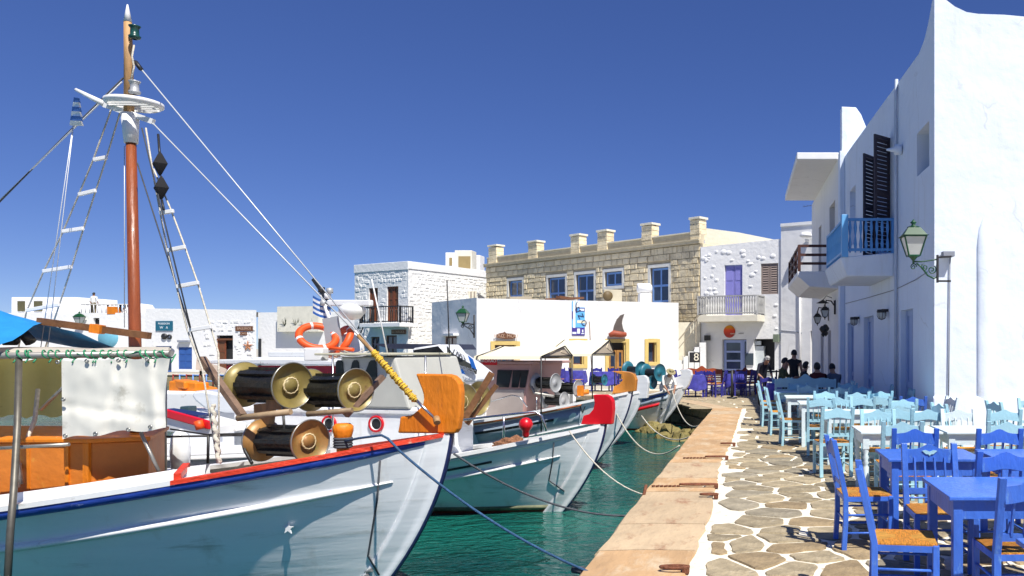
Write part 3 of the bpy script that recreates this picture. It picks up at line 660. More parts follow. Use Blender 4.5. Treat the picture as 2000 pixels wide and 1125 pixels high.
# stair between the houses
st = thing('outdoor_stair', 'whitewashed stair with thin sloping wooden rail in the corner beside the sandstone wall', 'stair', (-3.6, 38.5, 0))
for k in range(9):
    q = G(); q.box((-4.1+k*.27, 39.2, .11+k*.11), (.3, .9, .22+k*.22)); q.build('step', WHITE, st, world=True)
q = G(); q.bar((-4.0, 38.6, 1.0), (-2.1, 38.6, 3.3), .05, .06); q.bar((-4.0, 38.6, .6), (-2.1, 38.6, 2.9), .03, .04)
q.build('handrail', mat('grey_wood', (.35, .3, .22), .8), st, world=True)
for k in range(4): q = G(); x = -3.9+k*.55; q.box((x, 38.6, .5+k*.66), (.05, .05, 1.1)); q.build('post', mat('grey_wood', (.35, .3, .22), .8), st, world=True)
ct = thing('wall_cabinet_sign', 'small dark plate with a pale figure 8 on the wall beside the stair', 'sign', P(1357, 700, 37.6))
q = G(); q.box(P(1357, 698, 37.6), (.5, .06, .48)); q.build('plate', IRON, ct, world=True)
text('8', .52, mat('sign_cream', (.8, .75, .6), .6), ct, Matrix.Translation(P(1360, 698, 37.55))@Matrix.Rotation(R(90), 4, 'X'))
q = G(); E_ = Edge((-4.6, 39.7), (-2.1, 39.9)); ebox(q, E_, 0, 2.5, 0, 3.0, -.2, 0); q.build('back_wall', mat('cream_wall', (.66, .62, .5), .9, bump=.4), st, world=True)
q = G(); ebox(q, E_, .1, .8, 0, 2.0, 0, .05); q.build('door', mat('teal_door', (.02, .10, .16), .5), st, world=True)

# ------------------------------------------------------------------ low white building with ochre frames
EF = Edge((-11.55, 34.6), (-3.05, 38.0)); EFw = Edge((-14.9, 38.2), (-11.55, 34.6))
lf = thing('low_white_building', 'low white waterfront building with ochre window frames in front of the sandstone one', 'building', (-7, 38, 0))
opF = [rc(EF, 966, 1008, 674, 760, .35), rc(EF, 1119, 1140, 669, 712, .3), rc(EF, 1189, 1222, 669, 760, .3), rc(EF, 1266, 1282, 669, 707, .3)]
g = G(); wall(g, EF, 0, 3.87, opF); g.build('wall', [WALLS, DARK], lf, world=True)
opW = [rc(EFw, 869, 892, 657, 760, .3)]
g = G(); wall(g, EFw, 0, 3.9, opW); g.build('side_wall', [WALLS, BROWN], lf, world=True)
g = G(); slabroof(g, [(-11.55, 34.6), (-3.05, 38.0), (-4.2, 41), (-15.5, 46), (-14.9, 38.2)], 3.8); g.quad((-3.05, 38, 0), (-4.2, 41, 0), (-4.2, 41, 3.85), (-3.05, 38, 3.85)); g.build('roof', WALLS, lf, world=True)
for i, r in enumerate(opF):
    a0, a1, z0, z1, d = r; q = G(); s = .17
    ebox(q, EF, a0-s, a0, max(z0-s, 0), z1+s, -.02, .05); ebox(q, EF, a1, a1+s, max(z0-s, 0), z1+s, -.02, .05); ebox(q, EF, a0, a1, z1, z1+s, -.02, .05)
    if z0 > .2: ebox(q, EF, a0, a1, z0-s, z0, -.02, .08)
    q.build('stone_frame', OCHRE, lf, world=True, bevel=.01)
    q = G(); ebox(q, EF, a1-.06, a1, z0, z1, -d, -.03); q.build('reveal', OCHRE, lf, world=True)
    if i == 2:
        for x0, x1 in ((a0+.02, a0+(a1-a0)*.5), (a0+(a1-a0)*.52, a1-.07)):
            f = window(lf, EF, (x0, x1, .02, z1-.35), off=-.15, cols=1, rows=2, fm=mat('golden_wood', (.36, .17, .04), .6, var=.25), fw=.1, name='door')
    else: window(lf, EF, (a0+.02, a1-.07, z0, z1), off=-.22, cols=1 if i != 0 else 3, rows=1, fm=BROWN, fw=.05)
a0, a1, z0, z1, d = opW[0]; window(lf, EFw, (a0, a1, 0, z1), off=-.05, cols=2, rows=2, fm=BROWN, fw=.09, name='door')
q = G(); ebox(q, EFw, a0-.2, a1+.2, z1+.02, z1+.12, 0, .25); q.build('lintel', WALLS, lf, world=True)
# things on and above it
def wdrum(): pass
sk = thing('fin_sculpture', 'tall dark fin standing on a brown log above the waterfront doorway', 'sculpture', EF.pt(EF.sz(1205, 660)[0], 2.2, .1))
q = G(); pxs = [(1196, 650), (1199, 636), (1204, 624), (1211, 616), (1219, 613), (1215, 621), (1214, 632), (1216, 642), (1219, 648)]
pr = [EF.pt(*EF.sz(x, y), .10) for x, y in pxs]; q.prism(pr, -EF.n*.07); q.build('fin', mat('slate_brown', (.10, .08, .07), .6, var=.2), sk, world=True)
q = G(); A, Z = EF.sz(1206, 654); q.tube([EF.pt(A-.42, Z-.03, .12), EF.pt(A-.2, Z+.06, .14), EF.pt(A+.1, Z+.02, .14), EF.pt(A+.38, Z+.02, .12)], .13, 8, rs=[.09, .15, .14, .1]); q.build('log', WOODRED, sk, world=True)
ds = thing('driftwood_sign', 'carved driftwood sign in pale letters over the leftmost ochre doorway', 'sign', EF.pt(EF.sz(988, 657)[0], 2.2, .1))
q = G(); pr = [EF.pt(*EF.sz(x, y), .10) for x, y in [(970, 660), (969, 654), (975, 651), (982, 650), (985, 648), (989, 651), (1000, 652), (1007, 654), (1007, 660), (1000, 662), (985, 662)]]; q.prism(pr, -EF.n*.06); q.build('board', BROWN, ds, world=True)
text('KΛIΣ MOU', .21, mat('carved_letters', (.55, .38, .28), .7), ds, EF.M(EF.sz(988, 656)[0], EF.sz(988, 656.5)[1], .105))
bn = thing('hanging_banner', 'tall blue and white banner hanging down the white wall', 'banner', EF.pt(EF.sz(1129, 620)[0], 2.2, .05))
a0, a1, z0, z1 = EF.rect(1117, 1142, 588, 655)
def brect(u0, u1, v0, v1, off, m, name='print'):
    q = G(); ebox(q, EF, a0+(a1-a0)*u0, a0+(a1-a0)*u1, z1-(z1-z0)*v1, z1-(z1-z0)*v0, .02, off); q.build(name, m, bn, world=True)
BL = mat('banner_blue', (.12, .42, .78), .6, vs=6, var=.2); PUR = mat('banner_purple', (.05, .03, .26), .6); BW = mat('banner_white', (.75, .82, .88), .6, var=.1); BK = mat('banner_black', (.02, .02, .06), .6)
brect(0, 1, 0, .77, .03, BL, 'cloth'); brect(0, 1, .77, 1, .03, PUR, 'cloth'); brect(.08, .26, 0, .78, .034, BW); brect(.3, 1, .0, .18, .034, BW); brect(0, .08, .3, .52, .036, PUR)
brect(.55, 1, .2, .3, .038, PUR); brect(.6, .95, .22, .28, .041, BW); brect(.3, .38, .2, .34, .038, PUR); brect(.4, 1, .56, .64, .038, mat('banner_cream', (.8, .75, .55), .6)); brect(.4, .62, .8, .95, .038, BW); brect(.02, .34, .9, .96, .038, BW); brect(.72, .95, .93, .96, .038, BW); brect(.78, .88, .83, .91, .038, BW)
text('U Z O', .34, BK, bn, EF.M(a0+(a1-a0)*.68, z1-(z1-z0)*.45, .045)@Matrix.Rotation(R(-65), 4, 'Z'))
text('(.', .42, BK, bn, EF.M(a0+(a1-a0)*.42, z1-(z1-z0)*.12, .045))
ac = thing('air_conditioner', 'cream air conditioner with round fan on the low roof before the sandstone wall', 'air conditioner', P(1196, 588, 39.5))
q = G(); c = P(1196, 578, 39.5); q.box(c, (.9, .35, .6), rz=EF.rz); q.build('casing', mat('ac_cream', (.50, .45, .33), .6), ac, world=True, bevel=.02)
q = G(); q.lathe([(.0, .02), (.25, .02), (.25, 0)], P(1187, 578, 39.12), EF.n, 16); q.build('fan', mat('fan_brown', (.12, .08, .03), .6), ac, world=True)
ch = thing('vent_cowl', 'white hooded chimney cowl on the low roof', 'chimney', P(1258, 590, 39.5))
q = G(); c = P(1259, 583, 39.5); q.box(c, (.55, .5, .5), rz=EF.rz); q.build('stack', WHITE, ch, world=True)
q = G(); q.lathe([(.0, -.35), (.24, -.35), (.24, .25), (.17, .35), (0, .35)], P(1259, 563, 39.5), EF.u, 12); q.build('hood', WHITE, ch, world=True)
q = G(); q.bar(P(1065, 585, 38.8), P(1140, 582, 39.6), .2, .1); q.bar(P(1090, 580, 38.8), P(1110, 583, 39.4), .3, .12); single(q, 'roof_timber', BROWN, 'dark timber and a pale slab lying on the low roof left of the banner', 'timber', P(1100, 588, 39))
q = G(); q.bar(P(992, 583, 38.5), P(1035, 582, 39.5), .3, .16); single(q, 'roof_box', mat('grey_wood', (.35, .3, .22), .8), 'weathered plank box on the low roof before the leftmost sandstone window', 'box', P(1010, 588, 39))

# ------------------------------------------------------------------ rubble walled white house
EG1 = Edge((-24.5, 50.3), (-20.15, 48.0)); EG2 = Edge((-20.15, 48.0), (-17.2, 54.5))
hg = thing('rubble_house', 'white two storey house of whitewashed rubble with brown shutters and iron balcony', 'building', (-21, 53, 0))
opG = [rc(EG1, 720, 738, 563, 628, .2), rc(EG1, 755.5, 778, 560, 629, .2), rc(EG1, 724, 741, 658, 760, .3), rc(EG1, 753, 775, 655, 760, .3)]
g = G(); wall(g, EG1, 0, lambda a: 6.93+.06*math.sin(a*.9)*0, opG); g.build('wall', [WHITE2, DARK], hg, world=True)
g = G(); wall(g, EG2, 0, lambda a: 6.93-.02*a, []); g.build('side_wall', [WHITE2], hg, world=True)
g = G(); slabroof(g, [(-24.5, 50.3), (-20.15, 48), (-17.2, 54.5), (-23, 60)], 6.8); g.quad((-24.5, 50.3, 0), (-24.5, 50.3, 6.9), (-23, 60, 6.9), (-23, 60, 0)); g.build('roof', WHITE, hg, world=True)
q = G(); ebox(q, EG1, -.02, EG1.L+.04, 6.45, 6.96, 0, .05); q.build('parapet', WHITE, hg, world=True, bevel=.02); q = G(); ebox(q, EG2, 0, EG2.L, 6.5, 6.96, 0, .05); q.build('parapet', WHITE, hg, world=True, bevel=.02)
def relief(E, z0, z1, ops_, parent, m, name='rubble_relief', seed=1, s0=0, s1=None, hs=(.14, .30), ws=(.16, .5), skip=.2, dd=.02):
    # whitewashed masonry: uneven courses of fitted stones, some lost under the limewash
    q = G(); rg = random.Random(seed); s1 = E.L if s1 is None else s1; z = z0
    while z < z1:
        h = rg.uniform(*hs); a = s0-rg.random()*.3
        while a < s1:
            w_ = rg.uniform(*ws); b_ = a+w_; za, zb = z+rg.uniform(-.04, .03), min(z1, z+h+rg.uniform(-.05, .04))
            if a > s0 and b_ < s1 and rg.random() > skip and not any(b_ > o_[0]-.12 and a < o_[1]+.12 and zb > o_[2]-.12 and za < o_[3]+.12 for o_ in ops_):
                j = lambda k: rg.uniform(-k, k); t = .028; d_ = dd*rg.uniform(.5, 1.6); c4 = [(a+t, za+t), (b_-t*.3, za+t), (b_-t*.3, zb-t*.3), (a+t, zb-t*.3)]; c4 = [(x+j(.025), y+j(.02)) for x, y in c4]; mx_, mz_ = (a+b_)/2, (za+zb)/2
                o = len(q.v); q.v += [E.pt(x, y, .0) for x, y in c4]+[E.pt(x+(mx_-x)*.22, y+(mz_-y)*.25, d_+j(.008)) for x, y in c4]
                for k in range(4): q.f.append([o+k, o+(k+1) % 4, o+4+(k+1) % 4, o+4+k]); q.m.append(0); q.sm.append(False)
                q.f.append([o+4+k for k in range(4)]); q.m.append(0); q.sm.append(False)
            a = b_
        z += h
    return q.build(name, m, parent, world=True, kind='stuff')
relief(EG1, .3, 6.4, opG, hg, WHITE2); relief(EG2, .3, 6.4, [], hg, WHITE2, seed=2)
for i in (0, 1):
    a0, a1, z0, z1, _ = opG[i]
    for x0, x1 in ((a0+.02, (a0+a1)/2-.01), ((a0+a1)/2+.01, a1-.02)): window(hg, EG1, (x0, x1, z0, z1), off=-.08, cols=1, rows=3, fm=mat('red_brown_shutter', (.20, .055, .02), .6, var=.2), fw=.1, name='shutter', gm=BROWN)
for i in (2, 3):
    a0, a1, z0, z1, _ = opG[i]; window(hg, EG1, (a0, a1, 0, z1), off=-.1, cols=2, rows=2, fm=BROWN, fw=.09, name='door')
aL, aR = EG1.sz(703, 620, .9)[0], EG1.sz(782, 620, .9)[0]
q = G(); ebox(q, EG1, aL, aR, 2.98, 3.22, 0, .95); q.build('balcony_slab', WHITE, hg, world=True, bevel=.02)
br = part_empty('balcony_railing', hg); railing(br, EG1.pt(aL+.04, 0, .9)[:2], EG1.pt(aR-.04, 0, .9)[:2], 3.25, 4.2, IRON, n=17, th=.05, name='front_railing'); railing(br, EG1.pt(aL+.04, 0, .86)[:2], EG1.pt(aL+.04, 0, 0)[:2], 3.25, 4.2, IRON, n=6, th=.05, name='side_railing'); railing(br, EG1.pt(aR-.04, 0, .86)[:2], EG1.pt(aR-.04, 0, 0)[:2], 3.25, 4.2, IRON, n=6, th=.05, name='side_railing')
q = G(); q.bar(EG1.pt(aL-1.6, 1.2, .6), EG1.pt(aL, 3.9, .6), .05, .06); q.bar(EG1.pt(aL-1.6, .5, .6), EG1.pt(aL, 3.2, .6), .05, .06)
for k in range(9): q.bar(EG1.pt(aL-1.6+k*.2, .5+k*.3375, .6), EG1.pt(aL-1.6+k*.2, 1.2+k*.3375, .6), .03, .03)
q.build('stair_railing', IRON, hg, world=True)
sgn = thing('wooden_sign', 'brown board with pale lettering right under the iron balcony of the rubble house', 'sign', EG1.pt(EG1.L-.6, 2.5, .1))
q = G(); a, b, z, t = EG1.rect(767, 794, 644, 653); ebox(q, EG1, a, min(b, EG1.L+.4), z, t, .05, .1); q.build('board', BROWN, sgn, world=True)
text('GI.OURGIOS', .2, mat('carved_letters', (.55, .38, .28), .7), sgn, EG1.M((a+min(b, EG1.L+.4))/2, (z+t)/2, .108))
for j, (x0, x1, yt, yb, YY, lb) in enumerate(((875, 893, 503, 522, 57, 'small white roof box left of the vent box'), (893, 926, 499, 531, 55.5, 'cream roof box with louvred brown panel'), (926, 942, 508, 531, 57, 'pale roof box beside the first sandstone pier'))):
    t_ = thing('roof_box', lb, 'roof box', P((x0+x1)/2, yb, YY)); c = P((x0+x1)/2, (yt+yb)/2, YY); wq = (x1-x0)/F*YY; hq = (yb-yt)/F*YY
    q = G(); q.box(c, (wq, 1.0, hq+.6)); q.build('casing', WHITE if j != 1 else mat('cream_white', (.72, .69, .58), .8), t_, world=True, bevel=.03)
    if j < 2: q = G(); q.box(c+Vector((wq*.08, -.51, 0)), (wq*(.7 if j else .3), .04, hq*.8)); q.build('louvre', mat('louvre_brown', (.30, .22, .09), .7), t_, world=True)
q = G(); c = P(911, 577, 52.6); q.box(c, (1.3, .1, .55)); gr = tag(q.build('window_grille', CREAM, loc=c), 'barred pale window low on the side of the rubble house', 'window grille')
for k in range(6): q = G(); q.box((0-.55+k*.22, -.06, 0), (.06, .05, .5)); o = q.build('bar', TAUPE, gr)

# ------------------------------------------------------------------ far left row
EH1 = Edge((-95, 50), (-44.6, 59.5)); EH2 = Edge((-43.5, 58.0), (-34.8, 57.0)); EH3 = Edge((-34.8, 57.2), (-22, 54.5))
EH1 = Edge((-80, 59.5), (-43.6, 58.6))
h1 = thing('terrace_house', 'long white house with roof terrace and upper box room at far left', 'building', (-60, 62, 0))
opH1 = [rc(EH1, 183, 194, 622, 632), rc(EH1, 302, 330, 676, 760)]
opH1 = [rc(EH1, 182, 194, 621, 634, .2), rc(EH1, 112, 119, 637, 641, .2)]
g = G(); wall(g, EH1, 0, 4.32, opH1); g.build('wall', [WHITE, DARK], h1, world=True)
g = G(); slabroof(g, [(-80, 59.5), (-43.6, 58.6), (-43.6, 70), (-80, 70)], 4.2); g.build('roof', WHITE, h1, world=True)
q = G(); c0 = P(22, 610, 61); c1 = P(150, 583, 61); q.box(((c0.x+c1.x)/2, 63, (c0.z+c1.z)/2-.2), (c1.x-c0.x, 4, c1.z-c0.z+.6)); q.build('box_room', WHITE, h1, world=True, bevel=.04)
for x0, x1 in ((34, 48), (66, 82)):
    q = G(); a, b = P(x0, 608, 60.95), P(x1, 588, 60.95); q.box(((a.x+b.x)/2, 60.97, (a.z+b.z)/2), (b.x-a.x, .06, b.z-a.z)); q.build('window', mat('olive_window', (.10, .09, .04), .5), h1, world=True)
q = G(); q.lathe([(0, .4), (.8, .3), (1.15, -.3), (1.2, -.9)], P(272, 603, 60), (0, 0, 1), 14); q.build('dome', WHITE, h1, world=True)
h2 = thing('blue_door_house', 'white house with small deep blue door and teal wall panel', 'building', (-39, 61, 0))
opH2 = [rc(EH2, 348, 375, 678, 724, .15), rc(EH2, 304, 335, 676, 760, .2), rc(EH2, 423, 455, 655, 760, .3)]
opH2 = [(a, b, max(z, 0), t, d) for a, b, z, t, d in opH2]
opH2[0] = (opH2[0][0], opH2[0][1], .2, opH2[0][3], .15)
EH2 = EH2
g = G(); wall(g, EH2, 0, lambda a: 4.62-.02*a, opH2, depth=.2); g.build('wall', [WHITE, DARK], h2, world=True)
g = G(); slabroof(g, [(-43.5, 58.0), (-34.8, 57.0), (-33, 66), (-43.5, 66)], 4.3); g.quad((-43.5, 58, 0), (-43.5, 58, 4.6), (-43.5, 66, 4.6), (-43.5, 66, 0)); g.build('roof', WHITE, h2, world=True)
relief(EH2, .3, 3.7, opH2, h2, WHITE, seed=4, s0=4.6, dd=.04, skip=.45)
a0, a1, z0, z1, _ = opH2[0]; q = G(); ebox(q, EH2, a0, a1, z0, z1, -.12, -.06); dd_ = q.build('door', BLUEDK, h2, world=True)
for xx in (0.08, .54):
    for k in range(3): q = G(); ebox(q, EH2, a0+(a1-a0)*xx, a0+(a1-a0)*(xx+.38), z0+(z1-z0)*(.06+k*.31), z0+(z1-z0)*(.3+k*.31), -.06, -.04); q.build('panel', BLUEDK, dd_, world=True)
q = G(); ebox(q, EH2, a0+.1, a1-.1, z1+.35, z1+.5, 0, .22); q.build('lintel_shelf', CABLE, h2, world=True)
a0, a1, z0, z1, _ = opH2[2]; window(h2, EH2, (a0, a0+(a1-a0)*.5, 0, z1-.35), off=-.1, cols=1, rows=3, fm=mat('red_brown_shutter', (.20, .055, .02), .6, var=.2), fw=.1, name='door', gm=BROWN); q = G(); ebox(q, EH2, a0, a1, z1-.35, z1-.22, -.2, 0); q.build('door_lintel', BROWN, h2, world=True)
a0, a1, z0, z1, _ = opH2[1]; window(h2, EH2, (a0, a1, 0, z1), off=-.08, cols=2, fm=BLUEDK, fw=.1, name='door')
tp = thing('teal_panel', 'teal painted notice board with four pale marks high on the white wall', 'sign', EH2.pt(1, 3, .05))
a, b, z, t = EH2.rect(305, 338, 627, 646); q = G(); ebox(q, EH2, a, b, z, t, .0, .06); q.build('board', mat('teal_paint', (.015, .12, .19), .5), tp, world=True)
text('POSEIDON', .19, BW, tp, EH2.M((a+b)/2, t-.2, .07)); text('W   A', .26, BW, tp, EH2.M((a+b)/2, z+.22, .07))
def wsign(E, x0, x1, y0, y1, s, sz_, label):
    t_ = thing('wooden_sign', label, 'sign', E.pt(E.sz((x0+x1)/2, y1)[0], E.sz((x0+x1)/2, y1)[1], .1)); a, b, z, t = E.rect(x0, x1, y0, y1); q = G(); ebox(q, E, a, b, z, t, .0, .07); q.build('board', BROWN, t_, world=True)
    text(s, sz_, mat('carved_letters', (.55, .38, .28), .7), t_, E.M((a+b)/2, (z+t)/2, .078))
wsign(EH2, 461, 495, 637, 646.5, 'BALLEROS', .24, 'long brown signboard on the white wall right of the open brown door'); wsign(EH2, 470, 483, 648, 655, 'CAFE', .19, 'short brown board hanging just below the long brown signboard')
q = G(); c = EH2.pt(*EH2.sz(485, 676), .06)
for k in range(5):
    an = R(90+72*k); q.tube([c, c+EH2.u*math.cos(an)*.38+Vector((0, 0, math.sin(an)*.38))], .06, 5, rs=[.1, .02])
single(q, 'starfish_ornament', mat('starfish', (.42, .18, .09), .7), 'reddish starfish ornament on the white wall below the brown boards', 'ornament', c)
for x, y, rr_, lb in ((322, 657, .22, 'round black lamp under the teal notice board'), (332, 658, .18, 'small black ring on the wall beside the round lamp')):
    q = G(); q.lathe([(0, .1), (rr_, .08), (rr_, 0)], EH2.pt(*EH2.sz(x, y), .02), EH2.n, 14) if rr_ > .2 else q.lathe([(rr_*.6, .0), (rr_*.6, .08), (rr_, .08), (rr_, .0)], EH2.pt(*EH2.sz(x, y), .02), EH2.n, 14)
    single(q, 'wall_ornament', IRON, lb, 'ornament', EH2.pt(*EH2.sz(x, y), .02))
h3 = thing('terrace_wall_house', 'low white house with planted roof parapet behind the lifebuoys', 'building', (-28, 60, 0))
g = G(); wall(g, EH3, 0, 4.28, []); g.build('wall', [WHITE, DARK], h3, world=True)
g = G(); slabroof(g, [(-34.8, 57.2), (-22, 54.5), (-22, 64), (-34, 64)], 4.2); g.build('roof', WHITE, h3, world=True)
q = G(); a, b, z, t = EH3.rect(552, 632, 594, 640); ebox(q, EH3, a, b, z-.3, t-.2, 0, .5); q.build('planter_wall', mat('cream_white', (.72, .69, .58), .8), h3, world=True)
q = G(); a, z = EH3.sz(509, 690); q.bar(EH3.pt(a, .9, .06), EH3.pt(a, 2.4, .06), .16, .1); q.build('black_post', IRON, h3, world=True)
LEAF = mat('succulent_leaf', (.03, .055, .015), .6, var=.3); LEAF2 = mat('fresh_leaf', (.06, .12, .03), .6, var=.3)
for k, x in enumerate((567, 588, 603, 620)):
    t_ = thing('potted_plant', ['spiky dark plant at the left end of the white roof planter', 'spiky dark plant second along the white roof planter', 'spiky dark plant third along the white roof planter', 'spiky dark plant at the right end of the white roof planter'][k], 'plant', EH3.pt(EH3.sz(x, 640)[0], 3.0, .35), group='plants on the roof planter')
    c = Vector(t_.location); q = G()
    for j in range(16):
        an = rr.uniform(0, 6.28); tl = rr.uniform(.1, .45); q.add([c+Vector((math.cos(an+1.5)*.07, math.sin(an+1.5)*.07, 0)), c-Vector((math.cos(an+1.5)*.07, math.sin(an+1.5)*.07, 0)), c+Vector((math.cos(an)*tl, math.sin(an)*tl, rr.uniform(.6, .95)))], [(0, 1, 2)])
    q.build('leaves', LEAF, t_, world=True, kind='stuff')
    q = G()
    for j in range(60):
        p_ = c+Vector((rr.uniform(-.6, .6), rr.uniform(-.1, .2), rr.uniform(-.15, .2))); u_ = Vector((rr.uniform(-1, 1), rr.uniform(-1, 1), rr.uniform(-1, 1)))*.07; v_ = Vector((rr.uniform(-1, 1), rr.uniform(-1, 1), rr.uniform(-1, 1)))*.07; q.add([p_, p_+u_, p_+v_], [(0, 1, 2)])
    q.build('trailing_leaves', LEAF2, t_, world=True, kind='stuff')
# ------------------------------------------------------------------ boats
HULLW = mat('hull_white', (.78, .80, .81), .16, var=.05, vs=1.5, coat=.6, bump=.35, bs=2.5, stretch=(.4, .4, 3), dirt=((.55, .56, .54), .3, 2.5), streak=((.42, .36, .28), (3.5, 3.5, .6), .5))
CAPW = mat('deck_white', (.74, .74, .73), .4, var=.06, vs=3, dirt=((.45, .42, .36), .2, 6))
BLUERL = mat('blue_rail_paint', (.018, .05, .30), .35, var=.2, vs=9, bump=.5, bs=20, dirt=((.35, .40, .55), .18, 16), stretch=(.3, 1, 1))
REDCAP = mat('red_rail_paint', (.62, .045, .015), .5, var=.2, vs=9, bump=.6, bs=30, dirt=((.55, .35, .25), .22, 14), stretch=(.3, 1, 1))
ORANGE = mat('orange_paint', (.70, .20, .005), .5, var=.14, vs=4, bump=.5, bs=35, stretch=(1, 1, .3), dirt=((.42, .10, .01), .3, 14), streak=((.30, .12, .03), (14, 14, 2), .5))
ORDECK = mat('orange_box_paint', (.60, .18, .018), .55, var=.15, vs=2, bump=.4, bs=12, dirt=((.66, .30, .04), .3, 5))
NAVY = mat('navy_paint', (.012, .02, .09), .4, var=.15)
REDST = mat('bright_red_paint', (.60, .004, .012), .35, var=.05)
ANTIF = mat('antifouling_red', (.22, .035, .015), .7, var=.2)
VARN = mat('varnished_pine', (.58, .22, .03), .35, var=.4, vs=3, stretch=(1, 1, .25), coat=.4)
MASTW = mat('mast_wood', (.23, .055, .013), .4, var=.35, vs=5, stretch=(2, 2, .3), bump=.3, bs=20, coat=.2)
MASTT = mat('weathered_mast_wood', (.42, .24, .10), .6, var=.35, vs=6, stretch=(2, 2, .3), bump=.3)
BEAM = mat('dark_beam', (.16, .07, .025), .6, var=.3, vs=6, bump=.4)
STEEL = mat('stainless', (.55, .56, .58), .25, metal=1, var=.1)
RUSTP = mat('rusty_pipe', (.20, .13, .09), .55, metal=.3, var=.3, vs=12, bump=.3)
GALV = mat('galvanised_pipe', (.33, .32, .29), .45, metal=.6, var=.15, vs=10)
BRASS = mat('olive_flange', (.24, .185, .055), .42, metal=.12, var=.25, vs=6, dirt=((.17, .10, .04), .3, 5))
FLGREY = mat('grey_flange', (.42, .43, .43), .4, metal=.3, var=.08)
TEALFL = mat('teal_flange', (.02, .14, .20), .45, var=.08)
RUBBER = mat('black_rubber', (.012, .013, .012), .38, var=.3, vs=8, bump=.6, bs=15)
RIM = mat('flange_rim', (.30, .30, .28), .35, metal=.7)
WELD = mat('weld_ring', (.62, .50, .28), .6, bump=.5, bs=60)
ROPEW = mat('pale_rope', (.55, .51, .42), .9, var=.2, vs=30, bump=.5, bs=80)
ROPEB = mat('blue_rope', (.03, .09, .19), .9, var=.35, vs=40, bump=.6, bs=90)
ROPEK = mat('dark_rope', (.06, .065, .075), .9, var=.3, vs=30)
ROPEY = mat('yellow_rope', (.70, .46, .05), .9, var=.3, vs=30, bump=.6, bs=80)
ROPEG = mat('green_cord', (.03, .26, .12), .8, var=.2)
WIRE = mat('steel_wire', (.62, .64, .66), .4, metal=.2)
CLOTH = mat('white_pvc_cloth', (.72, .70, .62), .75, var=.07, vs=2, dirt=((.48, .45, .36), .3, 3))
CANVAS = mat('cream_canvas', (.78, .71, .53), .8, var=.04)
TARP = mat('blue_tarp', (.02, .22, .52), .45, var=.15, vs=4, bump=.4, bs=8)
LIFE = mat('lifebuoy_orange', (.75, .085, .008), .5, var=.08)
TINT = mat('tinted_glass', (.012, .014, .016), .12, spec=.4)
GREYW = mat('wheelhouse_grey', (.50, .50, .45), .45, var=.05)
PINK = mat('pinkish_paint', (.46, .27, .24), .5, var=.06)
YELLOW = mat('yellow_plastic', (.75, .62, .03), .45, var=.1)

def smooth_tube(pts, r, n=6):
    g = G(); g.tube(pts, r, n); return g
def caten(a, b, sag, n=18):
    a, b = Vector(a), Vector(b); return [a.lerp(b, i/n)-Vector((0, 0, sag*4*(i/n)*(1-i/n))) for i in range(n+1)]

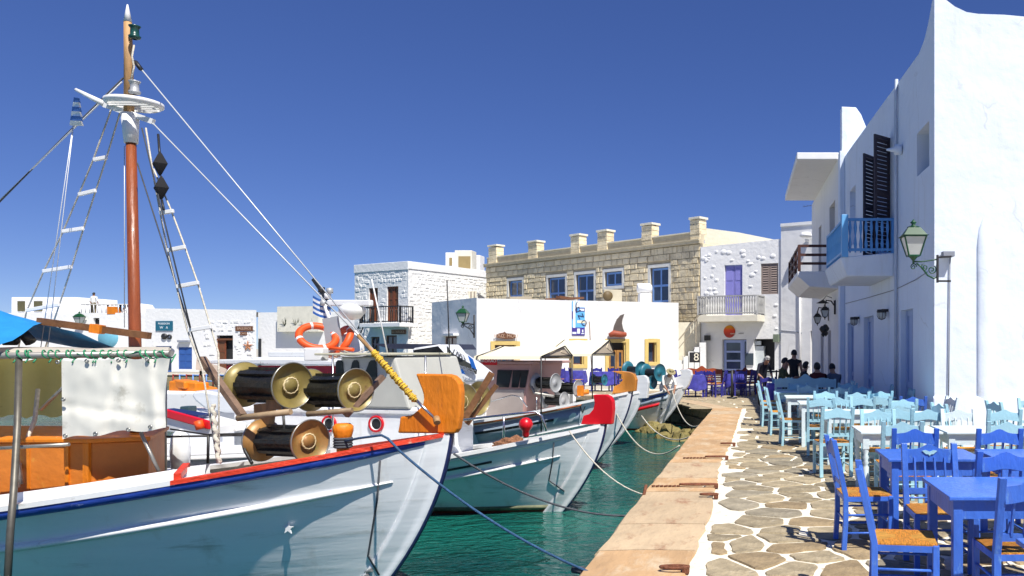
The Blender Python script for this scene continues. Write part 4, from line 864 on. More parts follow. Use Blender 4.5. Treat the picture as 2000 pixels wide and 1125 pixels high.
class Boat:
    def __init__(s, name, label, cat, bow, a, L, B, sheer, rake=(.12, .24), d0=1.6, group=None):
        """bow = stem point at the gunwale in world space, a = heading turned towards the camera, sheer(d) = gunwale height over water"""
        s.loc = Vector((bow[0], bow[1], WZ)); s.a = a; s.L = L; s.B = B; s.sh = sheer; s.rk = rake; s.d0 = d0
        s.root = thing(name, label, cat, s.loc, -a, group)
        ax = Vector((math.cos(a), -math.sin(a), 0)); s.ax = ax; p1 = s.loc; p0 = s.loc-ax*L
        s.E = Edge(p0[:2], p1[:2])
    def rake(s, z): h = s.sh(0)-z; return -(s.rk[0]*h+s.rk[1]*h*h) if h > 0 else .06*(-h)
    def b(s, d):
        f = 1-math.exp(-(max(d, 0)/s.d0)**1.0); e = s.L-d; t = 1-math.exp(-(max(e, 0)/1.3)**.9); return s.B/2*f*t*1.06
    def S(s, d, z, side=-1, off=0.):
        zs = s.sh(d); k = .55; w = max(0, min(1, (z+k)/(zs+k))); p = .95 if d < .3 else max(.78, .95-.12*(d-.3))
        y = s.b(d)*w**p; fade = max(0, 1-d/3.0)
        return Vector((-d+s.rake(z)*fade+off*.25*math.exp(-d), side*(y+off), z))
    def ds(s, n=44): return [s.L*(i/n)**1.6 for i in range(n+1)]
    def hull(s, m=None, boot=None):
        for nm, zt, zb, mm in (('hull', None, .05, m or HULLW), ('keel', .05, -.5, boot or ANTIF)):
            g = G(); g.smooth = True
            for sd in (-1, 1):
                rows = []
                for d in s.ds():
                    t0 = s.sh(d) if zt is None else zt; rows.append([s.S(d, t0+(zb-t0)*j/12, sd) for j in range(13)])
                g.grid(rows)
            g.build(nm, mm, s.root)
    def strip(s, name, m, d0, d1, dz0, dz1, off=.012, sides=(-1, 1), n=26, fixed=False, thick=.0):
        """painted or proud band between two depths below the gunwale"""
        g = G(); g.smooth = True
        for sd in sides:
            rows = []
            for i in range(n+1):
                d = d0+(d1-d0)*i/n; z0, z1 = s.sh(d)-dz0, s.sh(d)-dz1
                if fixed: z0, z1 = dz0, dz1
                rows.append([s.S(d, z0, sd, -.01), s.S(d, z0, sd, off), s.S(d, z1, sd, off), s.S(d, z1, sd, -.01)])
            g.grid(rows)
            for r in (rows[0], rows[-1]): g.add(r, [(0, 1, 2, 3)])
        return g.build(name, m, s.root)
    def rail(s, name, m, d0, d1, dz, hh, ww, sides=(-1, 1), n=30, taper=True):
        g = G()
        for sd in sides:
            rows = []; K = 7
            for i in range(n+1):
                t = i/n; d = d0+(d1-d0)*t; k = min(1, .25+t*14) if taper else 1
                c = s.S(d, s.sh(d)-dz, sd, 0); rows.append([c+Vector((0, sd*math.cos(q)*ww*k, math.sin(q)*hh*k)) for q in [math.pi*(j/(K-1)-.5) for j in range(K)]])
            g.smooth = True; g.grid(rows); g.smooth = False; g.add(rows[0], [list(range(K))])
        return g.build(name, m, s.root)
    def cap(s, name, m, d0, d1, wd, th=.04, out=.03, lift=0., n=24, sides=(-1, 1)):
        g = G()
        for sd in sides:
            rows = []
            for i in range(n+1):
                d = d0+(d1-d0)*i/n; c = s.S(d, s.sh(d), sd); yo = c.y+sd*out; yi = c.y-sd*wd
                if yi*sd < 0: yi = 0
                rows.append([(c.x, yo, c.z-th+lift), (c.x, yo, c.z+lift), (c.x, yi, c.z+lift+.004), (c.x, yi, c.z-th+lift)])
            g.grid([[Vector(p) for p in r]+[Vector(r[0])] for r in rows]); g.add(rows[0], [(0, 1, 2, 3)]); g.add(rows[-1], [(0, 1, 2, 3)])
        return g.build(name, m, s.root)
    def deck(s, m, dz=.3, d0=.25):
        g = G(); rows = []
        for i in range(25):
            d = d0+(s.L-.1-d0)*i/24; z = s.sh(d)-dz; y = abs(s.S(d, z).y)-.02; x = s.S(d, z).x; rows.append([(x, -y, z), (x, -y*.5, z+.03), (x, 0, z+.04), (x, y*.5, z+.03), (x, y, z)])
        g.grid(rows); g.build('deck', m, s.root)
        g = G()
        for sd in (-1, 1):
            rows = []
            for i in range(31):
                d = .1+(s.L-.15)*i/30; c = s.S(d, s.sh(d)-.01, sd, -.05); e = s.S(d, s.sh(d)-dz-.03, sd, -.05); rows.append([c, e])
            g.grid(rows)
        g.build('bulwark', CAPW, s.root)
    def stem(s, band=.26, m=None, edge=NAVY):
        g = G(); g.smooth = True
        for sd in (-1, 1):
            rows = []
            for i in range(17):
                z = s.sh(0)-.02-(s.sh(0)+.35)*i/16; bd = band*(.55+.75*i/16); rows.append([s.S(-.02, z, 0, 0)*1+Vector((.02, 0, 0))]+[s.S(bd*j/5, z, sd, .014) for j in range(6)]+[s.S(bd, z, sd, -.005)])
                rows[-1][0] = Vector((s.rake(z)+.012, sd*.03, z)); rows[-1][1] = Vector((s.rake(z)-.01, sd*.05, z))
            g.grid(rows)
        g.build('stem_band', m or HULLW, s.root)
        g = G(); pts = [Vector((s.rake(z)+.012, 0, z)) for z in [s.sh(0)+.02-(s.sh(0)+.4)*i/16 for i in range(17)]]
        rows = [[p+Vector((0, -.03, 0)), p+Vector((.018, -.02, 0)), p+Vector((.018, .02, 0)), p+Vector((0, .03, 0))] for p in pts]; g.grid(rows); g.build('cutwater', edge, s.root)
    def pt(s, px, py, off=0.): return s.E.pt(*s.E.sz(px, py, off), off)
    def head(s, pix, m, th=.12, bevel=.012, name='stemhead'):
        g = G(); pr = [s.pt(x, y, th/2) for x, y in pix]; g.prism(pr, -s.E.n*th); return g.build(name, m, s.root, world=True, bevel=bevel)
    def part(s, g, name, m, bevel=0, parent=None, **k): return g.build(name, m, parent or s.root, world=True, bevel=bevel, **k)

def drum(parent, near, axis, Ln, rf, rd, fm, ribs=True, name='net_drum', rim=RIM, ring=True, flat=False):
    """hauling drum: rubber barrel between two dished flanges, near flange centre given in world space, axis points from it to the far one"""
    near = Vector(near); ax = Vector(axis).normalized(); f = part_empty(name, parent)
    g = G(); g.lathe([(rd, .03), (rd*.93, Ln*.3), (rd*.9, Ln*.5), (rd*.93, Ln*.7), (rd, Ln-.03)], near, ax, 18); g.build('barrel', RUBBER, f, world=True)
    if ribs:
        g = G(); a = ax.orthogonal().normalized(); b = ax.cross(a)
        for k in range(8):
            q = 2*math.pi*k/8; dr = a*math.cos(q)+b*math.sin(q); g.bar(near+ax*.04+dr*rd*1.02, near+ax*(Ln-.04)+dr*rd*1.02, rd*.28, rd*.2, up=dr)
        g.build('rubber_strips', RUBBER, f, world=True, kind='stuff')
    dsh = .12*rf if flat else .28*rf
    for c, dr, inner in ((near, -ax, 0), (near+ax*Ln, ax, 0)):
        # dish opens outward: hub sunk towards the barrel
        g = G(); g.lathe([(0, -dsh*.2), (rf*.3, -dsh*.2), (rf*.34, -dsh), (rf*.7, -dsh*.55), (rf*.97, 0), (rf, .012), (rf*1.0, -.012), (rf*.7, -dsh*.55-.02), (rf*.3, -dsh-.02), (0, -dsh-.02)], c+dr*dsh*.6, dr, 32)
        fl = g.build('flange', fm, f, world=True)
        g = G(); n = 32; a = dr.orthogonal().normalized(); b = dr.cross(a); g.tube([c+dr*(dsh*.6+.004)+(a*math.cos(2*math.pi*j/n)+b*math.sin(2*math.pi*j/n))*rf for j in range(n+1)], .007, 5, cap=False); g.build('rim', rim, fl, world=True)
        if ring and dr is not ax or ring and c is near:
            g = G(); g.tube([c+dr*(dsh*.6-dsh*.35)+(a*math.cos(2*math.pi*j/n)+b*math.sin(2*math.pi*j/n))*rf*(.34+.015*math.sin(j*2.3)) for j in range(n+1)], .009, 5, cap=False); g.build('weld_ring', WELD, fl, world=True)
    return f

# ============================ boat 1: the big kaiki in front
sh1 = lambda d: .75+(.16+.75*max(0, 1-d/5.6)**1.35+.03*max(0, d-6.3))
b1 = Boat('fishing_boat', 'large white wooden fishing boat in front with blue rail, red cap and orange stemhead', 'boat', (-2.676, 7.3), R(8), 10.5, 3.1, sh1, rake=(.12, .24), d0=1.5, group='wooden fishing boats moored side by side')
b1.hull(); b1.deck(mat('grey_deck', (.33, .30, .25), .7, var=.2), dz=.34)
b1.stem(.26); 
b1.rail('blue_rail', BLUERL, .10, 10.2, .055, .052, .055)
b1.cap('red_cap', REDCAP, .04, 1.75, .10, th=.036, out=.04, lift=.006)
b1.cap('side_deck', CAPW, 1.73, 10.3, .34, th=.04, out=.03, lift=.006)
b1.rail('white_rail', CAPW, .32, 10.2, .36, .034, .07)
b1.strip('weed_line', mat('weed_stain', (.16, .17, .10), .8, var=.4, vs=9), .3, 9.8, .13, .02, off=.005, fixed=True)
g = G(); rows = []
for i in range(25): d = 1.75+8.4*i/24; c_ = b1.S(d, b1.sh(d), -1); rows.append([(c_.x, c_.y+.30, c_.z), (c_.x, c_.y+.32, c_.z+.085), (c_.x, c_.y+.36, c_.z+.085), (c_.x, c_.y+.36, c_.z-.05)])
g.grid(rows); g.build('coaming', CAPW, b1.root)
# raised edge board where the red cap starts
g = G(); p = b1.S(1.73, b1.sh(1.73)); g.bar(p+Vector((0, 0, .03)), p+Vector((-.25, .36, .06)), .05, .05); g.build('cap_end_board', REDCAP, b1.root)
st_px = [(811, 730), (850, 731), (873, 731), (884, 734), (892, 741), (897, 750), (899, 765), (899, 785), (897, 815), (893, 838), (887, 847), (776, 846), (779, 830), (781, 814), (790, 813), (800, 812), (806, 809), (813, 803), (820, 797), (825, 790), (827, 780), (826, 770), (823, 760), (818, 748)]
hd1 = b1.head(st_px, ORANGE, th=.095, bevel=.015)
g = G(); g.tube([b1.pt(852, 816, .09), b1.pt(854, 826, .13)], .03, 8); b1.part(g, 'stem_cleat', MASTT)
# star emblem and through-hole studs
g = G(); c = b1.S(1.0, b1.sh(1.0)-.60, -1, .012); n = 5
pts = []
for k in range(10):
    r_ = .055 if k % 2 == 0 else .022; an = R(90+36*k); pts.append(c+Vector((math.cos(an)*r_, -.01, math.sin(an)*r_)))
g.prism(pts, (0, -.012, 0)); g.build('star_emblem', CAPW, b1.root)
# bow line guide that runs down the hull
g = G(); g.tube([b1.S(.42, b1.sh(.4)-.14, -1, .012), b1.S(.40, b1.sh(.4)-.5, -1, .015), b1.S(.32, .55, -1, .012), b1.S(.12, .35, -1, .016)], .009, 5); g.build('bow_cable', ROPEK, b1.root)
g = G(); c = b1.S(.2, .28, -1, .02)
for k in range(3): g.tube([c+Vector((k*.03-.05, -.01, k*.05)), c+Vector((k*.03+.02, -.03, k*.05+.03))], .018, 6)
g.build('bow_shackle', RIM, b1.root)
# net drums
AX = Vector((-.92, .38, .03))
drum(b1.root, P(566, 753, 7.15), AX+Vector((0, 0, -.03)), .56, .205, .145, BRASS)
drum(b1.root, P(690, 762, 7.25), AX+Vector((0, 0, -.05)), .5, .195, .14, BRASS)
drum(b1.root, P(601, 862, 7.0), AX+Vector((0, 0, -.05)), .54, .19, .125, mat('orange_olive_flange', (.33, .17, .05), .42, metal=.1, var=.3, vs=6, dirt=((.24, .19, .06), .4, 4)))
# haul frame
g = G(); g.bar(P(394, 700, 7.2), P(474, 812, 7.0), .055, .05); b1.part(g, 'haul_arm', RUSTP)
g = G(); g.bar(P(748, 735, 7.5), P(675, 812, 7.2), .05, .045); b1.part(g, 'haul_arm', RUSTP)
g = G(); g.tube([P(464, 817, 7.0), P(568, 804, 6.95)], .028, 10); b1.part(g, 'roller_pipe', GALV if False else mat('worn_wood_roller', (.30, .21, .12), .6, var=.3, vs=9)); g = G(); g.tube([P(600, 809, 7.05), P(688, 801, 7.05)], .024, 10); b1.part(g, 'roller_pipe', MATS['worn_wood_roller'])
g = G(); g.prism([P(495, 790, 7.2), P(530, 786, 7.2), P(524, 845, 7.2), P(500, 870, 7.2)], (.02, .05, 0)); b1.part(g, 'drum_bracket', MASTT)
g = G(); g.tube([P(552, 790, 7.1), P(556, 845, 7.1)], .012, 5); b1.part(g, 'bracket_rod', RIM)
g = G(); g.box(P(541, 790, 7.2), (.14, .1, .09)); b1.part(g, 'wood_block', MASTT)
g = G(); g.tube([P(500, 822, 7.2)+Vector((0, 0, 0)), P(480, 850, 7.1), P(478, 880, 7.05), P(492, 905, 6.95)], .014, 6); b1.part(g, 'hose', RUBBER)
# orange mooring post
bol = part_empty('mooring_post', b1.root); c = P(670, 872, 7.1)
g = G(); g.lathe([(.05, -.12), (.055, .05), (.07, .08), (.085, .14), (.085, .18), (.06, .205), (.0, .21)], c, (0, 0, 1), 12); b1.part(g, 'post', ORANGE, parent=bol); 
g = G()
for k in range(4): 
    n = 16; g.tube([c+Vector((math.cos(2*math.pi*j/n)*.07, math.sin(2*math.pi*j/n)*.07, .0+k*.024)) for j in range(n+1)], .012, 5, cap=False)
b1.part(g, 'rope_turns', ROPEK, parent=bol)
# cabin box
box = part_empty('orange_cabin', b1.root)
g = G()
x0, x1 = P(-120, 900, 7.2), P(172, 900, 7.05); x2 = P(322, 900, 7.75)
zt0, zt1 = .89, .90
cab = [(-8.6, 7.0), (P(172, 0, 6.93).x, 6.93), (P(322, 0, 7.3).x, 7.1), (P(322, 0, 8.0).x, 8.0), (-8.6, 8.1)]
g.add([(x, y, -.1) for x, y in cab]+[(x, y, .86) for x, y in cab], [(0, 1, 6, 5), (1, 2, 7, 6), (2, 3, 8, 7), (3, 4, 9, 8), (4, 0, 5, 9), (5, 6, 7, 8, 9)])
b1.part(g, 'body', ORDECK, parent=box, bevel=.012)
for (px, Y_) in ((172, 6.93), (60, 6.965), (135, 6.945)): g = G(); c = P(px, 900, Y_); g.box((c.x, Y_-.012, .4), (.03 if px != 172 else .05, .03, .92)); b1.part(g, 'seam_strip', ORANGE, parent=box)
g = G(); cx = sum(x for x, y in cab)/5; cy = sum(y for x, y in cab)/5; cp = [(cx+(x-cx)*1.02, cy+(y-cy)*1.06) for x, y in cab]
g.prism([(x, y, .862) for x, y in cp], (0, 0, .035)); b1.part(g, 'lid', ORANGE, parent=box, bevel=.008)
# mast
mst = part_empty('mast', b1.root); YM = 7.45
mz = lambda y: H-(y-PY)/F*YM
mx = lambda x: (x-PX)/F*YM
g = G(); g.tube([(mx(270), YM, .0), (mx(264), YM, mz(680)), (mx(256), YM, mz(280))], .06, 14, rs=[.053, .050, .042]); b1.part(g, 'lower_mast', MASTW, parent=mst)
g = G(); g.tube([(mx(256), YM, mz(280)), (mx(254), YM, mz(222))], .06, 12, rs=[.055, .075]); b1.part(g, 'mast_collar', CAPW, parent=mst)
g = G(); g.tube([(mx(252), YM, mz(225)), (mx(251), YM, mz(120)), (mx(249.5), YM, mz(42))], .035, 12, rs=[.042, .036, .032]); b1.part(g, 'topmast', MASTT, parent=mst)
g = G(); g.tube([(mx(249.5), YM, mz(43)), (mx(249), YM, mz(9))], .03, 12, rs=[.034, .006]); b1.part(g, 'mast_tip', CAPW, parent=mst)
top = part_empty('crosstree', mst)
g = G(); cz = mz(205); cc = Vector((mx(262), YM, cz)); g.lathe([(.20, -.02), (.23, .0), (.23, .03), (.20, .03), (.20, -.02)], cc, (0, 0, 1), 28); 
for k in range(6): y_ = -.17+k*.068; hw = math.sqrt(max(.001, .20**2-y_**2)); g.box((cc.x, cc.y+y_, cz), (2*hw, .025, .03))
g.build('top_ring', CAPW, top, world=True); W[top.name] = W[b1.root.name]
g = G(); g.tube([P(148, 175, YM), P(205, 204, YM)], .02, 6, rs=[.016, .03]); g.bar(P(205, 205, YM), P(300, 238, YM), .04, .05); g.build('arm', CAPW, top, world=True)
for (yy, mm) in ((64, mat('green_lantern', (.01, .06, .05), .3)), (172, FLGREY)):
    g = G(); c = P(263, yy+11, 7.4); g.lathe([(.02, -.01), (.045, .0), (.05, .02), (.036, .03), (.034, .09), (.045, .105), (.05, .115), (.0, .125)], c, (0, 0, 1), 14); b1.part(g, 'mast_light', mm, parent=mst)
g = G(); c = P(261, 192, 7.4); g.tube([P(262, 88, 7.4), P(258, 110, 7.38), P(262, 130, 7.38), P(254, 165, 7.38)], .008, 5); b1.part(g, 'mast_cable', ROPEW, parent=mst)
# yard (boom) and black daymarks
g = G(); g.bar(P(76, 627, 7.35), P(292, 656, 7.35), .055, .06); b1.part(g, 'boom', BEAM)
g = G(); g.bar(P(180, 641, 7.33), P(200, 644, 7.33), .07, .08); b1.part(g, 'boom_band', ORANGE)
for (cy_, hh_) in ((320, 30), (367, 27)):
    g = G(); c = P(312.5 if cy_ < 350 else 315, cy_, 7.2); g.lathe([(0, .115), (.02, .09), (.072, 0), (.02, -.09), (0, -.115)], c, (0, 0, 1), 4); b1.part(g, 'daymark', mat('black_canvas', (.008, .008, .01), .9), bevel=.004)
g = G(); g.tube([P(309, 262, 7.3), P(311, 290, 7.25), P(312, 300, 7.2)], .01, 4); g.tube([P(316, 390, 7.2), P(320, 410, 7.15)], .01, 4); b1.part(g, 'daymark_chain', IRON)
def wire(b, pts, r=.007, m=WIRE, name='stay'): g = G(); g.tube(pts, r, 4); return b.part(g, name, m)
wire(b1, [P(264, 120, 7.45), P(276, 136, 7.44)], .02, IRON, 'shackle')
wire(b1, [P(266, 123, 7.45), b1.pt(735, 690, .1)], .0065); wire(b1, [P(290, 232, 7.45), b1.pt(728, 684, .1)], .0065)
g = G(); g.tube([b1.pt(700, 655, .1), b1.pt(735, 694, .1), b1.pt(810, 780, .1)], .022, 8); b1.part(g, 'wrapped_spar', MASTT)
g = G()
A_, B_ = b1.pt(728, 686, .1), b1.pt(812, 783, .1); d_ = (B_-A_).normalized(); u_ = d_.orthogonal().normalized(); v_ = d_.cross(u_); L_ = (B_-A_).length
g.tube([A_+d_*L_*k/260+(u_*math.cos(k*1.0)+v_*math.sin(k*1.0))*(.019+.009*math.sin(k*.11)**2+.005*math.sin(k*.53)) for k in range(261)], .0085, 5); b1.part(g, 'lashing', ROPEY)
g = G(); g.tube([b1.pt(806, 775, .1), b1.pt(850, 818, .1)], .014, 8); b1.part(g, 'stay_rod', STEEL)
wire(b1, [P(241, 152, 7.45), P(120, 272, 7.8), P(-20, 414, 8.2)], .007, ROPEK); wire(b1, [P(238, 160, 7.45), P(-20, 410, 8.22)], .006, WIRE)
for a_, b_ in (((147, 215), (92, 690)), ((147, 215), (78, 690)), ((243, 285), (243, 640))): wire(b1, [P(*a_, 7.5), P(*b_, 7.6)], .0035, WIRE, 'halyard')
wire(b1, [P(268, 318, 7.35), P(390, 700, 6.9)], .006, ROPEK, 'shroud_line'); wire(b1, [P(277, 250, 7.4), P(300, 345, 7.2), P(372, 640, 6.9)], .006, ROPEK, 'shroud_line')
# rope ladders
def ladder(pA, pB, rungs, name, YA, YB, ytop, ybot):
    L = part_empty(name, b1.root); nl = len(pA)
    for pp in (pA, pB):
        g = G(); g.tube([P(x, y, YA+(YB-YA)*(y-ytop)/(ybot-ytop)) for x, y in pp], .0075, 5); b1.part(g, 'shroud', ROPEW, parent=L)
    for (xa, ya, xb, yb) in rungs:
        ya_, yb_ = YA+(YB-YA)*((ya+yb)/2-ytop)/(ybot-ytop), 0; g = G(); g.bar(P(xa, ya, ya_-.03), P(xb, yb, ya_-.03), .025, .035); b1.part(g, 'rung', CAPW, parent=L, bevel=.004)
ladder([(218, 212), (183, 310), (154, 380), (122, 455), (84, 533), (52, 608), (34, 690)], [(236, 215), (209, 305), (187, 373), (163, 447), (140, 522), (116, 595), (85, 690)],
       [(183, 312, 209, 307), (154, 380, 187, 372), (122, 452, 163, 446), (84, 530, 140, 521), (52, 606, 116, 595)], 'rope_ladder', 7.5, 8.2, 212, 690)
ladder([(285, 250), (300, 345), (325, 480), (345, 560), (366, 645), (395, 720), (425, 905)], [(300, 330), (334, 410), (362, 484), (387, 555), (412, 640), (427, 690), (428, 905)],
       [(312, 416, 339, 412), (328, 489, 362, 482), (345, 560, 388, 552), (368, 645, 413, 638)], 'rope_ladder', 7.45, 6.65, 215, 905)
g = G(); A_, B_ = P(415, 790, 6.75), P(428, 905, 6.62); g.tube([A_.lerp(B_, k/40)+Vector((math.cos(k)*.008, math.sin(k)*.008, 0)) for k in range(41)], .018, 6); b1.part(g, 'lanyard', ROPEW)
# awning over the after deck: pipes, white cloth, olive screens, lashings
aw = part_empty('awning', b1.root)
za = 1.64; YA_ = 6.8; YB_ = 8.5
xR = P(333, 0, YA_).x
def pipe2(pts, r, nm='pipe', m=GALV): g = G(); g.tube(pts, r, 10); return b1.part(g, nm, m, parent=aw)
pipe2([(-8.8, YA_, za-.06), (xR, YA_, za)], .028); xF = P(336, 0, YB_).x
pipe2([(xF, YB_, za+.02), (-11, YB_, za)], .025); pipe2([(xR, YA_, za-.005), (xF, YB_, za+.015)], .024)
pipe2([P(37, 700, YA_), P(34, 830, 6.6), P(27, 955, 6.24), P(20, 1040, 6.16), P(12, 1180, 6.12)], .024, 'awning_post', mat('dark_pipe', (.13, .12, .10), .5, metal=.5, var=.25, vs=10))
pipe2([(P(322, 0, YB_).x, YB_, za), (P(322, 0, YB_).x, YB_, .3)], .02, 'awning_post')
pipe2([P(80, 800, 7.0), P(135, 745, 6.9)], .014); pipe2([P(-10, 876, 6.72), P(135, 868, 6.72)], .015); pipe2([P(275, 845, 6.85), P(310, 920, 6.8)], .014); pipe2([P(30, 880, 6.72), P(42, 945, 6.75)], .02)
g = G(); g.smooth = True; rows = []
for i in range(13): y = YA_+(YB_-YA_)*i/12; rows.append([(-10.5+(xR+(xF-xR)*i/12-.02+10.5)*j/14, y, za+.032+.02*math.sin(i/12*math.pi)-.01*math.cos(j*2.1)-(.03 if i in (0, 12) else 0)) for j in range(15)])
g.grid(rows); b1.part(g, 'roof_canvas', translucent(mat('roof_canvas', (.72, .68, .58), .7), .4), parent=aw)
# the white cloth, hanging with creases
g = G(); g.smooth = True; rows = []; nx, nz = 44, 24
c00, c10, c01, c11 = (120, 703), (332, 698), (122, 858), (325, 838)
for i in range(nz+1):
    r_ = []
    for j in range(nx+1):
        u, v = j/nx, i/nz; px = (c00[0]*(1-u)+c10[0]*u)*(1-v)+(c01[0]*(1-u)+c11[0]*u)*v-5*math.sin(v*3)*(u > .98); py = (c00[1]*(1-u)+c10[1]*u)*(1-v)+(c01[1]*(1-u)+c11[1]*u)*v
        py += (2.5*abs(math.sin(u*6.5*math.pi)))*(1-v)**3-v**4*(3*math.sin(u*14)+3*u*(1-u)*4)
        q_ = mnoise.noise(Vector((u*5, v*3, 1)))*.028+mnoise.noise(Vector((u*11, v*6, 5)))*.008+.008*math.sin(u*24)*(1-v)**2+.02*v*math.sin(u*9+v*2)
        fold = .022*max(0, 1-abs(u+v*.12-.55)*14)-.018*max(0, 1-abs(u-v*.1-.8)*16)+.02*max(0, 1-abs(v-.72-.3*(u-.5))*10)
        r_.append(P(px, py, YA_-.03+q_*.8+fold*.7))
    rows.append(r_)
g.grid(rows); cl = b1.part(g, 'side_cloth', CLOTH, parent=aw)
for (x, y) in ((124, 780), (128, 851), (187, 847), (251, 839), (294, 834), (113, 707), (170, 705), (232, 704), (288, 702)):
    g = G(); c = P(x, y, YA_-.052); g.lathe([(.008, .0), (.008, .008), (.017, .008), (.019, 0)], c, (0, -1, 0), 10); b1.part(g, 'eyelet', RIM, parent=aw)
OLIVE = mat('olive_screen', (.52, .47, .17), .7, var=.12, vs=2, dirt=((.14, .11, .04), .25, 4))
g = G(); g.smooth = True; rows = []
for i in range(9):
    rows.append([P(-160+(282)*j/24, 700+(118-8*abs(math.sin(j*.7)))*i/8+ (5*math.sin(j*.8) if i < 2 else 0), 8.3+.05*math.sin(j*.9)) for j in range(25)])
translucent(OLIVE, .6); g.grid(rows); b1.part(g, 'back_screen', OLIVE, parent=aw)
g = G(); g.grid([[P(122, 703, YA_), P(122, 858, YA_)], [P(122, 703, YA_+.0), P(122, 858, YA_)]]) if False else None
rg = random.Random(5); g = G()
for x in list(range(8, 330, 17)):
    c = P(x+rg.uniform(-5, 5), 692, YA_); 
    tl = rg.uniform(.01, .06); n = 9
    g.tube([c+Vector((tl*(k/n)*2, math.cos(2*math.pi*k/n)*.036, math.sin(2*math.pi*k/n)*.036)) for k in range(n+1)]+([c+Vector((tl*2+.02, -.045, -.07))] if x % 3 else []), .0065, 4)
g.tube([P(150+k*9, 690+4*math.sin(k*1.3), YA_-.02-.01*math.cos(k)) for k in range(20)], .005, 4)
b1.part(g, 'cord_lashings', ROPEG, parent=aw, kind='stuff')
# railing on the port side and small gear
g = G(); g.tube([P(-60, 886, 7.9), P(320, 853, 8.5), P(480, 850, 8.6)], .012, 6); g.tube([P(333, 838, 8.5), P(405, 849, 8.4), P(520, 845, 8.3)], .01, 6); g.tube([P(407, 850, 8.4), P(406, 905, 8.4)], .014, 6); b1.part(g, 'port_handrail', IRON)
g = G(); g.tube([P(74, 760, 7.3), P(68, 820, 7.2), P(40, 890, 7.0), P(35, 950, 6.8)], .017, 6); b1.part(g, 'hanging_rope', ROPEW)
g = G(); g.lathe([(.05, -.03), (.07, 0), (.06, .09), (.03, .1)], P(20, 668, 7.3), (0, 0, 1), 12); g.tube([P(-20, 668, 7.3), P(35, 640, 7.3), P(60, 668, 7.3)], .05, 8); b1.part(g, 'dark_bundle', RUBBER)
# blue tarp over the boom: a thing of its own
tr = thing('blue_tarp', 'blue tarpaulin spread like a tent over the boom at far left', 'tarpaulin', P(20, 680, 7.6))
g = G(); g.smooth = True; rows = []
for i in range(11):
    t = i/10; rows.append([P(118-26*abs(t-.35)/.65-170*j/10+ (18 if t > .5 else 0)*(1-j/10)*0, 0, 1) for j in range(1)] if False else [Vector((P(85+ (45 if i in (0, 10) else 45*abs(t-.5)*2)-30*j, 0, 7.35).x, 7.35+(t-.5)*1.5, 1.93+j*.035-abs(t-.5)*2*(.28+.02*j)+.015*math.sin(i*2+j))) for j in range(9)])
g.grid(rows); g.build('sheet', TARP, tr, world=True)

# flag rag hanging from the crosstree arm
fr_ = thing('folded_flag', 'small blue and white rag of a flag hanging from the mast arm', 'flag', P(149, 250, 7.45))
for k in range(6):
    g = G(); y0 = 190+k*9; g.prism([P(148-(4+k*1.4), y0, 7.45), P(150+(2+k), y0+1, 7.42), P(150+(4+k*1.3), y0+10, 7.45), P(147-(4+k*1.5), y0+9, 7.47)], (0, .02, 0)); g.build('stripe', CAPW if k % 2 else mat('flag_blue', (.03, .12, .40), .8), fr_, world=True)

# ============================ boat 2: red stemhead
sh2 = lambda d: .75+(-.06+.62*max(0, 1-d/3.8)**1.5+.02*max(0, d-4))
b2_ = Boat('fishing_boat', 'white fishing boat with bright red stemhead, red ringed portholes and green grey wheelhouse', 'boat', (-2.03, 11.75), R(13), 9.5, 2.9, sh2, rake=(.16, .27), d0=1.5, group='wooden fishing boats moored side by side')
b2_.hull(); b2_.deck(CAPW, dz=.06); b2_.stem(.3, edge=NAVY); b2_.cap('cap_rail', CAPW, .05, 9.2, .3, th=.05, out=.05, lift=.02)
b2_.rail('upper_rail', CAPW, .2, 9, .06, .03, .04); b2_.rail('lower_rail', CAPW, .45, 9, .33, .032, .065); b2_.strip('weed_line', mat('weed_stain', (.16, .17, .10), .8), .3, 8.8, .11, .04, off=.005, fixed=True); b2_.strip('black_stripe', IRON, 1.3, 8.5, .18, .215, off=.006)
b2_.head([(1158, 771), (1183, 771), (1191, 775), (1196, 784), (1197, 800), (1194, 829), (1134, 829), (1139, 812), (1150, 809), (1158, 800), (1161, 788)], REDST, th=.11)
g = G(); c = b2_.S(.75, b2_.sh(.75)-.5, -1, .012); g.tube([b2_.S(.55, b2_.sh(.55)-.1, -1, .012), b2_.S(.53, .8, -1, .012), b2_.S(.5, .5, -1, .012), b2_.S(.2, .32, -1, .016)], .009, 5); g.build('bow_cable', ROPEK, b2_.root)
g = G(); g.tube([b2_.pt(886, 870, 1.0), b2_.pt(886, 822, 1.0), b2_.pt(1045, 804, .75), b2_.pt(1058, 812, .7), b2_.pt(1067, 842, .7)], .018, 8); g.tube([b2_.pt(984, 812, .9), b2_.pt(984, 855, .9)], .016, 8); b2_.part(g, 'stainless_rail', STEEL)
g = G(); g.lathe([(.03, -.13), (.05, -.1), (.05, -.04), (.085, .0), (.10, .05), (.08, .11), (.04, .14), (0, .15)], b2_.pt(1027, 836, .8), (0, 0, 1), 16); by = b2_.part(g, 'red_buoy', REDST)
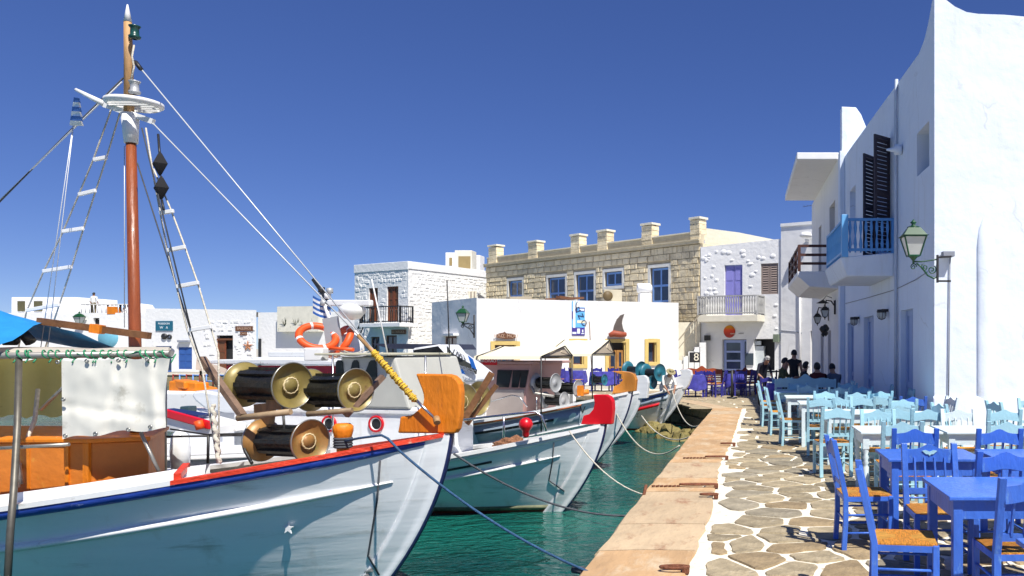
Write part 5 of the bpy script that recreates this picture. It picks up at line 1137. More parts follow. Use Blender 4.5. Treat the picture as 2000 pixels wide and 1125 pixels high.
# trunk cabin with portholes and scalloped red trim
tk = part_empty('trunk_cabin', b2_.root); E2 = b2_.E
def epx(px, off): return E2.sz(px, 700, off)[0]
OFF = .75
a0, a1 = epx(455, OFF), epx(815, OFF); g = G(); ebox(g, E2, a0, a1, 0, .82, -OFF, OFF); b2_.part(g, 'body', HULLW, parent=tk, bevel=.04)
g = G(); ebox(g, E2, a0, a1+.05, .72, .78, -OFF-.03, OFF+.03); b2_.part(g, 'ledge', CAPW, parent=tk, bevel=.01)
g = G(); ebox(g, E2, epx(640, OFF), epx(790, OFF), .79, .90, OFF-.06, OFF-.02); b2_.part(g, 'red_trim', REDST, parent=tk)
for px in (652, 687, 722, 757, 776):
    g = G(); a, _ = E2.sz(px, 700, OFF); g.lathe([(0, .012), (.055, .012), (.055, 0)], E2.pt(a, .80, OFF-.02), E2.n, 14); b2_.part(g, 'scallop', CAPW, parent=tk)
for px, py in ((643, 828), (735, 828)):
    a, z = E2.sz(px, py, OFF+.01); ph = part_empty('porthole', tk); W[ph.name] = W[b2_.root.name]
    g = G(); g.lathe([(.095, 0), (.125, 0), (.125, .03), (.095, .03), (.095, 0)], E2.pt(a, z, OFF), E2.n, 24); g.build('red_ring', REDST, tk, world=True)
    g = G(); g.lathe([(0, .008), (.096, .008)], E2.pt(a, z, OFF), E2.n, 20); g.build('porthole_glass', TINT, tk, world=True)
    g = G(); g.lathe([(.08, .01), (.096, .02), (.09, .03), (.08, .01)], E2.pt(a, z, OFF), E2.n, 20); g.build('inner_ring', CAPW, tk, world=True)
    bpy.data.objects.remove(ph)
g = G(); g.tube([b2_.pt(762, 828, .4), b2_.pt(772, 840, .4), b2_.pt(780, 850, .4)], .035, 10); g.lathe([(.05, 0), (.07, .04), (.05, .05)], b2_.pt(760, 826, .42), (-.6, 0, .6), 12); b2_.part(g, 'cowl_vent', FLGREY)
# wheelhouse
wh = part_empty('wheelhouse', b2_.root); OW = .8
a0, a1 = epx(665, OW), epx(800, OW)
g = G(); prof = [(a0, .8), (a0, 1.56), (a1-.25, 1.56), (a1, .8)]; g.prism([E2.pt(a, z, OW) for a, z in prof], -E2.n*1.6); b2_.part(g, 'body', GREYW, parent=wh, bevel=.03)
for (x0, x1, sl) in ((655, 673, 0), (680, 704, .06), (708, 738, .1)):
    A0, _ = E2.sz(x0, 740, OW); A1, _ = E2.sz(x1, 740, OW); g = G(); zb, zt = 1.2, 1.51
    g.prism([E2.pt(A0, zb, OW+.004), E2.pt(A1, zb, OW+.004), E2.pt(A1-.02, zt-.03, OW+.004), E2.pt(A1-.05, zt, OW+.004), E2.pt(A0+.05+sl, zt, OW+.004), E2.pt(A0+.02+sl, zt-.03, OW+.004)], E2.n*.012); b2_.part(g, 'window', TINT, parent=wh, bevel=.004)
g = G(); ebox(g, E2, epx(628, .8), epx(838, 0), 1.58, 1.615, -.6, .95); b2_.part(g, 'roof', mat('roof_olive', (.48, .46, .34), .6, var=.08), parent=wh, bevel=.01)
for px in (650, 831): g = G(); A0, _ = E2.sz(px, 740, .95); g.tube([E2.pt(A0, 0, .95), E2.pt(A0, 1.58, .95)], .014, 6); b2_.part(g, 'roof_post', STEEL, parent=wh)
g = G()
for k in range(5): g.tube(caten(b2_.pt(640+k*8, 697-k*3, .5), b2_.pt(760-k*12, 690-k*2, 0), .05, 12), .009, 4)
b2_.part(g, 'coiled_rope', ROPEW, parent=wh)
g = G(); g.box(b2_.pt(618, 692, .7), (.28, .2, .2)); b2_.part(g, 'searchlight_box', CAPW, parent=wh, bevel=.02)
dm = part_empty('radar_mast', b2_.root)
g = G(); p0 = b2_.pt(700, 690, 0)
g.tube([b2_.pt(668, 690, 0), b2_.pt(650, 640, 0), b2_.pt(622, 560, 0)], .03, 8, rs=[.05, .04, .02]); b2_.part(g, 'mast_post', CAPW, parent=dm)
g = G(); g.bar(b2_.pt(612, 545, 0), b2_.pt(640, 585, 0), .05, .05); b2_.part(g, 'navigation_lights', IRON, parent=dm)
for (x, y, m_) in ((640, 578, CAPW), (632, 592, FLGREY), (628, 566, IRON), (644, 568, FLGREY)): g = G(); g.lathe([(.0, -.05), (.05, -.04), (.05, .04), (0, .05)], b2_.pt(x, y, 0), (0, 0, 1), 10); b2_.part(g, 'light', m_, parent=dm)
g = G(); c = b2_.pt(688, 606, 0); g.lathe([(0, -.16), (.12, -.13), (.2, -.03), (.2, .04), (.14, .08), (0, .1)], c, (0, 0, 1), 20); b2_.part(g, 'radar_dome', CAPW, parent=dm)
g = G(); g.bar(b2_.pt(642, 592, 0), b2_.pt(726, 592, 0), .1, .1); b2_.part(g, 'radar_scanner', CAPW, parent=dm, bevel=.02)
g = G(); g.lathe([(0, .4), (.12, .38), (.2, .28), (.22, 0)], b2_.pt(684, 690, -.45), (0, 0, 1), 20); b2_.part(g, 'white_dome', CAPW, parent=dm)
g = G(); g.bar(b2_.pt(655, 686, .1), b2_.pt(645, 620, .1), .25, .03, up=(0, 1, 0)); b2_.part(g, 'mast_board', FLGREY, parent=dm)
wire(b2_, [b2_.pt(726, 545, 0), b2_.pt(757, 690, 0)], .012, CAPW, 'whip_aerial'); wire(b2_, [b2_.pt(873, 548, 0), b2_.pt(878, 690, 0)], .010, IRON, 'whip_aerial')
# lifebuoys lie on the wheelhouse roof
def ringbuoy(c, nrm, Rr, r, label):
    t = thing('lifebuoy', label, 'lifebuoy', c); nrm = Vector(nrm).normalized(); a = nrm.orthogonal().normalized(); b = nrm.cross(a); n = 32
    g = G(); g.tube([c+(a*math.cos(2*math.pi*j/n)+b*math.sin(2*math.pi*j/n))*Rr for j in range(n+1)], r, 10, cap=False); g.build('ring', LIFE, t, world=True)
    for k in range(4): 
        g = G(); g.tube([c+(a*math.cos(q)+b*math.sin(q))*Rr for q in [2*math.pi*(k/4)+j*.05 for j in range(4)]], r*1.05, 10); g.build('band', CAPW, t, world=True)
ringbuoy(b2_.pt(620, 658, .3), (.45, -.55, .75), .26, .055, 'orange lifebuoy leaning at the front of the wheelhouse roof, the whole ring in view'); ringbuoy(b2_.pt(664, 668, -.05), (-.55, -.7, .5), .25, .055, 'orange lifebuoy behind the other one, beside the white dome')
g = G(); g.tube([b2_.pt(640, 680, .3), b2_.pt(690, 683, .3)], .03, 6); single(g, 'orange_bundle', LIFE, 'small orange roll lying on the wheelhouse roof below the lifebuoys', 'bundle', b2_.pt(660, 684, .3))
fl = thing('greek_flag', 'small blue and white striped flag drooping from the radar mast', 'flag', b2_.pt(618, 605, 0))
for k in range(7):
    g = G(); y0 = 577+k*5; g.smooth = True; g.grid([[b2_.pt(611+j*7, y0+j*3+1.5*math.sin(j)+e*5, .02*math.sin(j*1.4)) for j in range(6)] for e in (0, 1)]); g.build('stripe', CAPW if k % 2 else mat('flag_blue', (.03, .12, .40), .8), fl, world=True)
# drums on the foredeck of boat 2
drum(b2_.root, b2_.pt(802, 784, .3), (-.9, .4, 0), .3, .2, .1, BRASS, ribs=False)
drum(b2_.root, b2_.pt(903, 785, .3), (-.9, .4, 0), .32, .27, .12, BRASS, ribs=False); drum(b2_.root, b2_.pt(930, 778, -.3), (-.9, .4, 0), .32, .27, .12, BRASS, ribs=False)
g = G(); g.bar(b2_.pt(961, 728, .45), b2_.pt(905, 822, .6), .06, .09); b2_.part(g, 'haul_arm', BEAM); g = G(); g.bar(b2_.pt(970, 752, .35), b2_.pt(912, 828, .5), .05, .07); b2_.part(g, 'haul_arm', BEAM)
g = G(); g.bar(b2_.pt(757, 745, .6), b2_.pt(790, 800, .5), .05, .06); b2_.part(g, 'haul_arm', RUSTP); g = G(); g.bar(b2_.pt(759, 740, .6), b2_.pt(759, 790, .6), .03, .04); b2_.part(g, 'cabin_edge_post', IRON)
g = G(); g.box(b2_.pt(775, 752, -.1), (.45, .3, .5)); b2_.part(g, 'white_locker', CAPW, bevel=.02)
g = G(); g.box(b2_.pt(728, 760, .3), (.6, .3, .28)); 
ntt = b2_.part(g, 'net_crate', mat('rusty_nets', (.28, .08, .04), .9, var=.6, vs=25, bump=1.5, bs=30))

# ============================ boat 3: varnished stemhead, V mark
sh3 = lambda d: .75+(.15+.66*max(0, 1-d/4.2)**1.6+.02*max(0, d-4))
b3 = Boat('fishing_boat', 'white fishing boat with varnished pine stemhead, grey drums and pinkish wheelhouse', 'boat', (-2.2, 15.8), R(13), 9.5, 3.0, sh3, rake=(.16, .27), d0=1.5, group='wooden fishing boats moored side by side')
b3.hull(); b3.deck(CAPW, dz=.12); b3.stem(.3, edge=NAVY); b3.cap('cap_rail', CAPW, .05, 9.2, .25, th=.05, out=.05, lift=.03)
b3.strip('orange_line', mat('orange_line', (.60, .17, .05), .5, var=.2), .75, 4, .02, .06, off=.05); b3.strip('grey_panel', mat('hull_grey_blue', (.30, .37, .45), .3), .75, 8, .08, .42, off=.008); b3.strip('black_stripe', IRON, 1.2, 8, .2, .25, off=.02); b3.strip('white_stripe', CAPW, .5, 8, .44, .48, off=.035); b3.rail('lower_rail', CAPW, .4, 9, .62, .03, .06)
b3.head([(1194, 725), (1214, 725), (1229, 727), (1238, 731), (1242, 742), (1240, 764), (1195, 770), (1199, 755), (1210, 750), (1216, 742), (1214, 732)], VARN, th=.12)
text('V', .2, IRON, b3.root, b3.E.M(b3.E.sz(1141, 800, .55)[0], b3.E.sz(1141, 801, .55)[1], .62))
A3 = (-.93, .36, 0)
drum(b3.root, b3.pt(1084, 748, .5), A3, .42, .185, .1, FLGREY, flat=True, ring=False, rim=FLGREY); drum(b3.root, b3.pt(1128, 759, .2), A3, .42, .175, .1, FLGREY, flat=True, ring=False, rim=FLGREY); drum(b3.root, b3.pt(1101, 782, .5), A3, .42, .16, .09, FLGREY, flat=True, ring=False, rim=FLGREY)
g = G(); g.tube([b3.pt(1021, 723, .6), b3.pt(1044, 768, .6), b3.pt(1082, 774, .6)], .03, 8); b3.part(g, 'haul_arm', GALV); g = G(); g.tube([b3.pt(1048, 775, .6), b3.pt(1048, 800, .6)], .015, 6); g.tube([b3.pt(940, 790, .9), b3.pt(1000, 772, .9), b3.pt(1015, 775, .9), b3.pt(1030, 795, .9)], .014, 6); b3.part(g, 'handrail', STEEL)
g = G(); g.tube([b3.pt(1127, 768, .3), b3.pt(1150, 765, .2)], .05, 8); g.box(b3.pt(1134, 763, .4), (.12, .1, .2)); b3.part(g, 'mooring_post', ORANGE)
g = G(); g.box(b3.pt(1010, 787, .3), (.42, .3, .16)); b3.part(g, 'blue_crate', mat('crate_blue', (.03, .06, .28), .5), bevel=.01)
g = G(); 
for k in range(7): g.tube(caten(b3.pt(948+k*6, 784-k*2, .5), b3.pt(965+k*5, 776+k*1.5, .45), .04, 6), .03, 6)
b3.part(g, 'yellow_nets', YELLOW, kind='stuff')
w3 = part_empty('wheelhouse', b3.root); E3 = b3.E
a0, a1 = E3.sz(943, 700, .7)[0], E3.sz(1026, 700, .7)[0]
g = G(); g.prism([E3.pt(a0, .3, .7), E3.pt(a0-.05, 1.38, .7), E3.pt(a1+.12, 1.38, .7), E3.pt(a1-.06, .3, .7)], -E3.n*1.4); b3.part(g, 'body', PINK, parent=w3, bevel=.02)
g = G(); g.prism([E3.pt(a0+.02, .32, .704), E3.pt(a0+.02, .88, .704), E3.pt(a1-.02, .88, .704), E3.pt(a1-.06, .32, .704)], E3.n*.02); b3.part(g, 'lower_panel', mat('wheelhouse_taupe', (.36, .31, .29), .5), parent=w3)
for x0, x1 in ((970, 994), (1000, 1012), (1016, 1026)):
    A0, A1 = E3.sz(x0, 740, .7)[0], E3.sz(x1, 740, .7)[0]; g = G(); g.prism([E3.pt(A0, .92, .704), E3.pt(A1, .92, .704), E3.pt(A1+.08, 1.26, .704), E3.pt(A0+.03, 1.26, .704)], E3.n*.02); b3.part(g, 'window', TINT, parent=w3)
g = G(); ebox(g, E3, a0-.1, a1+.25, 1.38, 1.43, -.8, .85); b3.part(g, 'roof', PINK, parent=w3, bevel=.01)
nb = part_empty('name_board', w3); W[nb.name] = W[b3.root.name]; g = G(); A0, A1 = E3.sz(939, 700, .88)[0], E3.sz(970, 700, .88)[0]; ebox(g, E3, A0, A1, 1.36, 1.52, .86, .88); b3.part(g, 'board', REDST, parent=nb); tt = text('NIKOΛAOΣ', .085, CAPW, b3.root, E3.M((A0+A1)/2, 1.44, .89), name='name_lettering')
def awning(b, px0, px1, pxg, ytop, yeave, off, name, label, hw=1.1):
    t = thing(name, label, 'awning', b.pt((px0+px1)/2, 720, 0)); E = b.E; a0 = E.sz(px0, 690, off)[0]; a1 = E.sz(px1, 690, off)[0]; _, ze = E.sz(px1, yeave, off); _, zr = E.sz(pxg, ytop, 0)
    g = G(); g.smooth = False; rows = []
    for i in range(15):
        a = a0+(a1-a0)*i/14; sag = .03*math.sin(i/14*math.pi*3)**2; rows.append([E.pt(a, ze-.06, off), E.pt(a, ze, off*.98), E.pt(a, (ze+zr)/2-.02-sag, off*.5), E.pt(a, zr-sag*.4, 0), E.pt(a, (ze+zr)/2-.02-sag, off*.5-hw), E.pt(a, ze, -hw), E.pt(a, ze-.06, -hw-.01)])
    g.grid(rows); g.build('canvas', CANVAS, t, world=True)
    g = G(); g.add([E.pt(a1-.01, ze, off), E.pt(a1-.01, zr-.02, 0), E.pt(a1-.01, ze, -hw)], [(0, 1, 2)]); g.build('gable', mat('gable_canvas', (.50, .42, .32), .8), t, world=True)
    for a in (a1, a0+(a1-a0)*.05): 
        for o_ in (off, -hw): g = G(); g.tube([E.pt(a, ze, o_), E.pt(a, .1, o_)], .016, 6); g.build('pole', IRON, t, world=True)
        g = G(); g.tube([E.pt(a+.01, ze, -hw), E.pt(a+.01, ze, off), E.pt(a+.01, zr, 0), E.pt(a+.01, ze, -hw)], .014, 6); g.build('gable_frame', IRON, t, world=True)
awning(b3, 925, 1057, 1082, 676, 696, 1.0, 'boat_awning', 'long cream boat awning over the pinkish wheelhouse, open gable at its right end', hw=.35)

# ============================ boat 4 and 5
sh4 = lambda d: .75+(-.02+.62*max(0, 1-d/3.6)**1.6)
b4 = Boat('fishing_boat', 'white fishing boat with plain white stemhead and blue and red stripes, fourth from the front', 'boat', (-2.5, 19.9), R(14), 8.5, 2.7, sh4, rake=(.2, .3), d0=1.4, group='wooden fishing boats moored side by side')
b4.hull(); b4.deck(CAPW, dz=.1); b4.stem(.26, edge=CAPW); b4.cap('cap_rail', CAPW, .05, 8, .22, lift=.02); b4.strip('blue_stripe', NAVY if False else BLUEDK, .3, 7.8, .03, .12, off=.01); b4.strip('red_stripe', REDST, .35, 7.8, .30, .40, off=.012); b4.strip('grey_band', mat('hull_grey_blue', (.30, .37, .45), .3), .3, 7.8, .13, .28, off=.006)
b4.head([(1243, 734), (1258, 733), (1264, 738), (1266, 748), (1263, 778), (1232, 780), (1236, 765)], HULLW, th=.13)
text('Γ', .13, IRON, b4.root, b4.E.M(b4.E.sz(1247, 812, .16)[0], b4.E.sz(1247, 812, .16)[1], .2)); text('E', .13, IRON, b4.root, b4.E.M(b4.E.sz(1237, 848, .16)[0], b4.E.sz(1237, 848, .16)[1], .15))
awning(b4, 1060, 1157, 1186, 664, 691, 1.0, 'boat_awning', 'shorter cream boat awning farther right, its open gable in front of the golden wooden door', hw=.35)
wire(b4, [b4.pt(1151, 628, 0), b4.pt(1154, 690, 0), b4.pt(1158, 760, 0)], .014, RUSTP, 'aerial_pole')
drum(b4.root, b4.pt(1180, 742, .2), A3, .3, .14, .08, TEALFL, flat=True, ring=False, rim=TEALFL)
sh5 = lambda d: .75+(-.10+.68*max(0, 1-d/3.4)**1.6)
b5 = Boat('fishing_boat', 'white fishing boat farthest along the quay with teal drums and blue and red stripes', 'boat', (-1.68, 23.6), R(16), 8.5, 2.7, sh5, rake=(.32, .30), d0=1.5, group='wooden fishing boats moored side by side')
b5.hull(); b5.deck(CAPW, dz=.1); b5.stem(.28, edge=CAPW); b5.cap('cap_rail', CAPW, .05, 8, .22, lift=.02); b5.strip('blue_stripe', BLUEDK, .4, 7.8, .06, .15, off=.01); b5.strip('red_stripe', REDST, .5, 7.8, .34, .44, off=.02); b5.strip('grey_band', mat('hull_grey_blue', (.30, .37, .45), .3), .35, 7.8, .16, .31, off=.006)
b5.head([(1326, 722), (1343, 721), (1349, 724), (1351, 733), (1344, 752), (1338, 760), (1308, 764), (1312, 748), (1318, 738), (1329, 734), (1331, 728)], HULLW, th=.14)
for x, y, o_, r_ in ((1252, 723, .4, .26), (1288, 728, .5, .26), (1274, 747, .6, .2)): drum(b5.root, b5.pt(x, y, o_), (-.8, .55, 0), .5, r_, .12, TEALFL, flat=True, ring=False, ribs=False, rim=TEALFL)
for b_ in (b4, b5):
    g = G(); E = b_.E; ebox(g, E, 1.2, 4.6, .0, .55, -.6, .6); b_.part(g, 'deckhouse', CAPW, bevel=.04)

# ============================ boats seen behind
cr = thing('cabin_cruiser', 'white cabin boat with broad red band and blue grey windows behind the big drums', 'boat', (-8.5, 16.5, WZ), -R(10))
Ec = Edge((P(400, 0, 16.6).x, 16.9), (P(705, 0, 15.9).x, 15.9)); L = Ec.L
g = G(); ebox(g, Ec, -.8, L+.3, WZ-.2, .55, -1.8, 0); g.build('hull', HULLW, cr, world=True, bevel=.12)
g = G(); ebox(g, Ec, .2, L-.05, .5, 1.32, -1.6, -.1); g.build('cabin', HULLW, cr, world=True, bevel=.06)
g = G(); ebox(g, Ec, .25, L-.12, 1.17, 1.33, -.11, -.06); g.build('red_band', mat('dark_red_paint', (.38, .008, .02), .4), cr, world=True, bevel=.02)
g = G(); g.smooth = False; g.prism([Ec.pt(-.3, 1.36, .05), Ec.pt(0, 1.45, .05), Ec.pt(L*.5, 1.47, .05), Ec.pt(L-.1, 1.42, .05), Ec.pt(L, 1.34, .05)], -Ec.n*1.75); g.build('roof', CAPW, cr, world=True, bevel=.02)
for u0, u1 in ((.08, .3), (.36, .58), (.64, .93)): g = G(); ebox(g, Ec, L*u0, L*u1, .80, 1.12, -.11, -.07); g.build('window', mat('blue_grey_glass', (.10, .16, .24), .12, spec=.8), cr, world=True, bevel=.02)
up = thing('flybridge_boat', 'white boat with long grey stripe and small arched windows farther behind the red banded one', 'boat', (-14, 24, WZ))
Eu = Edge((P(500, 0, 24).x, 24.3), (P(655, 0, 23.5).x, 23.5)); g = G(); ebox(g, Eu, -.5, Eu.L, WZ-.1, 1.42, -2, 0); g.build('hull', HULLW, up, world=True, bevel=.1)
g = G(); ebox(g, Eu, -.2, Eu.L*.98, 1.2, 1.28, 0, .02); g.build('grey_stripe', mat('stripe_grey', (.30, .32, .36), .5), up, world=True); g = G(); ebox(g, Eu, 0, Eu.L*.9, 1.42, 1.6, -1.6, -.2); g.build('upper_deck', CAPW, up, world=True, bevel=.04)
for u in (.30, .75, .88): g = G(); ebox(g, Eu, Eu.L*u, Eu.L*u+.22, .84, 1.02, 0, .02); g.build('window', TINT, up, world=True, bevel=.02)
ya = thing('motor_yacht', 'white motor yacht with dark windscreens and blue side stripes behind the orange stemhead', 'boat', (-5.5, 14.3, WZ))
Ey = Edge((-8.2, 14.6), (-4.15, 13.9))
def ypt(x, y, o=0.): return Ey.pt(*Ey.sz(x, y, o), o)
g = G(); g.prism([ypt(x, y) for x, y in ((804, 680), (858, 672), (872, 690), (905, 712), (928, 730), (930, 746), (870, 748), (806, 722))], -Ey.n*.7); g.build('superstructure', HULLW, ya, world=True, bevel=.04)
g = G(); ebox(g, Ey, .3, Ey.L-1.2, WZ-.1, .95, -1.9, .0); g.build('hull', HULLW, ya, world=True, bevel=.15)
g = G(); g.prism([ypt(x, y, .02) for x, y in ((808, 684), (856, 676), (873, 695), (812, 698))], Ey.n*.02); g.build('side_window', TINT, ya, world=True)
g = G(); g.prism([ypt(x, y, .02) for x, y in ((874, 676), (884, 690), (918, 710), (932, 722), (931, 731), (900, 712), (876, 700))], Ey.n*.03); g.build('windscreen', mat('smoked_grey', (.06, .065, .06), .2), ya, world=True)
for q_ in (((914, 694), (924, 702), (931, 722), (922, 718)), ((896, 720), (904, 722), (909, 731), (899, 729))): g = G(); g.prism([ypt(x, y, .05) for x, y in q_], Ey.n*.01); g.build('blue_stripe', mat('stripe_blue', (.02, .14, .50), .4), ya, world=True)
g = G(); g.prism([ypt(x, y, -.2) for x, y in ((725, 671), (858, 672), (866, 683), (760, 681))], -Ey.n*1.2); g.build('dark_canopy', mat('navy_canvas', (.02, .025, .05), .7), ya, world=True)
for k in range(3): g = G(); g.tube([ypt(885+k*6, 690+k*4, 0), ypt(888+k*6, 682+k*4, .1), ypt(893+k*6, 684+k*4, .1), ypt(897+k*6, 697+k*4, 0)], .015, 6); g.build('rail_loop', CAPW, ya, world=True)
M_ = Ey.M(*Ey.sz(893, 714, .05), .08)@Matrix.Rotation(R(-16), 4, 'Z'); text('ΓΙΟΣ Ναυτικός', .11, CABLE, ya, M_, name='hull_lettering')
# left: small motor boats, red boat, wooden rudder
mb = thing('motorboat', 'small white motorboat with grey side stripe and dark outboard behind the mast ladder', 'boat', (-10, 14, WZ), -R(10))
Em = Edge((P(335, 0, 14.2).x, 14.2), (P(520, 0, 13.6).x, 13.6)); g = G(); g.prism([Em.pt(*Em.sz(x, y)) for x, y in ((372, 772), (380, 784), (400, 800), (440, 812), (520, 812), (520, 775), (440, 770), (395, 762), (378, 764))], -Em.n*1.4); g.build('topsides', HULLW, mb, world=True, bevel=.05)
g = G(); ebox(g, Em, .2, Em.L, WZ-.1, .62, -1.5, -.05); g.build('hull', HULLW, mb, world=True, bevel=.08); g = G(); g.prism([Em.pt(*Em.sz(x, y, .02), .02) for x, y in ((414, 806), (478, 808), (478, 816), (425, 815))], Em.n*.01); g.build('grey_stripe', MATS['stripe_grey'], mb, world=True); g = G(); g.prism([Em.pt(*Em.sz(x, y, .02), .02) for x, y in ((418, 822), (436, 826), (436, 842), (425, 838))], Em.n*.01); g.build('green_panel', mat('dark_green', (.02, .06, .05), .5), mb, world=True)
g = G(); g.box(P(368, 800, 13.4), (.16, .2, .12)); g.tube([P(368, 803, 13.4), P(371, 822, 13.4)], .05, 8); g.build('outboard_motor', mat('teal_black', (.03, .06, .07), .4), mb, world=True, bevel=.02)
rdb = thing('red_boat', 'small boat with bright red gunwale and navy edge left of the motorboat', 'boat', (-9.5, 12, WZ))
g = G(); g.bar(P(322, 806, 11.8), P(412, 831, 11.4), .06, .12); g.build('red_gunwale', REDST, rdb, world=True, bevel=.015); g = G(); g.prism([P(325, 812, 11.8), P(412, 836, 11.4), P(412, 850, 11.4), P(325, 842, 11.8)], (0, .8, 0)); g.build('hull', CAPW, rdb, world=True); g = G(); g.bar(P(325, 801, 12), P(400, 812, 12), .3, .04); g.build('navy_deck', NAVY, rdb, world=True)
g = G(); g.tube([P(387, 822, 11.4), P(392, 838, 11.4)], .06, 8); g.build('orange_float', LIFE, rdb, world=True)
wk = thing('wooden_boat', 'orange varnished wooden boat part with blocky stern left of the mast ladder', 'boat', (-12, 17, WZ))
for a_, b_, w_ in (((343, 756), (395, 760), .28), ((352, 748), (375, 752), .16), ((390, 758), (435, 768), .12), ((355, 765), (376, 778), .3)): g = G(); g.bar(P(*a_, 17), P(*b_, 16.7), .3, w_); g.build('timber', ORANGE, wk, world=True, bevel=.03)
g = G(); g.box(P(400, 785, 17), (1.6, 1.2, .5)); g.box(P(365, 802, 17.2), (1.6, 1.4, .6)); g.build('hull', CAPW, wk, world=True, bevel=.05)
g = G(); g.lathe([(.0, -.2), (.085, -.18), (.1, 0), (.085, .18), (.03, .24), (0, .25)], P(352, 882, 8.75), (0, 0, 1), 14); single(g, 'fender', HULLW, 'white sausage fender hanging on the far rail beyond the orange cabin', 'fender', P(352, 895, 8.75))
# white dinghy deck behind (fills the gap between the orange cabin and drums)
dn = thing('white_boat', 'plain white boat deck lying between the big fishing boat and the red stemhead one', 'boat', (-7, 9.9, WZ))
g = G(); g.smooth = True; 
b6 = Boat('white_launch', 'low white launch lying close behind the big front boat', 'boat', (-5.0, 9.9), R(10), 7, 1.5, lambda d: 1.05+.15*max(0, 1-d/4), rake=(.15, .2)); b6.hull(); b6.deck(CAPW, dz=.02); b6.rail('rail', CAPW, .2, 6.8, .05, .03, .03)
bpy.data.objects.remove(dn)
# loose gear on the decks
NETM = mat('brown_net', (.22, .10, .05), .95, var=.6, vs=22, bump=1.6, bs=40); NETY = mat('yellow_net', (.55, .42, .08), .95, var=.5, vs=22, bump=1.6, bs=40)
def heap(c, rx, ry, rz_, m, label, seed):
    bm = bmesh.new(); bmesh.ops.create_icosphere(bm, subdivisions=4, radius=1)
    for v in bm.verts:
        n_ = v.co.normalized(); k = 1+.35*mnoise.noise(n_*2.2+Vector((seed, 0, 0)))+.16*mnoise.noise(n_*7+Vector((0, seed, 0)))+.06*mnoise.noise(n_*18); v.co = Vector((n_.x*rx*k, n_.y*ry*k, max(-.02, n_.z*rz_*k)))
    me = bpy.data.meshes.new('net_heap'); bm.to_mesh(me); bm.free(); me.materials.append(m); o = bpy.data.objects.new('net_heap', me); COL.objects.link(o); o.location = c; W[o.name] = Matrix.Translation(c); tag(o, label, 'fishing net')
def ondeck(b, d, off, dz): p = b.loc-b.ax*d+b.E.n*off; p.z = WZ+b.sh(d)-dz; return p
heap(ondeck(b1, 3.0, -.3, .33), .34, .3, .30, NETM, 'brown heap of fishing net on the deck just right of the orange cabin', 3)
heap(ondeck(b2_, 1.45, .1, .05), .26, .22, .16, NETM, 'brown heap of net on the foredeck of the red stemhead boat', 8)
heap(ondeck(b3, 2.35, .5, .1), .3, .25, .18, NETY, 'yellow heap of net on the deck before the pinkish wheelhouse', 5)
heap(ondeck(b4, 1.1, .0, .08), .22, .2, .14, NETM, 'small net heap on the bow of the white stemhead boat', 11)
# mooring lines and rusty rings
def rope(pts, r, m, label, seg=None, name='mooring_rope'):
    g = G(); g.tube(pts, r, 6); single(g, name, m, label, 'rope', pts[-1])
rope([P(672, 862, 7.05), P(700, 856, 6.95), P(745, 850, 6.78), P(757, 856, 6.74)]+caten(P(762, 864, 6.70), P(1152, 1118, 6.0), .10)[1:], .0105, ROPEB, 'thick blue mooring rope from the orange post down to the quay edge at the bottom')
rope(caten(P(886, 886, 7.3), P(1392, 968, 9.0), .38), .011, ROPEK, 'dark mooring rope sagging from the orange stemhead boat to the rusty ring on the coping')
rope(caten(b2_.pt(1112, 842, .5), P(1378, 949, 9.6), .45), .010, ROPEW, 'pale mooring rope from the deck of the red stemhead boat to the quay')
rope(caten(b3.pt(1200, 800, .1), P(1327, 870, 14.5), .45), .013, ROPEW, 'pale mooring rope sagging from the varnished stemhead boat to the quay wall')
rope(caten(b4.pt(1253, 812, .1), P(1365, 843, 16.5), .35), .014, ROPEW, 'pale mooring rope sagging from the white stemhead boat to the quay edge')
rope(caten(b5.pt(1312, 760, .15), P(1372, 826, 18.0), .45), .014, ROPEW, 'white mooring rope hanging from the farthest boat to the quay edge')
RUST = mat('rust', (.16, .055, .025), .8, var=.35, vs=20, bump=.8, bs=50)
for k, (x0, y0, x1, y1, lb) in enumerate(((1290, 1108, 1345, 1112, 'rusty mooring loop at the bottom of the picture'), (1368, 966, 1402, 968, 'rusty mooring loop with the dark rope end knotted to it'), (1328, 944, 1402, 951, 'rusty mooring bar with chain just beyond the dark rope'), (1378, 892, 1422, 894, 'rusty mooring loop in the middle of the quay'), (1408, 868, 1436, 866, 'farthest rusty mooring loop on the coping'))):
    t = thing('mooring_ring', lb, 'mooring ring', P((x0+x1)/2, (y0+y1)/2, F*H/((y0+y1)/2-PY)), group='rusty mooring rings'); Y_ = F*H/((y0+y1)/2-PY); a_, b_ = P(x0, (y0+y1)/2, Y_*.98), P(x1, (y0+y1)/2, Y_*.98); a_.z = b_.z = .045; dv = (b_-a_)
    g = G(); sd = Vector((0, .035, 0)); n = 14; g.tube([a_.lerp(b_, .5)+dv*.5*math.cos(2*math.pi*j/n)+sd*math.sin(2*math.pi*j/n) for j in range(n+1)], .013, 6, cap=False); g.build('loop', RUST, t, world=True)
    g = G(); g.box(b_+Vector((-.02, 0, -.02)), (.05, .07, .05)); g.build('staple', RUST, t, world=True)
    if k in (2, 3): 
        g = G(); 
        for j in range(7): g.tube([a_+Vector((-.05*j, .01*(j % 2), -.02)), a_+Vector((-.05*j-.04, -.01*(j % 2), -.025))], .012, 5)
        g.build('chain', RUST, t, world=True)
g = G(); g.tube([P(1256, 972, 9.1), P(1262, 948, 9.2)], .02, 6); single(g, 'iron_stake', RUST, 'short rusty iron stake standing up at the quay edge', 'stake', P(1256, 972, 9.1))
g = G(); g.tube([P(1120, 1112, 6.1), P(1140, 1114, 6.05)], .03, 8); single(g, 'rope_knot', ROPEK, 'lump of knotted rope on the blue mooring line at the quay edge', 'knot', P(1130, 1113, 6.1))
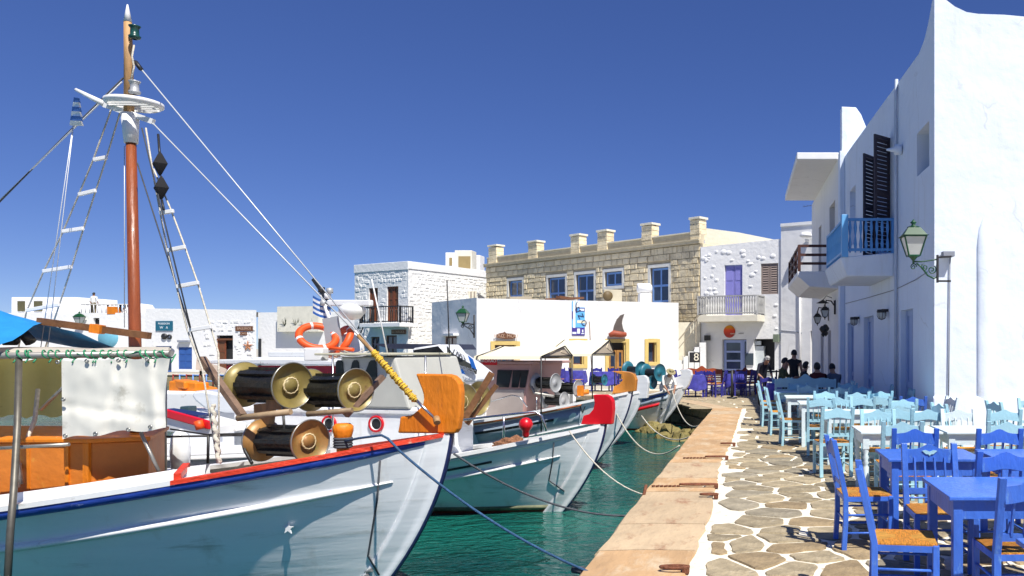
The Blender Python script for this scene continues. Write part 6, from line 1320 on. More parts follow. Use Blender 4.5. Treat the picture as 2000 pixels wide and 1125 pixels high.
# ------------------------------------------------------------------ taverna furniture
BLUE = mat('taverna_blue', (.045, .145, .58), .42, var=.16, vs=5, bump=.3, bs=30, stretch=(1, 1, .4), dirt=((.13, .28, .60), .28, 16), streak=((.10, .12, .22), (18, 18, 4), .5))
LBLUE = mat('taverna_pale_blue', (.34, .59, .69), .5, var=.06, vs=4, bump=.15, bs=30)
WHT = mat('taverna_white', (.64, .75, .78), .5, var=.05, vs=4, bump=.15, bs=30)
RUSH = mat('rush_seat', (.66, .26, .025), .8, var=.5, vs=18, stretch=(8, 1, 1), bump=1.0, bs=60)
RUSH2 = mat('rush_seat_cross', (.74, .36, .05), .8, var=.5, vs=18, stretch=(1, 8, 1), bump=1.0, bs=60)
PURP = mat('taverna_indigo', (.035, .035, .26), .45, var=.08)

def make_chair(m, name, label, group, carve=False, simple=False):
    t = thing(name, label, 'chair', (0, 0, 0), 0, group); Hc, W_, D_ = .92, .20, .19
    xb = lambda z: -D_-.0 if z < .45 else -D_-.10*((z-.45)/(Hc-.45))
    for sd in (-1, 1):
        g = G(); g.bar((D_, sd*W_, 0), (D_, sd*W_, .45), .04, .04); g.build('leg', m, t, bevel=.004)
        g = G(); n_ = 5
        pts = [(xb(z)-.015*(z < .1), z) for z in (0, .25, .45, .7, Hc)]
        pr = [(x-.021, sd*W_-.023, z) for x, z in pts]+[(x+.021, sd*W_-.023, z) for x, z in pts[::-1]]
        g.prism(pr, (0, .046, 0)); g.build('back_post', m, t, bevel=.004)
    g = G(); K = 14; prof = []
    for i in range(K+1):
        y = -W_+.02+(2*W_-.04)*i/K; u = i/K; prof.append((y, .865+.035*math.exp(-((u-.5)/.16)**2)+.012*math.cos((u-.5)*4*math.pi)*0+.014*math.exp(-((u-.5)/.4)**2)))
    low = [(-W_+.02+(2*W_-.04)*i/K, .775+.012*math.cos((i/K-.5)*2*math.pi)) for i in range(K+1)][::-1]
    x_ = xb(.84)
    g.prism([(x_-.011, y, z) for y, z in prof+low], (.022, 0, 0)); g.build('top_slat', m, t)
    g = G(); g.bar((xb(.55), -W_, .55), (xb(.55), W_, .55), .02, .045); g.build('lower_slat', m, t)
    for k in range(4):
        y = -W_+2*W_*(k+1)/5; g = G(); g.bar((xb(.56), y, .56), (xb(.81), y, .81), .014, .024, up=(1, 0, 0)); g.build('spindle', m, t)
    if carve:
        g = G(); g.prism([(x_+.013, y, z) for y, z in ((-.06, .862), (-.03, .868), (0, .855), (.03, .868), (.06, .862), (.03, .835), (.012, .835), (0, .822), (-.012, .835), (-.03, .835))], (.006, 0, 0)); g.build('carving', LBLUE, t)
    fr = G()
    for a, b in (((-D_, -W_), (D_, -W_)), ((-D_, W_), (D_, W_)), ((D_, -W_), (D_, W_)), ((-D_, -W_), (-D_, W_))): fr.bar((*a, .425), (*b, .425), .026, .04)
    fr.build('seat_frame', m, t)
    g = G(); rows = []
    for i in range(9):
        u = -1+2*i/8; rows.append([(u*(D_+.012), v*(W_+.008), .452+.018*(1-max(abs(u), abs(v))**3)-.02*(1-max(abs(u), abs(v)))) for v in [-1+2*j/8 for j in range(9)]])
    g.smooth = True; g.grid(rows); g.smooth = False
    for k_ in range(64): cx_, cy_ = k_//8-3.5, k_ % 8-3.5; g.m[k_] = 1 if abs(cx_) > abs(cy_) else 0
    g.add([(-D_-.012, -W_-.008, .435), (D_+.012, -W_-.008, .435), (D_+.012, W_+.008, .435), (-D_-.012, W_+.008, .435), (-D_-.012, -W_-.008, .453), (D_+.012, -W_-.008, .453), (D_+.012, W_+.008, .453), (-D_-.012, W_+.008, .453)], [(0, 1, 5, 4), (1, 2, 6, 5), (2, 3, 7, 6), (3, 0, 4, 7), (0, 3, 2, 1)])
    g.build('seat', [RUSH, RUSH2], t)
    for (a, b, z) in (((-D_, -W_), (D_, -W_), .14), ((-D_, W_), (D_, W_), .14), ((-D_, -W_), (D_, -W_), .29), ((-D_, W_), (D_, W_), .29), ((D_, -W_), (D_, W_), .21), ((-D_, -W_), (-D_, W_), .24)):
        g = G(); g.tube([(*a, z), (*b, z)], .010, 6); g.build('stretcher', m, t)
    return t
def make_table(m, name, label, group, sx, sy, turned=False, hgt=.75):
    t = thing(name, label, 'table', (0, 0, 0), 0, group)
    g = G(); g.box((0, 0, hgt-.013), (sx, sy, .026)); g.build('tabletop', m, t, bevel=.005)
    ap = G(); i_ = .05
    for a, b in (((-sx/2+i_, -sy/2+i_), (sx/2-i_, -sy/2+i_)), ((-sx/2+i_, sy/2-i_), (sx/2-i_, sy/2-i_)), ((-sx/2+i_, -sy/2+i_), (-sx/2+i_, sy/2-i_)), ((sx/2-i_, -sy/2+i_), (sx/2-i_, sy/2-i_))): ap.bar((*a, hgt-.088), (*b, hgt-.088), .02, .12)
    ap.build('apron', m, t)
    for a in (-1, 1):
        for b in (-1, 1):
            g = G(); x, y = a*(sx/2-.065), b*(sy/2-.065)
            if turned:
                g.box((x, y, hgt-.11), (.07, .07, .165)); g.lathe([(.02, 0), (.026, .02), (.024, .1), (.034, .35), (.022, .38), (.036, .40), (.022, .43), (.036, .46), (.022, .49), (.034, .53), (.03, .57)], (x, y, 0), (0, 0, 1), 12)
                g.build('leg', m, t)
            else: g.box((x, y, (hgt-.028)/2), (.062, .062, hgt-.028)); g.build('leg', m, t, bevel=.004)
    return t
gB, gW = 'blue taverna chairs', 'pale taverna chairs'
CH = {}
def chair(kind, x, y, rz, label, group=None):
    m = {'blue': BLUE, 'pale': LBLUE, 'white': WHT, 'indigo': PURP, 'carved': BLUE}[kind]
    grp = group or ('blue rush seated chairs' if kind in ('blue', 'carved') else 'pale painted rush seated chairs')
    if kind not in CH: o = make_chair(m, 'taverna_chair', label, grp, carve=(kind == 'carved')); CH[kind] = o
    else: o = copy_tree(CH[kind]); o['label'] = label; o['group'] = grp
    place(o, (x, y, 0), R(rz)); return o
TB = {}
def table(kind, x, y, sx, sy, label, rz=0, turned=False):
    m = {'blue': BLUE, 'pale': LBLUE, 'white': WHT, 'indigo': PURP}[kind]; k = (kind, sx, sy, turned); grp = {'blue': 'blue taverna tables'}.get(kind, 'white taverna tables')
    if k not in TB: o = make_table(m, 'taverna_table', label, grp, sx, sy, turned); TB[k] = o
    else: o = copy_tree(TB[k]); o['label'] = label; o['group'] = grp
    place(o, (x, y, 0), R(rz)); return o
table('blue', 1.80, 5.39, 1.0, .78, 'nearest whole blue table, sunlit top at the right edge of the picture')
table('blue', 1.64, 7.05, .82, .68, 'blue table behind the nearest one, with a chair at its left side')
table('blue', 2.56, 7.02, .82, .72, 'blue table at the right edge, level with the second blue one')
table('blue', 1.84, 3.52, 1.0, .78, 'blue table whose corner alone shows at the lower right corner')
chair('blue', 1.04, 6.85, 3, 'blue chair seen side on, standing out left of the second blue table')
chair('blue', 1.05, 5.20, -8, 'blue chair with bright rush seat, nearest on the paving, left of the nearest table')
chair('carved', 1.50, 6.12, -90, 'blue chair with a carved bird in its top rail, between the two nearest tables')
chair('blue', 1.95, 6.20, 92, 'blue chair with plain wavy top rail right beside the carved one')
chair('blue', 1.66, 7.88, 88, 'blue chair just beyond the second blue table, back towards us')
chair('blue', 2.45, 7.86, 90, 'blue chair beyond the right hand blue table')
chair('blue', 1.72, 4.98, 92, 'blue chair at the right picture edge, its tall back before the nearest table')
chair('pale', 1.68, 8.62, 90, 'pale blue chair in front of the nearest white table')
chair('pale', 2.78, 8.62, 90, 'pale blue chair at the right edge in front of the second white table')
table('white', 1.78, 9.25, .92, .76, 'nearest white table with turned legs, left one of the pair', turned=True)
table('white', 2.74, 9.25, .92, .76, 'nearest white table with turned legs, right one of the pair', turned=True)
table('white', 3.70, 9.25, .92, .76, 'white table with turned legs partly outside the right edge', turned=True)
chair('pale', 1.70, 9.72, -90, 'pale blue chair behind the nearest white table, turned to face it')
chair('pale', 1.98, 10.45, 90, 'pale chair behind the nearest white table, its back to it')
chair('white', 2.72, 9.76, -90, 'white chair behind the second turned leg table, near the end wall')
chair('pale', 3.02, 11.2, 15, 'pale blue chair seen side on against the wall corner')
chair('pale', 3.92, 11.6, 12, 'pale blue chair seen side on at the end wall by the right edge')
chair('pale', 4.5, 12.1, -90, 'pale chair with its back to the end wall at the right edge')
chair('pale', 1.20, 10.62, 98, 'pale blue chair standing alone left of the white tables, spindled back towards us')
table('white', 1.62, 11.85, .85, .76, 'white table behind the lone pale chair'); table('white', 2.62, 11.5, .85, .76, 'white table by the wall corner, one row beyond the turned leg pair')
chair('pale', 1.52, 12.3, -90, 'pale blue chair beyond the white table that stands behind the lone pale chair'); chair('pale', 2.45, 12.35, 88, 'pale chair beyond the wall corner table, its back lit'); chair('pale', 1.9, 12.95, 90, 'pale chair between the second and third rows of white tables'); chair('blue', 2.72, 13.0, 92, 'pale chair painted blue for shade where the wall shadow starts', group='pale painted rush seated chairs')  # last chair is a pale one; its blue paint stands in for shade
for x_, y_, r_, k_, lb_ in ((2.35, 10.35, 90, 'pale', 'pale chair between the turned leg pair and the wall corner table, back towards us'), (3.3, 10.3, 90, 'pale', 'pale chair standing before the lit plinth of the end wall'), (1.25, 12.7, 85, 'pale', 'pale chair at the open corner behind the lone pale one'), (2.1, 11.0, 90, 'pale', 'pale chair squeezed between the two tables of the second row'), (3.05, 12.6, -170, 'white', 'white chair against the shaded corner pilaster'), (2.2, 13.1, 85, 'pale', 'pale chair in the middle before the third row'), (2.0, 14.3, 95, 'pale', 'pale chair between the two tables of the third row'), (1.95, 16.1, 85, 'pale', 'pale chair between the two tables of the fourth row'), (2.95, 15.2, 180, 'pale', 'shaded pale chair backed against the wall by the fourth row'), (2.9, 16.8, 180, 'pale', 'shaded pale chair backed against the wall by the fifth row')):
    chair(k_, x_, y_, r_, lb_)
rows_ = ((13.9, 1.40, 2.60), (15.6, 1.26, 2.52), (17.3, 1.14, 2.45))
nm = ['third', 'fourth', 'fifth']
for k, (y, xa, xb_) in enumerate(rows_):
    table('white' if k < 2 else 'pale', xa, y, .85, .76, f'white table on the open side of the {nm[k]} row, counted from the camera'); table('pale', xb_, y, .85, .76, f'table in the wall shade in the {nm[k]} row, counted from the camera')
    chair('pale', xa+.1, y+.72, -90 if k % 2 else 90, f'pale chair just beyond the open side table of the {nm[k]} row'); chair('pale', xb_-.1, y+.74, 90, f'pale chair in shade beyond the wall side table of the {nm[k]} row')
    chair('pale', xa-.52, y+.05, 4, f'pale chair at the open left end of the {nm[k]} row')
chair('pale', .66, 18.7, 0, 'pale chair at the foot of the scalloped bench'); chair('pale', 2.35, 19.0, 180, 'shaded pale chair between bench and wall')
def bench(m, label, x, y, rz, wd, hb, name='bench'):
    t = thing(name, label, 'bench', (x, y, 0), R(rz)); g = G(); K = 30; pr = []
    for i in range(K+1):
        u = -1+2*i/K; pr.append((u*wd/2, -.02, hb-.13+.13*math.exp(-(u/.17)**2)+.04*math.exp(-((abs(u)-.55)/.2)**2)))
    g.prism(pr+[(wd/2, -.02, hb-.32), (-wd/2, -.02, hb-.32)], (0, .03, 0)); g.build('back_board', m, t)
    for k in range(3): g = G(); g.box((0, 0, .52+k*.09), (wd-.06, .02, .045)); g.build('back_slat', m, t)
    for sx in (-1, 1):
        g = G(); g.box((sx*(wd/2-.02), 0, (hb-.12)/2), (.05, .05, hb-.12)); g.build('post', m, t, bevel=.004); g = G(); g.box((sx*(wd/2-.02), .42, .32), (.05, .05, .64)); g.build('leg', m, t, bevel=.004); g = G(); g.box((sx*(wd/2-.02), .2, .64), (.05, .5, .04)); g.build('armrest', m, t, bevel=.004)
    g = G(); g.box((0, .21, .43), (wd-.04, .44, .04)); g.build('seat', m, t); return t
bench(LBLUE, 'long pale bench with scalloped back at the end of the white tables', 1.5, 18.95, 0, 1.45, 1.08)
bench(mat('red_brown_bench', (.36, .07, .02), .5, var=.15), 'red brown bench with scalloped back behind the indigo chairs', -1.5, 29.4, 0, 1.5, 1.05)
bench(mat('red_brown_bench', (.36, .07, .02), .5), 'second, farther red brown bench in front of the pale blue door', .1, 29.7, 0, .9, 1.0)
for k, (x, y, rz, lb) in enumerate(((-1.0, 27.7, 60, 'indigo chair left of the black post, nearest the water'), (-1.45, 28.0, 95, 'indigo chair behind the cloth covered table'), (-.85, 28.5, 170, 'indigo chair turned to the bench with the scalloped back'), (-2.2, 29.0, 20, 'indigo chair behind the farthest boat bow'), (-.1, 28.4, 100, 'indigo chair right of the black post'), (.2, 28.9, 150, 'indigo chair in front of the pale blue door'), (.75, 21.9, 80, 'indigo chair draped with a cloth beside the standing man'))):
    chair('indigo', x, y, rz, lb, group='indigo chairs at the far end of the quay')
def cloth_table(x, y, label, m, sx=.9):
    t = thing('covered_table', label, 'table', (x, y, 0)); g = G(); g.box((0, 0, .74), (sx, .8, .03)); g.build('tabletop', PURP, t)
    g = G(); g.smooth = True; rows = []
    n = 40
    for z in (.765, .76, .5, .28):
        r_ = []
        for i in range(n+1):
            q = 2*math.pi*i/n; c_, s_ = math.cos(q), math.sin(q); k = 1/max(abs(c_), abs(s_)); dr = (.03+.05*math.sin(q*9)*(.765-z)*2) if z < .76 else 0; r_.append((c_*k*(sx/2+.01+dr), s_*k*(.41+dr), z-(.06*math.sin(q*4) if z < .3 else 0)))
        rows.append(r_)
    rows.insert(0, [(0, 0, .768)]*(n+1)); g.grid(rows); g.build('cloth', m, t)
    for a in (-1, 1):
        for b in (-1, 1): g = G(); g.box((a*(sx/2-.06), b*.33, .36), (.05, .05, .72)); g.build('leg', PURP, t)
CLB = mat('indigo_cloth', (.06, .06, .38), .8, var=.35, vs=7); 
cloth_table(-1.75, 27.75, 'table under an indigo and white cloth beside the farthest boat bow', CLB); cloth_table(-.25, 29.0, 'small cloth covered table between the far chairs', CLB, .6); cloth_table(.82, 20.9, 'narrow table with hanging violet cloth right of the standing man', mat('violet_cloth', (.10, .09, .45), .8, var=.3, vs=6), .34)
g = G(); g.tube([(-.35, 26.9, 0), (-.35, 26.9, .95)], .045, 8); g.tube([(-.35, 26.9, .0), (-.35, 26.9, .05)], .18, 10); single(g, 'black_post', IRON, 'black post on the paving between the two groups of indigo chairs', 'post', (-.35, 26.9, 0))
for k in range(7): 
    x = -1.2+k*.42; g = G(); g.tube([(x, 30.9, 0), (x, 30.9, .85)], .035, 6); g.tube([(x, 30.9, .8), (x+.42, 30.9, .8)], .03, 6)
    if k == 0: fn = thing('low_railing', 'low dark railing across the lane before the pale blue door', 'railing', (0, 30.9, 0))
    g.build('rail_post', IRON, fn, world=True)
# more indigo seating on the wharf behind the moored boats
k = 0
for x, y, rz in ((-5.1, 32.0, 80), (-5.9, 32.2, 100), (-6.6, 31.8, 30), (-7.4, 32.4, 95), (-4.4, 31.4, 120), (-8.2, 32.9, 60)):
    chair('indigo', x, y, rz, ['indigo chair under the golden door, right one of the pair', 'indigo chair left of the golden door', 'indigo chair behind the aerial pole', 'indigo chair before the small ochre window', 'indigo chair nearest the teal drums on the wharf', 'indigo chair farthest left before the white wall'][k], group='indigo chairs on the wharf before the low white building'); k += 1
cloth_table(-5.5, 31.5, 'cloth covered table on the wharf before the golden door', CLB); cloth_table(-7.0, 32.9, 'cloth covered table on the wharf before the small ochre window', CLB)
bench(mat('red_brown_bench', (.36, .07, .02), .5), 'brown slatted bench on the wharf behind the grey drums', -8.9, 31.6, 15, 2.0, 1.0)

# ------------------------------------------------------------------ street lamps
GREEN = mat('lamp_green', (.006, .065, .022), .35, var=.15); GLS = mat('frosted_glass', (.50, .52, .50), .25, var=.1)
def lantern(name, label, c, sc, fm, rz=0):
    """c = middle of the lantern's underside"""
    t = thing(name, label, 'street lamp', c, rz); s = sc
    def fr(z0, w0, z1, w1, m, nm, inset=0): 
        g = G(); g.add([(i*w0, j*w0, z0) for i, j in ((-1, -1), (1, -1), (1, 1), (-1, 1))]+[(i*w1, j*w1, z1) for i, j in ((-1, -1), (1, -1), (1, 1), (-1, 1))], [(0, 1, 5, 4), (1, 2, 6, 5), (2, 3, 7, 6), (3, 0, 4, 7), (4, 5, 6, 7), (3, 2, 1, 0)]); return g.build(nm, m, t)
    fr(.03*s, .10*s, .36*s, .19*s, GLS, 'glass'); 
    g = G()
    for i, j in ((-1, -1), (1, -1), (1, 1), (-1, 1)): g.bar((i*.10*s, j*.10*s, .03*s), (i*.195*s, j*.195*s, .37*s), .022*s, .022*s)
    for z, w_ in ((.03*s, .10*s), (.37*s, .195*s)):
        for i in range(4): a = ((-1, -1), (1, -1), (1, 1), (-1, 1)); p, q = a[i], a[(i+1) % 4]; g.bar((p[0]*w_, p[1]*w_, z), (q[0]*w_, q[1]*w_, z), .022*s, .022*s)
    g.build('frame', fm, t)
    fr(.38*s, .23*s, .385*s, .235*s, fm, 'roof_brim'); fr(.385*s, .21*s, .53*s, .11*s, fm, 'roof')
    g = G(); g.lathe([(.11*s, .53*s), (.12*s, .55*s), (.05*s, .57*s), (.03*s, .60*s), (.06*s, .63*s), (.03*s, .66*s), (0, .70*s)], (0, 0, 0), (0, 0, 1), 12); g.build('finial', fm, t)
    g = G(); g.lathe([(.10*s, .03*s), (.05*s, -.02*s), (.02*s, -.06*s), (.02*s, -.12*s)], (0, 0, 0), (0, 0, 1), 10); g.build('base_cup', fm, t)
    return t
def spiral(c, u, v, r0, turns, n=26, ph=0): return [c+(u*math.cos(ph+2*math.pi*turns*k/n)+v*math.sin(ph+2*math.pi*turns*k/n))*r0*(1-.8*k/n) for k in range(n+1)]
EL = Edge((3.28-1, 13.25), (11, 13.25))
lp = lambda x, y: EL.pt(*EL.sz(x, y))
L1 = lantern('street_lamp', 'green street lamp with frosted panes on a scrolled bracket at the tall white corner', lp(1784, 503), .92, GREEN)
g = G(); u, v = Vector((1, 0, 0)), Vector((0, 0, 1))
g.tube([lp(1784, 511), lp(1800, 511), lp(1822, 508), lp(1832, 506)], .012, 6); g.tube([lp(1790, 514), lp(1800, 522), lp(1812, 538), lp(1824, 544), lp(1831, 540)], .014, 6)
g.tube(spiral(lp(1784, 521), u, v, .055, 1.5), .009, 5); g.tube(spiral(lp(1806, 522), u, v, .06, 1.5, ph=2), .009, 5); g.tube(spiral(lp(1820, 527), u, v, .075, -1.5, ph=1), .010, 5)
g.build('bracket_scrolls', GREEN, L1, world=True)
g = G(); g.bar(lp(1831, 498), lp(1831, 552), .03, .05); g.bar(lp(1829, 503), lp(1858, 501), .03, .03); g.bar(lp(1829, 549), lp(1857, 549), .03, .03); g.build('mounting_frame', IRON, L1, world=True)
g = G(); g.tube([EE.pt(EE.sz(1856, 502, .03)[0], H+(PY-498)/F*13.57, .03), EE.pt(EE.sz(1852, 700, .03)[0], .35, .03)], .012, 5); g.build('supply_cable', CABLE, L1, world=True)
g = G(); c = lp(1859, 493); g.box((c.x, 13.5, c.z), (.2, .16, .09)); g.build('junction_box', CABLE, L1, world=True, bevel=.01)
c2 = P(904, 630, 33.6); L2 = lantern('street_lamp', 'green lamp on a scrolled wall bracket at the left corner of the low white building', c2, 1.05, GREEN)
g = G(); pp = lambda x, y: P(x, y, 33.6); g.tube([pp(904, 633), pp(915, 632), pp(925, 634)], .03, 6); g.tube([pp(926, 615), pp(926, 660)], .035, 6); g.tube([pp(907, 636), pp(918, 643), pp(926, 655)], .025, 6); g.tube(spiral(pp(904, 637), u, v, .09, 1.4), .018, 5); g.tube(spiral(pp(919, 638), u, v, .1, -1.4), .018, 5); g.build('bracket_scrolls', IRON, L2, world=True)
for k, (x, y, Y_, lb) in enumerate(((1611, 620, 25.6, 'nearer of the two black wall lanterns under the dark timber balcony'), (1596.5, 632, 27.4, 'farther of the two black wall lanterns under the dark timber balcony'))):
    L = lantern('wall_lantern', lb, P(x, y, Y_), .62, IRON); W_x = 3.0; c = P(x, y, Y_)+Vector((0, 0, .4)); g = G(); g.tube([c, c+Vector((.05, 0, .15)), c+Vector((.2, 0, .13)), Vector((W_x-.02, Y_, c.z-.05))], .022, 6); g.tube([Vector((W_x-.03, Y_, c.z-.3)), Vector((W_x-.03, Y_, c.z+.15))], .03, 6); g.build('bracket', IRON, L, world=True)
for k, (x, y, lb) in enumerate(((1722, 609, 'caged bulkhead lamp over the middle doorway of the shaded front'), (1668, 623, 'caged bulkhead lamp over the farthest doorway of the shaded front'))):
    a, z = EA.sz(x, y, .14); t = thing('bulkhead_lamp', lb, 'wall lamp', EA.pt(a, z, .14)); c = EA.pt(a, z, .14)
    g = G(); g.lathe([(.0, .05), (.10, .05), (.11, -.0), (.10, -.02), (0, -.02)], c, (0, 0, 1), 14); g.box(c+Vector((.08, 0, .03)), (.16, .1, .06)); g.build('cap', IRON, t, world=True)
    g = G(); g.lathe([(.09, -.02), (.09, -.08), (.07, -.13), (.0, -.16)], c, (0, 0, 1), 14); g.build('glass', GLS, t, world=True)
    g = G()
    for j in range(4): q = math.pi*j/4; d = Vector((math.cos(q), math.sin(q), 0)); g.tube([c+d*.1*s_+Vector((0, 0, z_)) for s_, z_ in ((-1, -.02), (-1, -.09), (-.7, -.15), (0, -.175), (.7, -.15), (1, -.09), (1, -.02))], .006, 4)
    g.build('cage', IRON, t, world=True)
g = G(); c = P(1607, 600, 26.5)
for k in range(3): 
    pass
t = thing('hanging_ornament', 'dark cluster hanging by the doorway under the wall lanterns', 'ornament', P(1608, 645, 25.2))
for dx, dy, s_ in ((-3, 0, .1), (3, -1, .13), (0, 3, .11), (4, 8, .08), (-1, 10, .07)): g = G(); c = P(1609+dx, 643+dy, 25.2); g.lathe([(0, -s_*1.4), (s_*.8, -s_*.4), (s_, .1*s_), (s_*.4, s_), (0, s_*1.1)], c, (0, 0, 1), 9); g.build('float', RUBBER, t, world=True)
t = thing('hanging_cap_lamp', 'small black capped lamp high on the wall over the lanterns', 'wall lamp', P(1607, 590, 26)); g = G(); c = P(1607, 591, 26); g.lathe([(0, .1), (.14, .02), (.22, -.02), (0, -.03)], c, (0, 0, 1), 12); g.tube([c+Vector((0, 0, .08)), c+Vector((.12, 0, .22)), c+Vector((.3, 0, .15))], .012, 5); g.build('shade', IRON, t, world=True)

# ------------------------------------------------------------------ people
SKIN = mat('skin', (.42, .22, .14), .6, var=.05); HAIRD = mat('dark_hair', (.015, .011, .009), .6); HAIRG = mat('grey_hair', (.38, .37, .36), .7); SHOE = mat('shoe', (.03, .025, .02), .6)
BASE = dict(pelvis=(0, 0, .93), spine=(0, 0, 1.14), chest=(0, 0, 1.34), neck=(.0, 0, 1.48), head=(.02, 0, 1.60), crown=(.015, 0, 1.68))
def person(label, loc, rz, pose, shirt, legs, hair, hgt=1.7, skirt=None, hat=None, hairlen=0, sleeves=True):
    t = thing('person', label, 'person', loc, rz); s = hgt/1.76
    J = dict(BASE); J.update(sl=(0, .18, 1.40), sr=(0, -.18, 1.40), el=(-.02, .25, 1.13), er=(-.02, -.25, 1.13), wl=(.10, .24, .90), wr=(.10, -.24, .90), hl=(0, .09, .90), hr=(0, -.09, .90), kl=(.03, .10, .49), kr=(.03, -.10, .49), al=(0, .10, .09), ar=(0, -.10, .09), tl=(.15, .11, .035), tr=(.15, -.11, .035))
    J.update(pose)
    rad = dict(pelvis=(.15, .125), spine=(.135, .11), chest=(.16, .115), neck=(.055, .055), head=(.088, .078), crown=(.07, .065), sl=(.06, .06), sr=(.06, .06), el=(.043, .043), er=(.043, .043), wl=(.03, .028), wr=(.03, .028), hl=(.09, .09), hr=(.09, .09), kl=(.06, .06), kr=(.06, .06), al=(.042, .042), ar=(.042, .042), tl=(.035, .03), tr=(.035, .03))
    names = list(J); ed = [('pelvis', 'spine'), ('spine', 'chest'), ('chest', 'neck'), ('neck', 'head'), ('head', 'crown'), ('chest', 'sl'), ('chest', 'sr'), ('sl', 'el'), ('sr', 'er'), ('el', 'wl'), ('er', 'wr'), ('pelvis', 'hl'), ('pelvis', 'hr'), ('hl', 'kl'), ('hr', 'kr'), ('kl', 'al'), ('kr', 'ar'), ('al', 'tl'), ('ar', 'tr')]
    me = bpy.data.meshes.new('body'); me.from_pydata([Vector(J[n])*s for n in names], [(names.index(a), names.index(b)) for a, b in ed], [])
    o = bpy.data.objects.new('body_tmp', me); COL.objects.link(o); md = o.modifiers.new('skin', 'SKIN'); sub = o.modifiers.new('sub', 'SUBSURF'); sub.levels = 1
    for i, n in enumerate(names): me.skin_vertices[0].data[i].radius = (rad[n][0]*s, rad[n][1]*s); me.skin_vertices[0].data[i].use_root = (n == 'pelvis')
    bpy.context.view_layer.update(); dg = bpy.context.evaluated_depsgraph_get(); m2 = bpy.data.meshes.new_from_object(o.evaluated_get(dg)); bpy.data.objects.remove(o)
    m2.name = 'body'; m2.materials.clear()
    for m in (SKIN, shirt, legs, SHOE): m2.materials.append(m)
    seg = [(('pelvis', 'spine'), 1), (('spine', 'chest'), 1), (('chest', 'sl'), 1), (('chest', 'sr'), 1), (('sl', 'el'), 1 if sleeves else 0), (('sr', 'er'), 1 if sleeves else 0), (('el', 'wl'), 0), (('er', 'wr'), 0), (('neck', 'head'), 0), (('head', 'crown'), 0), (('pelvis', 'hl'), 2), (('pelvis', 'hr'), 2), (('hl', 'kl'), 2), (('hr', 'kr'), 2), (('kl', 'al'), 2), (('kr', 'ar'), 2), (('al', 'tl'), 3), (('ar', 'tr'), 3)]
    def dist(p, a, b): a, b = Vector(J[a])*s, Vector(J[b])*s; d = b-a; k = max(0, min(1, (p-a).dot(d)/d.length_squared)); return (p-a-d*k).length
    for f in m2.polygons:
        f.use_smooth = True; c = f.center; f.material_index = min(seg, key=lambda e: dist(c, *e[0]) + (0.02 if e[1] == 0 else 0))[1]
    bo = bpy.data.objects.new('body', m2); COL.objects.link(bo); bo.parent = t; W[bo.name] = W[t.name]
    hd, cr, nk = Vector(J['head'])*s, Vector(J['crown'])*s, Vector(J['neck'])*s; up = (cr-nk).normalized(); fw = Vector((1, 0, 0)); fw = (fw-up*fw.dot(up)).normalized(); sdv = up.cross(fw)
    g = G(); g.smooth = True; rows = []
    for i in range(9):
        th = math.pi*i/8*(.62+.25*hairlen); rows.append([hd+up*.035*s+(up*math.cos(th)*.125+(fw*(math.cos(q)*.098-.014)+sdv*math.sin(q)*.092)*math.sin(th))*s-fw*.008*s*(1 if math.cos(q) > .3 and i > 5 else 0) if not (math.cos(q) > .45 and i > 3) else hd+up*.06*s+fw*.05*s for q in [2*math.pi*j/18 for j in range(19)]])
    g.grid(rows); g.build('hair' if not hat else 'hat', hair if not hat else hat, t)
    if hat: g = G(); g.lathe([(.09*s, .05*s), (.16*s, .04*s), (.16*s, .05*s), (.09*s, .07*s)], hd+up*.02*s, up, 16); g.build('hat_brim', hat, t)
    g = G(); c = hd+fw*.088*s; g.lathe([(.013*s, -.02*s), (.012*s, .0), (.004*s, .022*s)], c-up*.0, (fw+up*-.2), 6)
    for k in (-1, 1): g.lathe([(0, -.008*s), (.01*s, 0), (0, .008*s)], hd+fw*.082*s+sdv*k*.032*s+up*.02*s, up, 6); g.lathe([(0, -.02*s), (.014*s, 0), (0, .02*s)], hd+sdv*k*.085*s+up*.0, up, 6)
    g.box(hd+fw*.078*s-up*.045*s, (.01*s, .04*s, .008*s)); g.build('face', SKIN, t)
    for w_, e_ in (('wl', 'el'), ('wr', 'er')):
        a, b = Vector(J[w_])*s, Vector(J[e_])*s; d = (a-b).normalized(); o_ = d.orthogonal().normalized(); x_ = d.cross(o_); g = G(); pc = a+d*.045*s
        g.box(pc, (.028*s, .085*s, .075*s), M=Matrix((o_, d, x_)).transposed())
        for k in range(4): st_ = pc+d*.04*s+x_*(.028-.0187*k)*s; ln = (.062, .075, .07, .055)[k]*s; g.tube([st_, st_+d*ln*.6+o_*.004*s, st_+d*ln*.9+o_*.02*s], .009*s, 5, rs=[.0095*s, .009*s, .006*s])
        st_ = pc-d*.015*s+x_*.036*s; g.tube([st_, st_+x_*.03*s+d*.02*s, st_+x_*.035*s+d*.05*s], .01*s, 5, rs=[.012*s, .01*s, .007*s]); g.build('hand', SKIN, t)
    if skirt:
        pv = Vector(J['pelvis'])*s; g = G(); g.smooth = True; rows = []
        for z, r_ in ((.12, .14), (0, .17), (-.2, .2), (-.42, .22)): rows.append([pv+Vector((math.cos(q)*r_*s*.85, math.sin(q)*r_*s*(1+.04*math.sin(5*q)), z*s)) for q in [2*math.pi*j/20 for j in range(21)]])
        g.grid(rows); g.build('skirt', skirt, t)
    return t
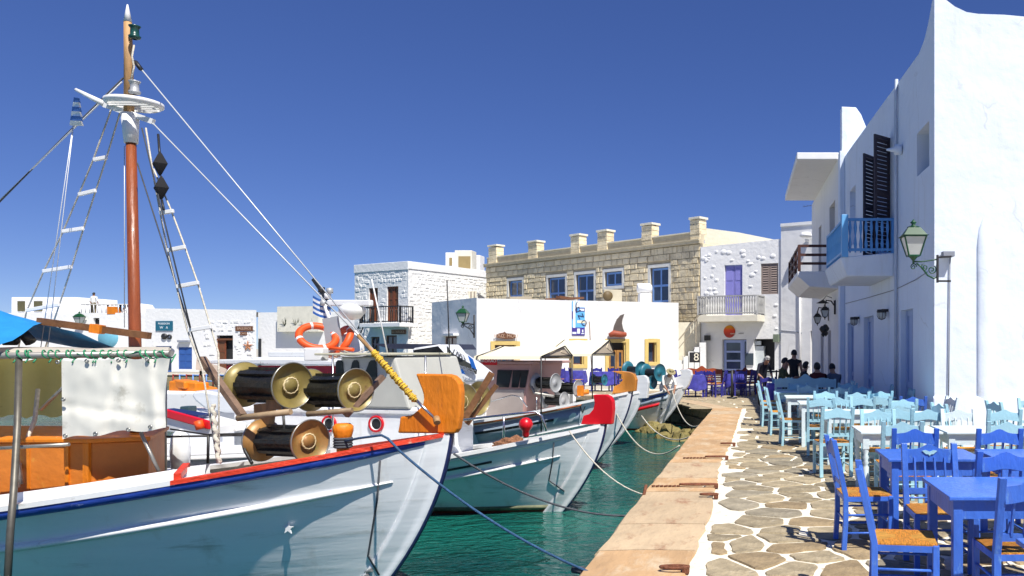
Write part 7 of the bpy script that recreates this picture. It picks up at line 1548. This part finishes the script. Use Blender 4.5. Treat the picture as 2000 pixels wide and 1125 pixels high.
sit = dict(pelvis=(0, 0, .50), spine=(.02, 0, .72), chest=(.05, 0, .92), neck=(.08, 0, 1.06), head=(.12, 0, 1.18), crown=(.12, 0, 1.26), sl=(.05, .18, .98), sr=(.05, -.18, .98), el=(.18, .25, .74), er=(.18, -.25, .74), wl=(.40, .16, .78), wr=(.40, -.16, .78), hl=(.05, .09, .49), hr=(.05, -.09, .49), kl=(.44, .12, .50), kr=(.44, -.12, .50), al=(.42, .12, .09), ar=(.42, -.12, .09), tl=(.57, .13, .035), tr=(.57, -.13, .035))
NVY = mat('dark_clothing', (.012, .014, .03), .8); BLK = mat('black_clothing', (.012, .011, .011), .8); OLV = mat('olive_shirt', (.09, .09, .03), .8); REDS = mat('dark_red_shirt', (.09, .008, .008), .8); WHS = mat('white_shirt', (.7, .7, .68), .8); KHK = mat('khaki', (.16, .13, .07), .8, var=.3, vs=9)
stoop = dict(spine=(.04, 0, 1.12), chest=(.13, 0, 1.28), neck=(.23, 0, 1.38), head=(.31, 0, 1.46), crown=(.35, 0, 1.53), sl=(.14, .18, 1.33), sr=(.14, -.18, 1.33), el=(.16, .25, 1.05), er=(.16, -.25, 1.05), wl=(.34, .18, .92), wr=(.34, -.18, .92))
person('grey haired man in dark clothes standing stooped beside the violet cloth', (.56, 23.0, 0), R(-60), stoop, NVY, BLK, HAIRG, hgt=1.62)
person('woman with dark bun in black standing behind the scalloped bench', (1.45, 22.4, 0), R(70), {}, BLK, BLK, HAIRD, hgt=1.66, sleeves=False, skirt=BLK)
person('seated man in olive shirt with dark beard, left of the standing woman', (1.02, 21.2, .12), R(-20), sit, OLV, NVY, HAIRD, hgt=1.75)
person('seated diner in dark red with the back towards us, right of the standing woman', (1.98, 20.9, .02), R(95), sit, REDS, NVY, HAIRD, hgt=1.72, hairlen=.6)
person('seated diner with bare shoulders close behind the dark red one', (1.62, 21.6, .05), R(20), sit, BLK, NVY, HAIRD, hgt=1.7, hairlen=.6, sleeves=False)
person('seated diner in grey by the shaded wall', (2.45, 21.3, .0), R(110), sit, mat('grey_blue_shirt', (.10, .13, .18), .8), NVY, HAIRD, hgt=1.7)
for x, y, rz in ((1.0, 21.2, 90), (1.98, 20.85, 95), (1.6, 21.6, 20)): chair('pale', x, y, rz, {1.0: 'shaded chair under the man in olive', 1.98: 'shaded chair under the diner in dark red', 1.6: 'shaded chair under the bare shouldered diner'}[x])
tp_ = P(132, 610, 57); person('person in white shirt and khaki trousers standing on the roof terrace at far left', (tp_.x, 59.3, 4.2-.1), R(95), {}, WHS, KHK, HAIRD, hgt=1.78)
bend = dict(pelvis=(-.1, 0, .80), spine=(.05, 0, .96), chest=(.22, 0, 1.06), neck=(.34, 0, 1.14), head=(.42, 0, 1.22), crown=(.46, 0, 1.29), sl=(.22, .17, 1.1), sr=(.22, -.17, 1.1), el=(.34, .22, .86), er=(.34, -.22, .86), wl=(.45, .12, .66), wr=(.45, -.12, .66), hl=(-.08, .1, .78), hr=(-.08, -.1, .78), kl=(.12, .14, .45), kr=(.12, -.14, .45), al=(-.05, .14, .09), ar=(-.05, -.14, .09), tl=(.1, .15, .035), tr=(.1, -.15, .035))
cb = b5.pt(1299, 760, .1); person('fisherman in white with a straw hat bending on the bow of the farthest boat', (cb.x, cb.y, -.15), R(-60), bend, WHS, WHS, HAIRD, hgt=1.6, hat=mat('straw_hat', (.35, .30, .16), .8))
# terrace furniture on the far left roof
for k, x in enumerate((168, 200, 225, 238)):
    c = P(x, 598, 58.9); t = thing('terrace_table', ['round terrace table beside the person in white', 'terrace table in the middle of the roof terrace', 'terrace table with yellow crate left of the mast', 'terrace table right behind the mast foot'][k], 'table', (c.x, 59.4, 4.2), group='tables on the roof terrace'); g = G(); g.tube([(c.x, 59.4, 4.2), (c.x, 59.4, 4.95)], .05, 6); g.build('stem', IRON, t, world=True); g = G(); g.lathe([(0, .03), (.55, .03), (.55, 0)], (c.x, 59.4, 4.93), (0, 0, 1), 14); g.build('tabletop', CREAM, t, world=True)
g = G(); c = P(220, 604, 58.8); g.box((c.x, 58.9, 4.5), (.6, .5, .55)); single(g, 'yellow_crate', ORANGE, 'orange yellow crate on the edge of the roof terrace', 'crate', (c.x, 58.9, 4.2))
g = G()
for k in range(12): x = P(158+k*8, 600, 58.7).x; g.tube([(x, 58.75, 4.25), (x, 58.75, 4.95)], .03, 4)
g.tube([(P(158, 0, 58.75).x, 58.75, 4.95), (P(248, 0, 58.75).x, 58.75, 4.95)], .03, 4); tg = thing('terrace_railing', 'thin railing along the edge of the roof terrace', 'railing', (P(200, 0, 58.75).x, 58.75, 4.2)); g.build('rails', CAPW, tg, world=True, kind='stuff')
L4 = lantern('wall_lantern', 'green shaded lantern on the white terrace house wall at far left', P(155, 632, 58.3), 1.3, GREEN)
t = thing('oval_sign', 'pale teal oval sign on the terrace house wall', 'sign', P(212, 660, 58.6)); g = G(); g.lathe([(0, .06), (.75, .05), (.78, 0)], P(212, 660, 58.7), (0, -1, 0), 20); g.build('disc', mat('pale_teal', (.15, .42, .55), .6), t, world=True)
# railings, chairs and clutter on the far left wharf
wr = thing('wharf_railing', 'blue and red painted railing along the wharf under the blue door', 'railing', P(370, 745, 40))
for k in range(9): g = G(); p = P(338+k*13, 760, 40); g.tube([p, p+Vector((0, 0, .75))], .035, 5); g.tube([p+Vector((0, 0, .7)), p+Vector((.335, 0, .7))], .03, 5); g.tube([p+Vector((0, 0, .4)), p+Vector((.335, 0, .4))], .03, 5); g.build('rail_bay', [BLUEDK, REDST, BLUEFR][k % 3] if False else (BLUEFR if k % 2 else mat('dull_red', (.3, .03, .02), .6)), wr, world=True)
cn = thing('beige_canopy', 'sagging beige boat canopy behind the mast ladder, above the small motorboat', 'canopy', P(425, 720, 26))
g = G(); g.smooth = True; g.grid([[P(384+j*11, 698+j*4.5+1.5*math.sin(j), 26-.2*i) for j in range(6)] for i in (0,)]+[[P(382+j*15, 722+j*1.5+2*math.sin(j*2), 24.5) for j in range(6)]]); g.build('sheet', mat('beige_canvas', (.42, .34, .27), .8), cn, world=True)
for x in (392, 446): g = G(); g.tube([P(x, 722, 24.6), P(x, 775, 24.6)], .03, 6); g.build('pole', BEAM, cn, world=True)
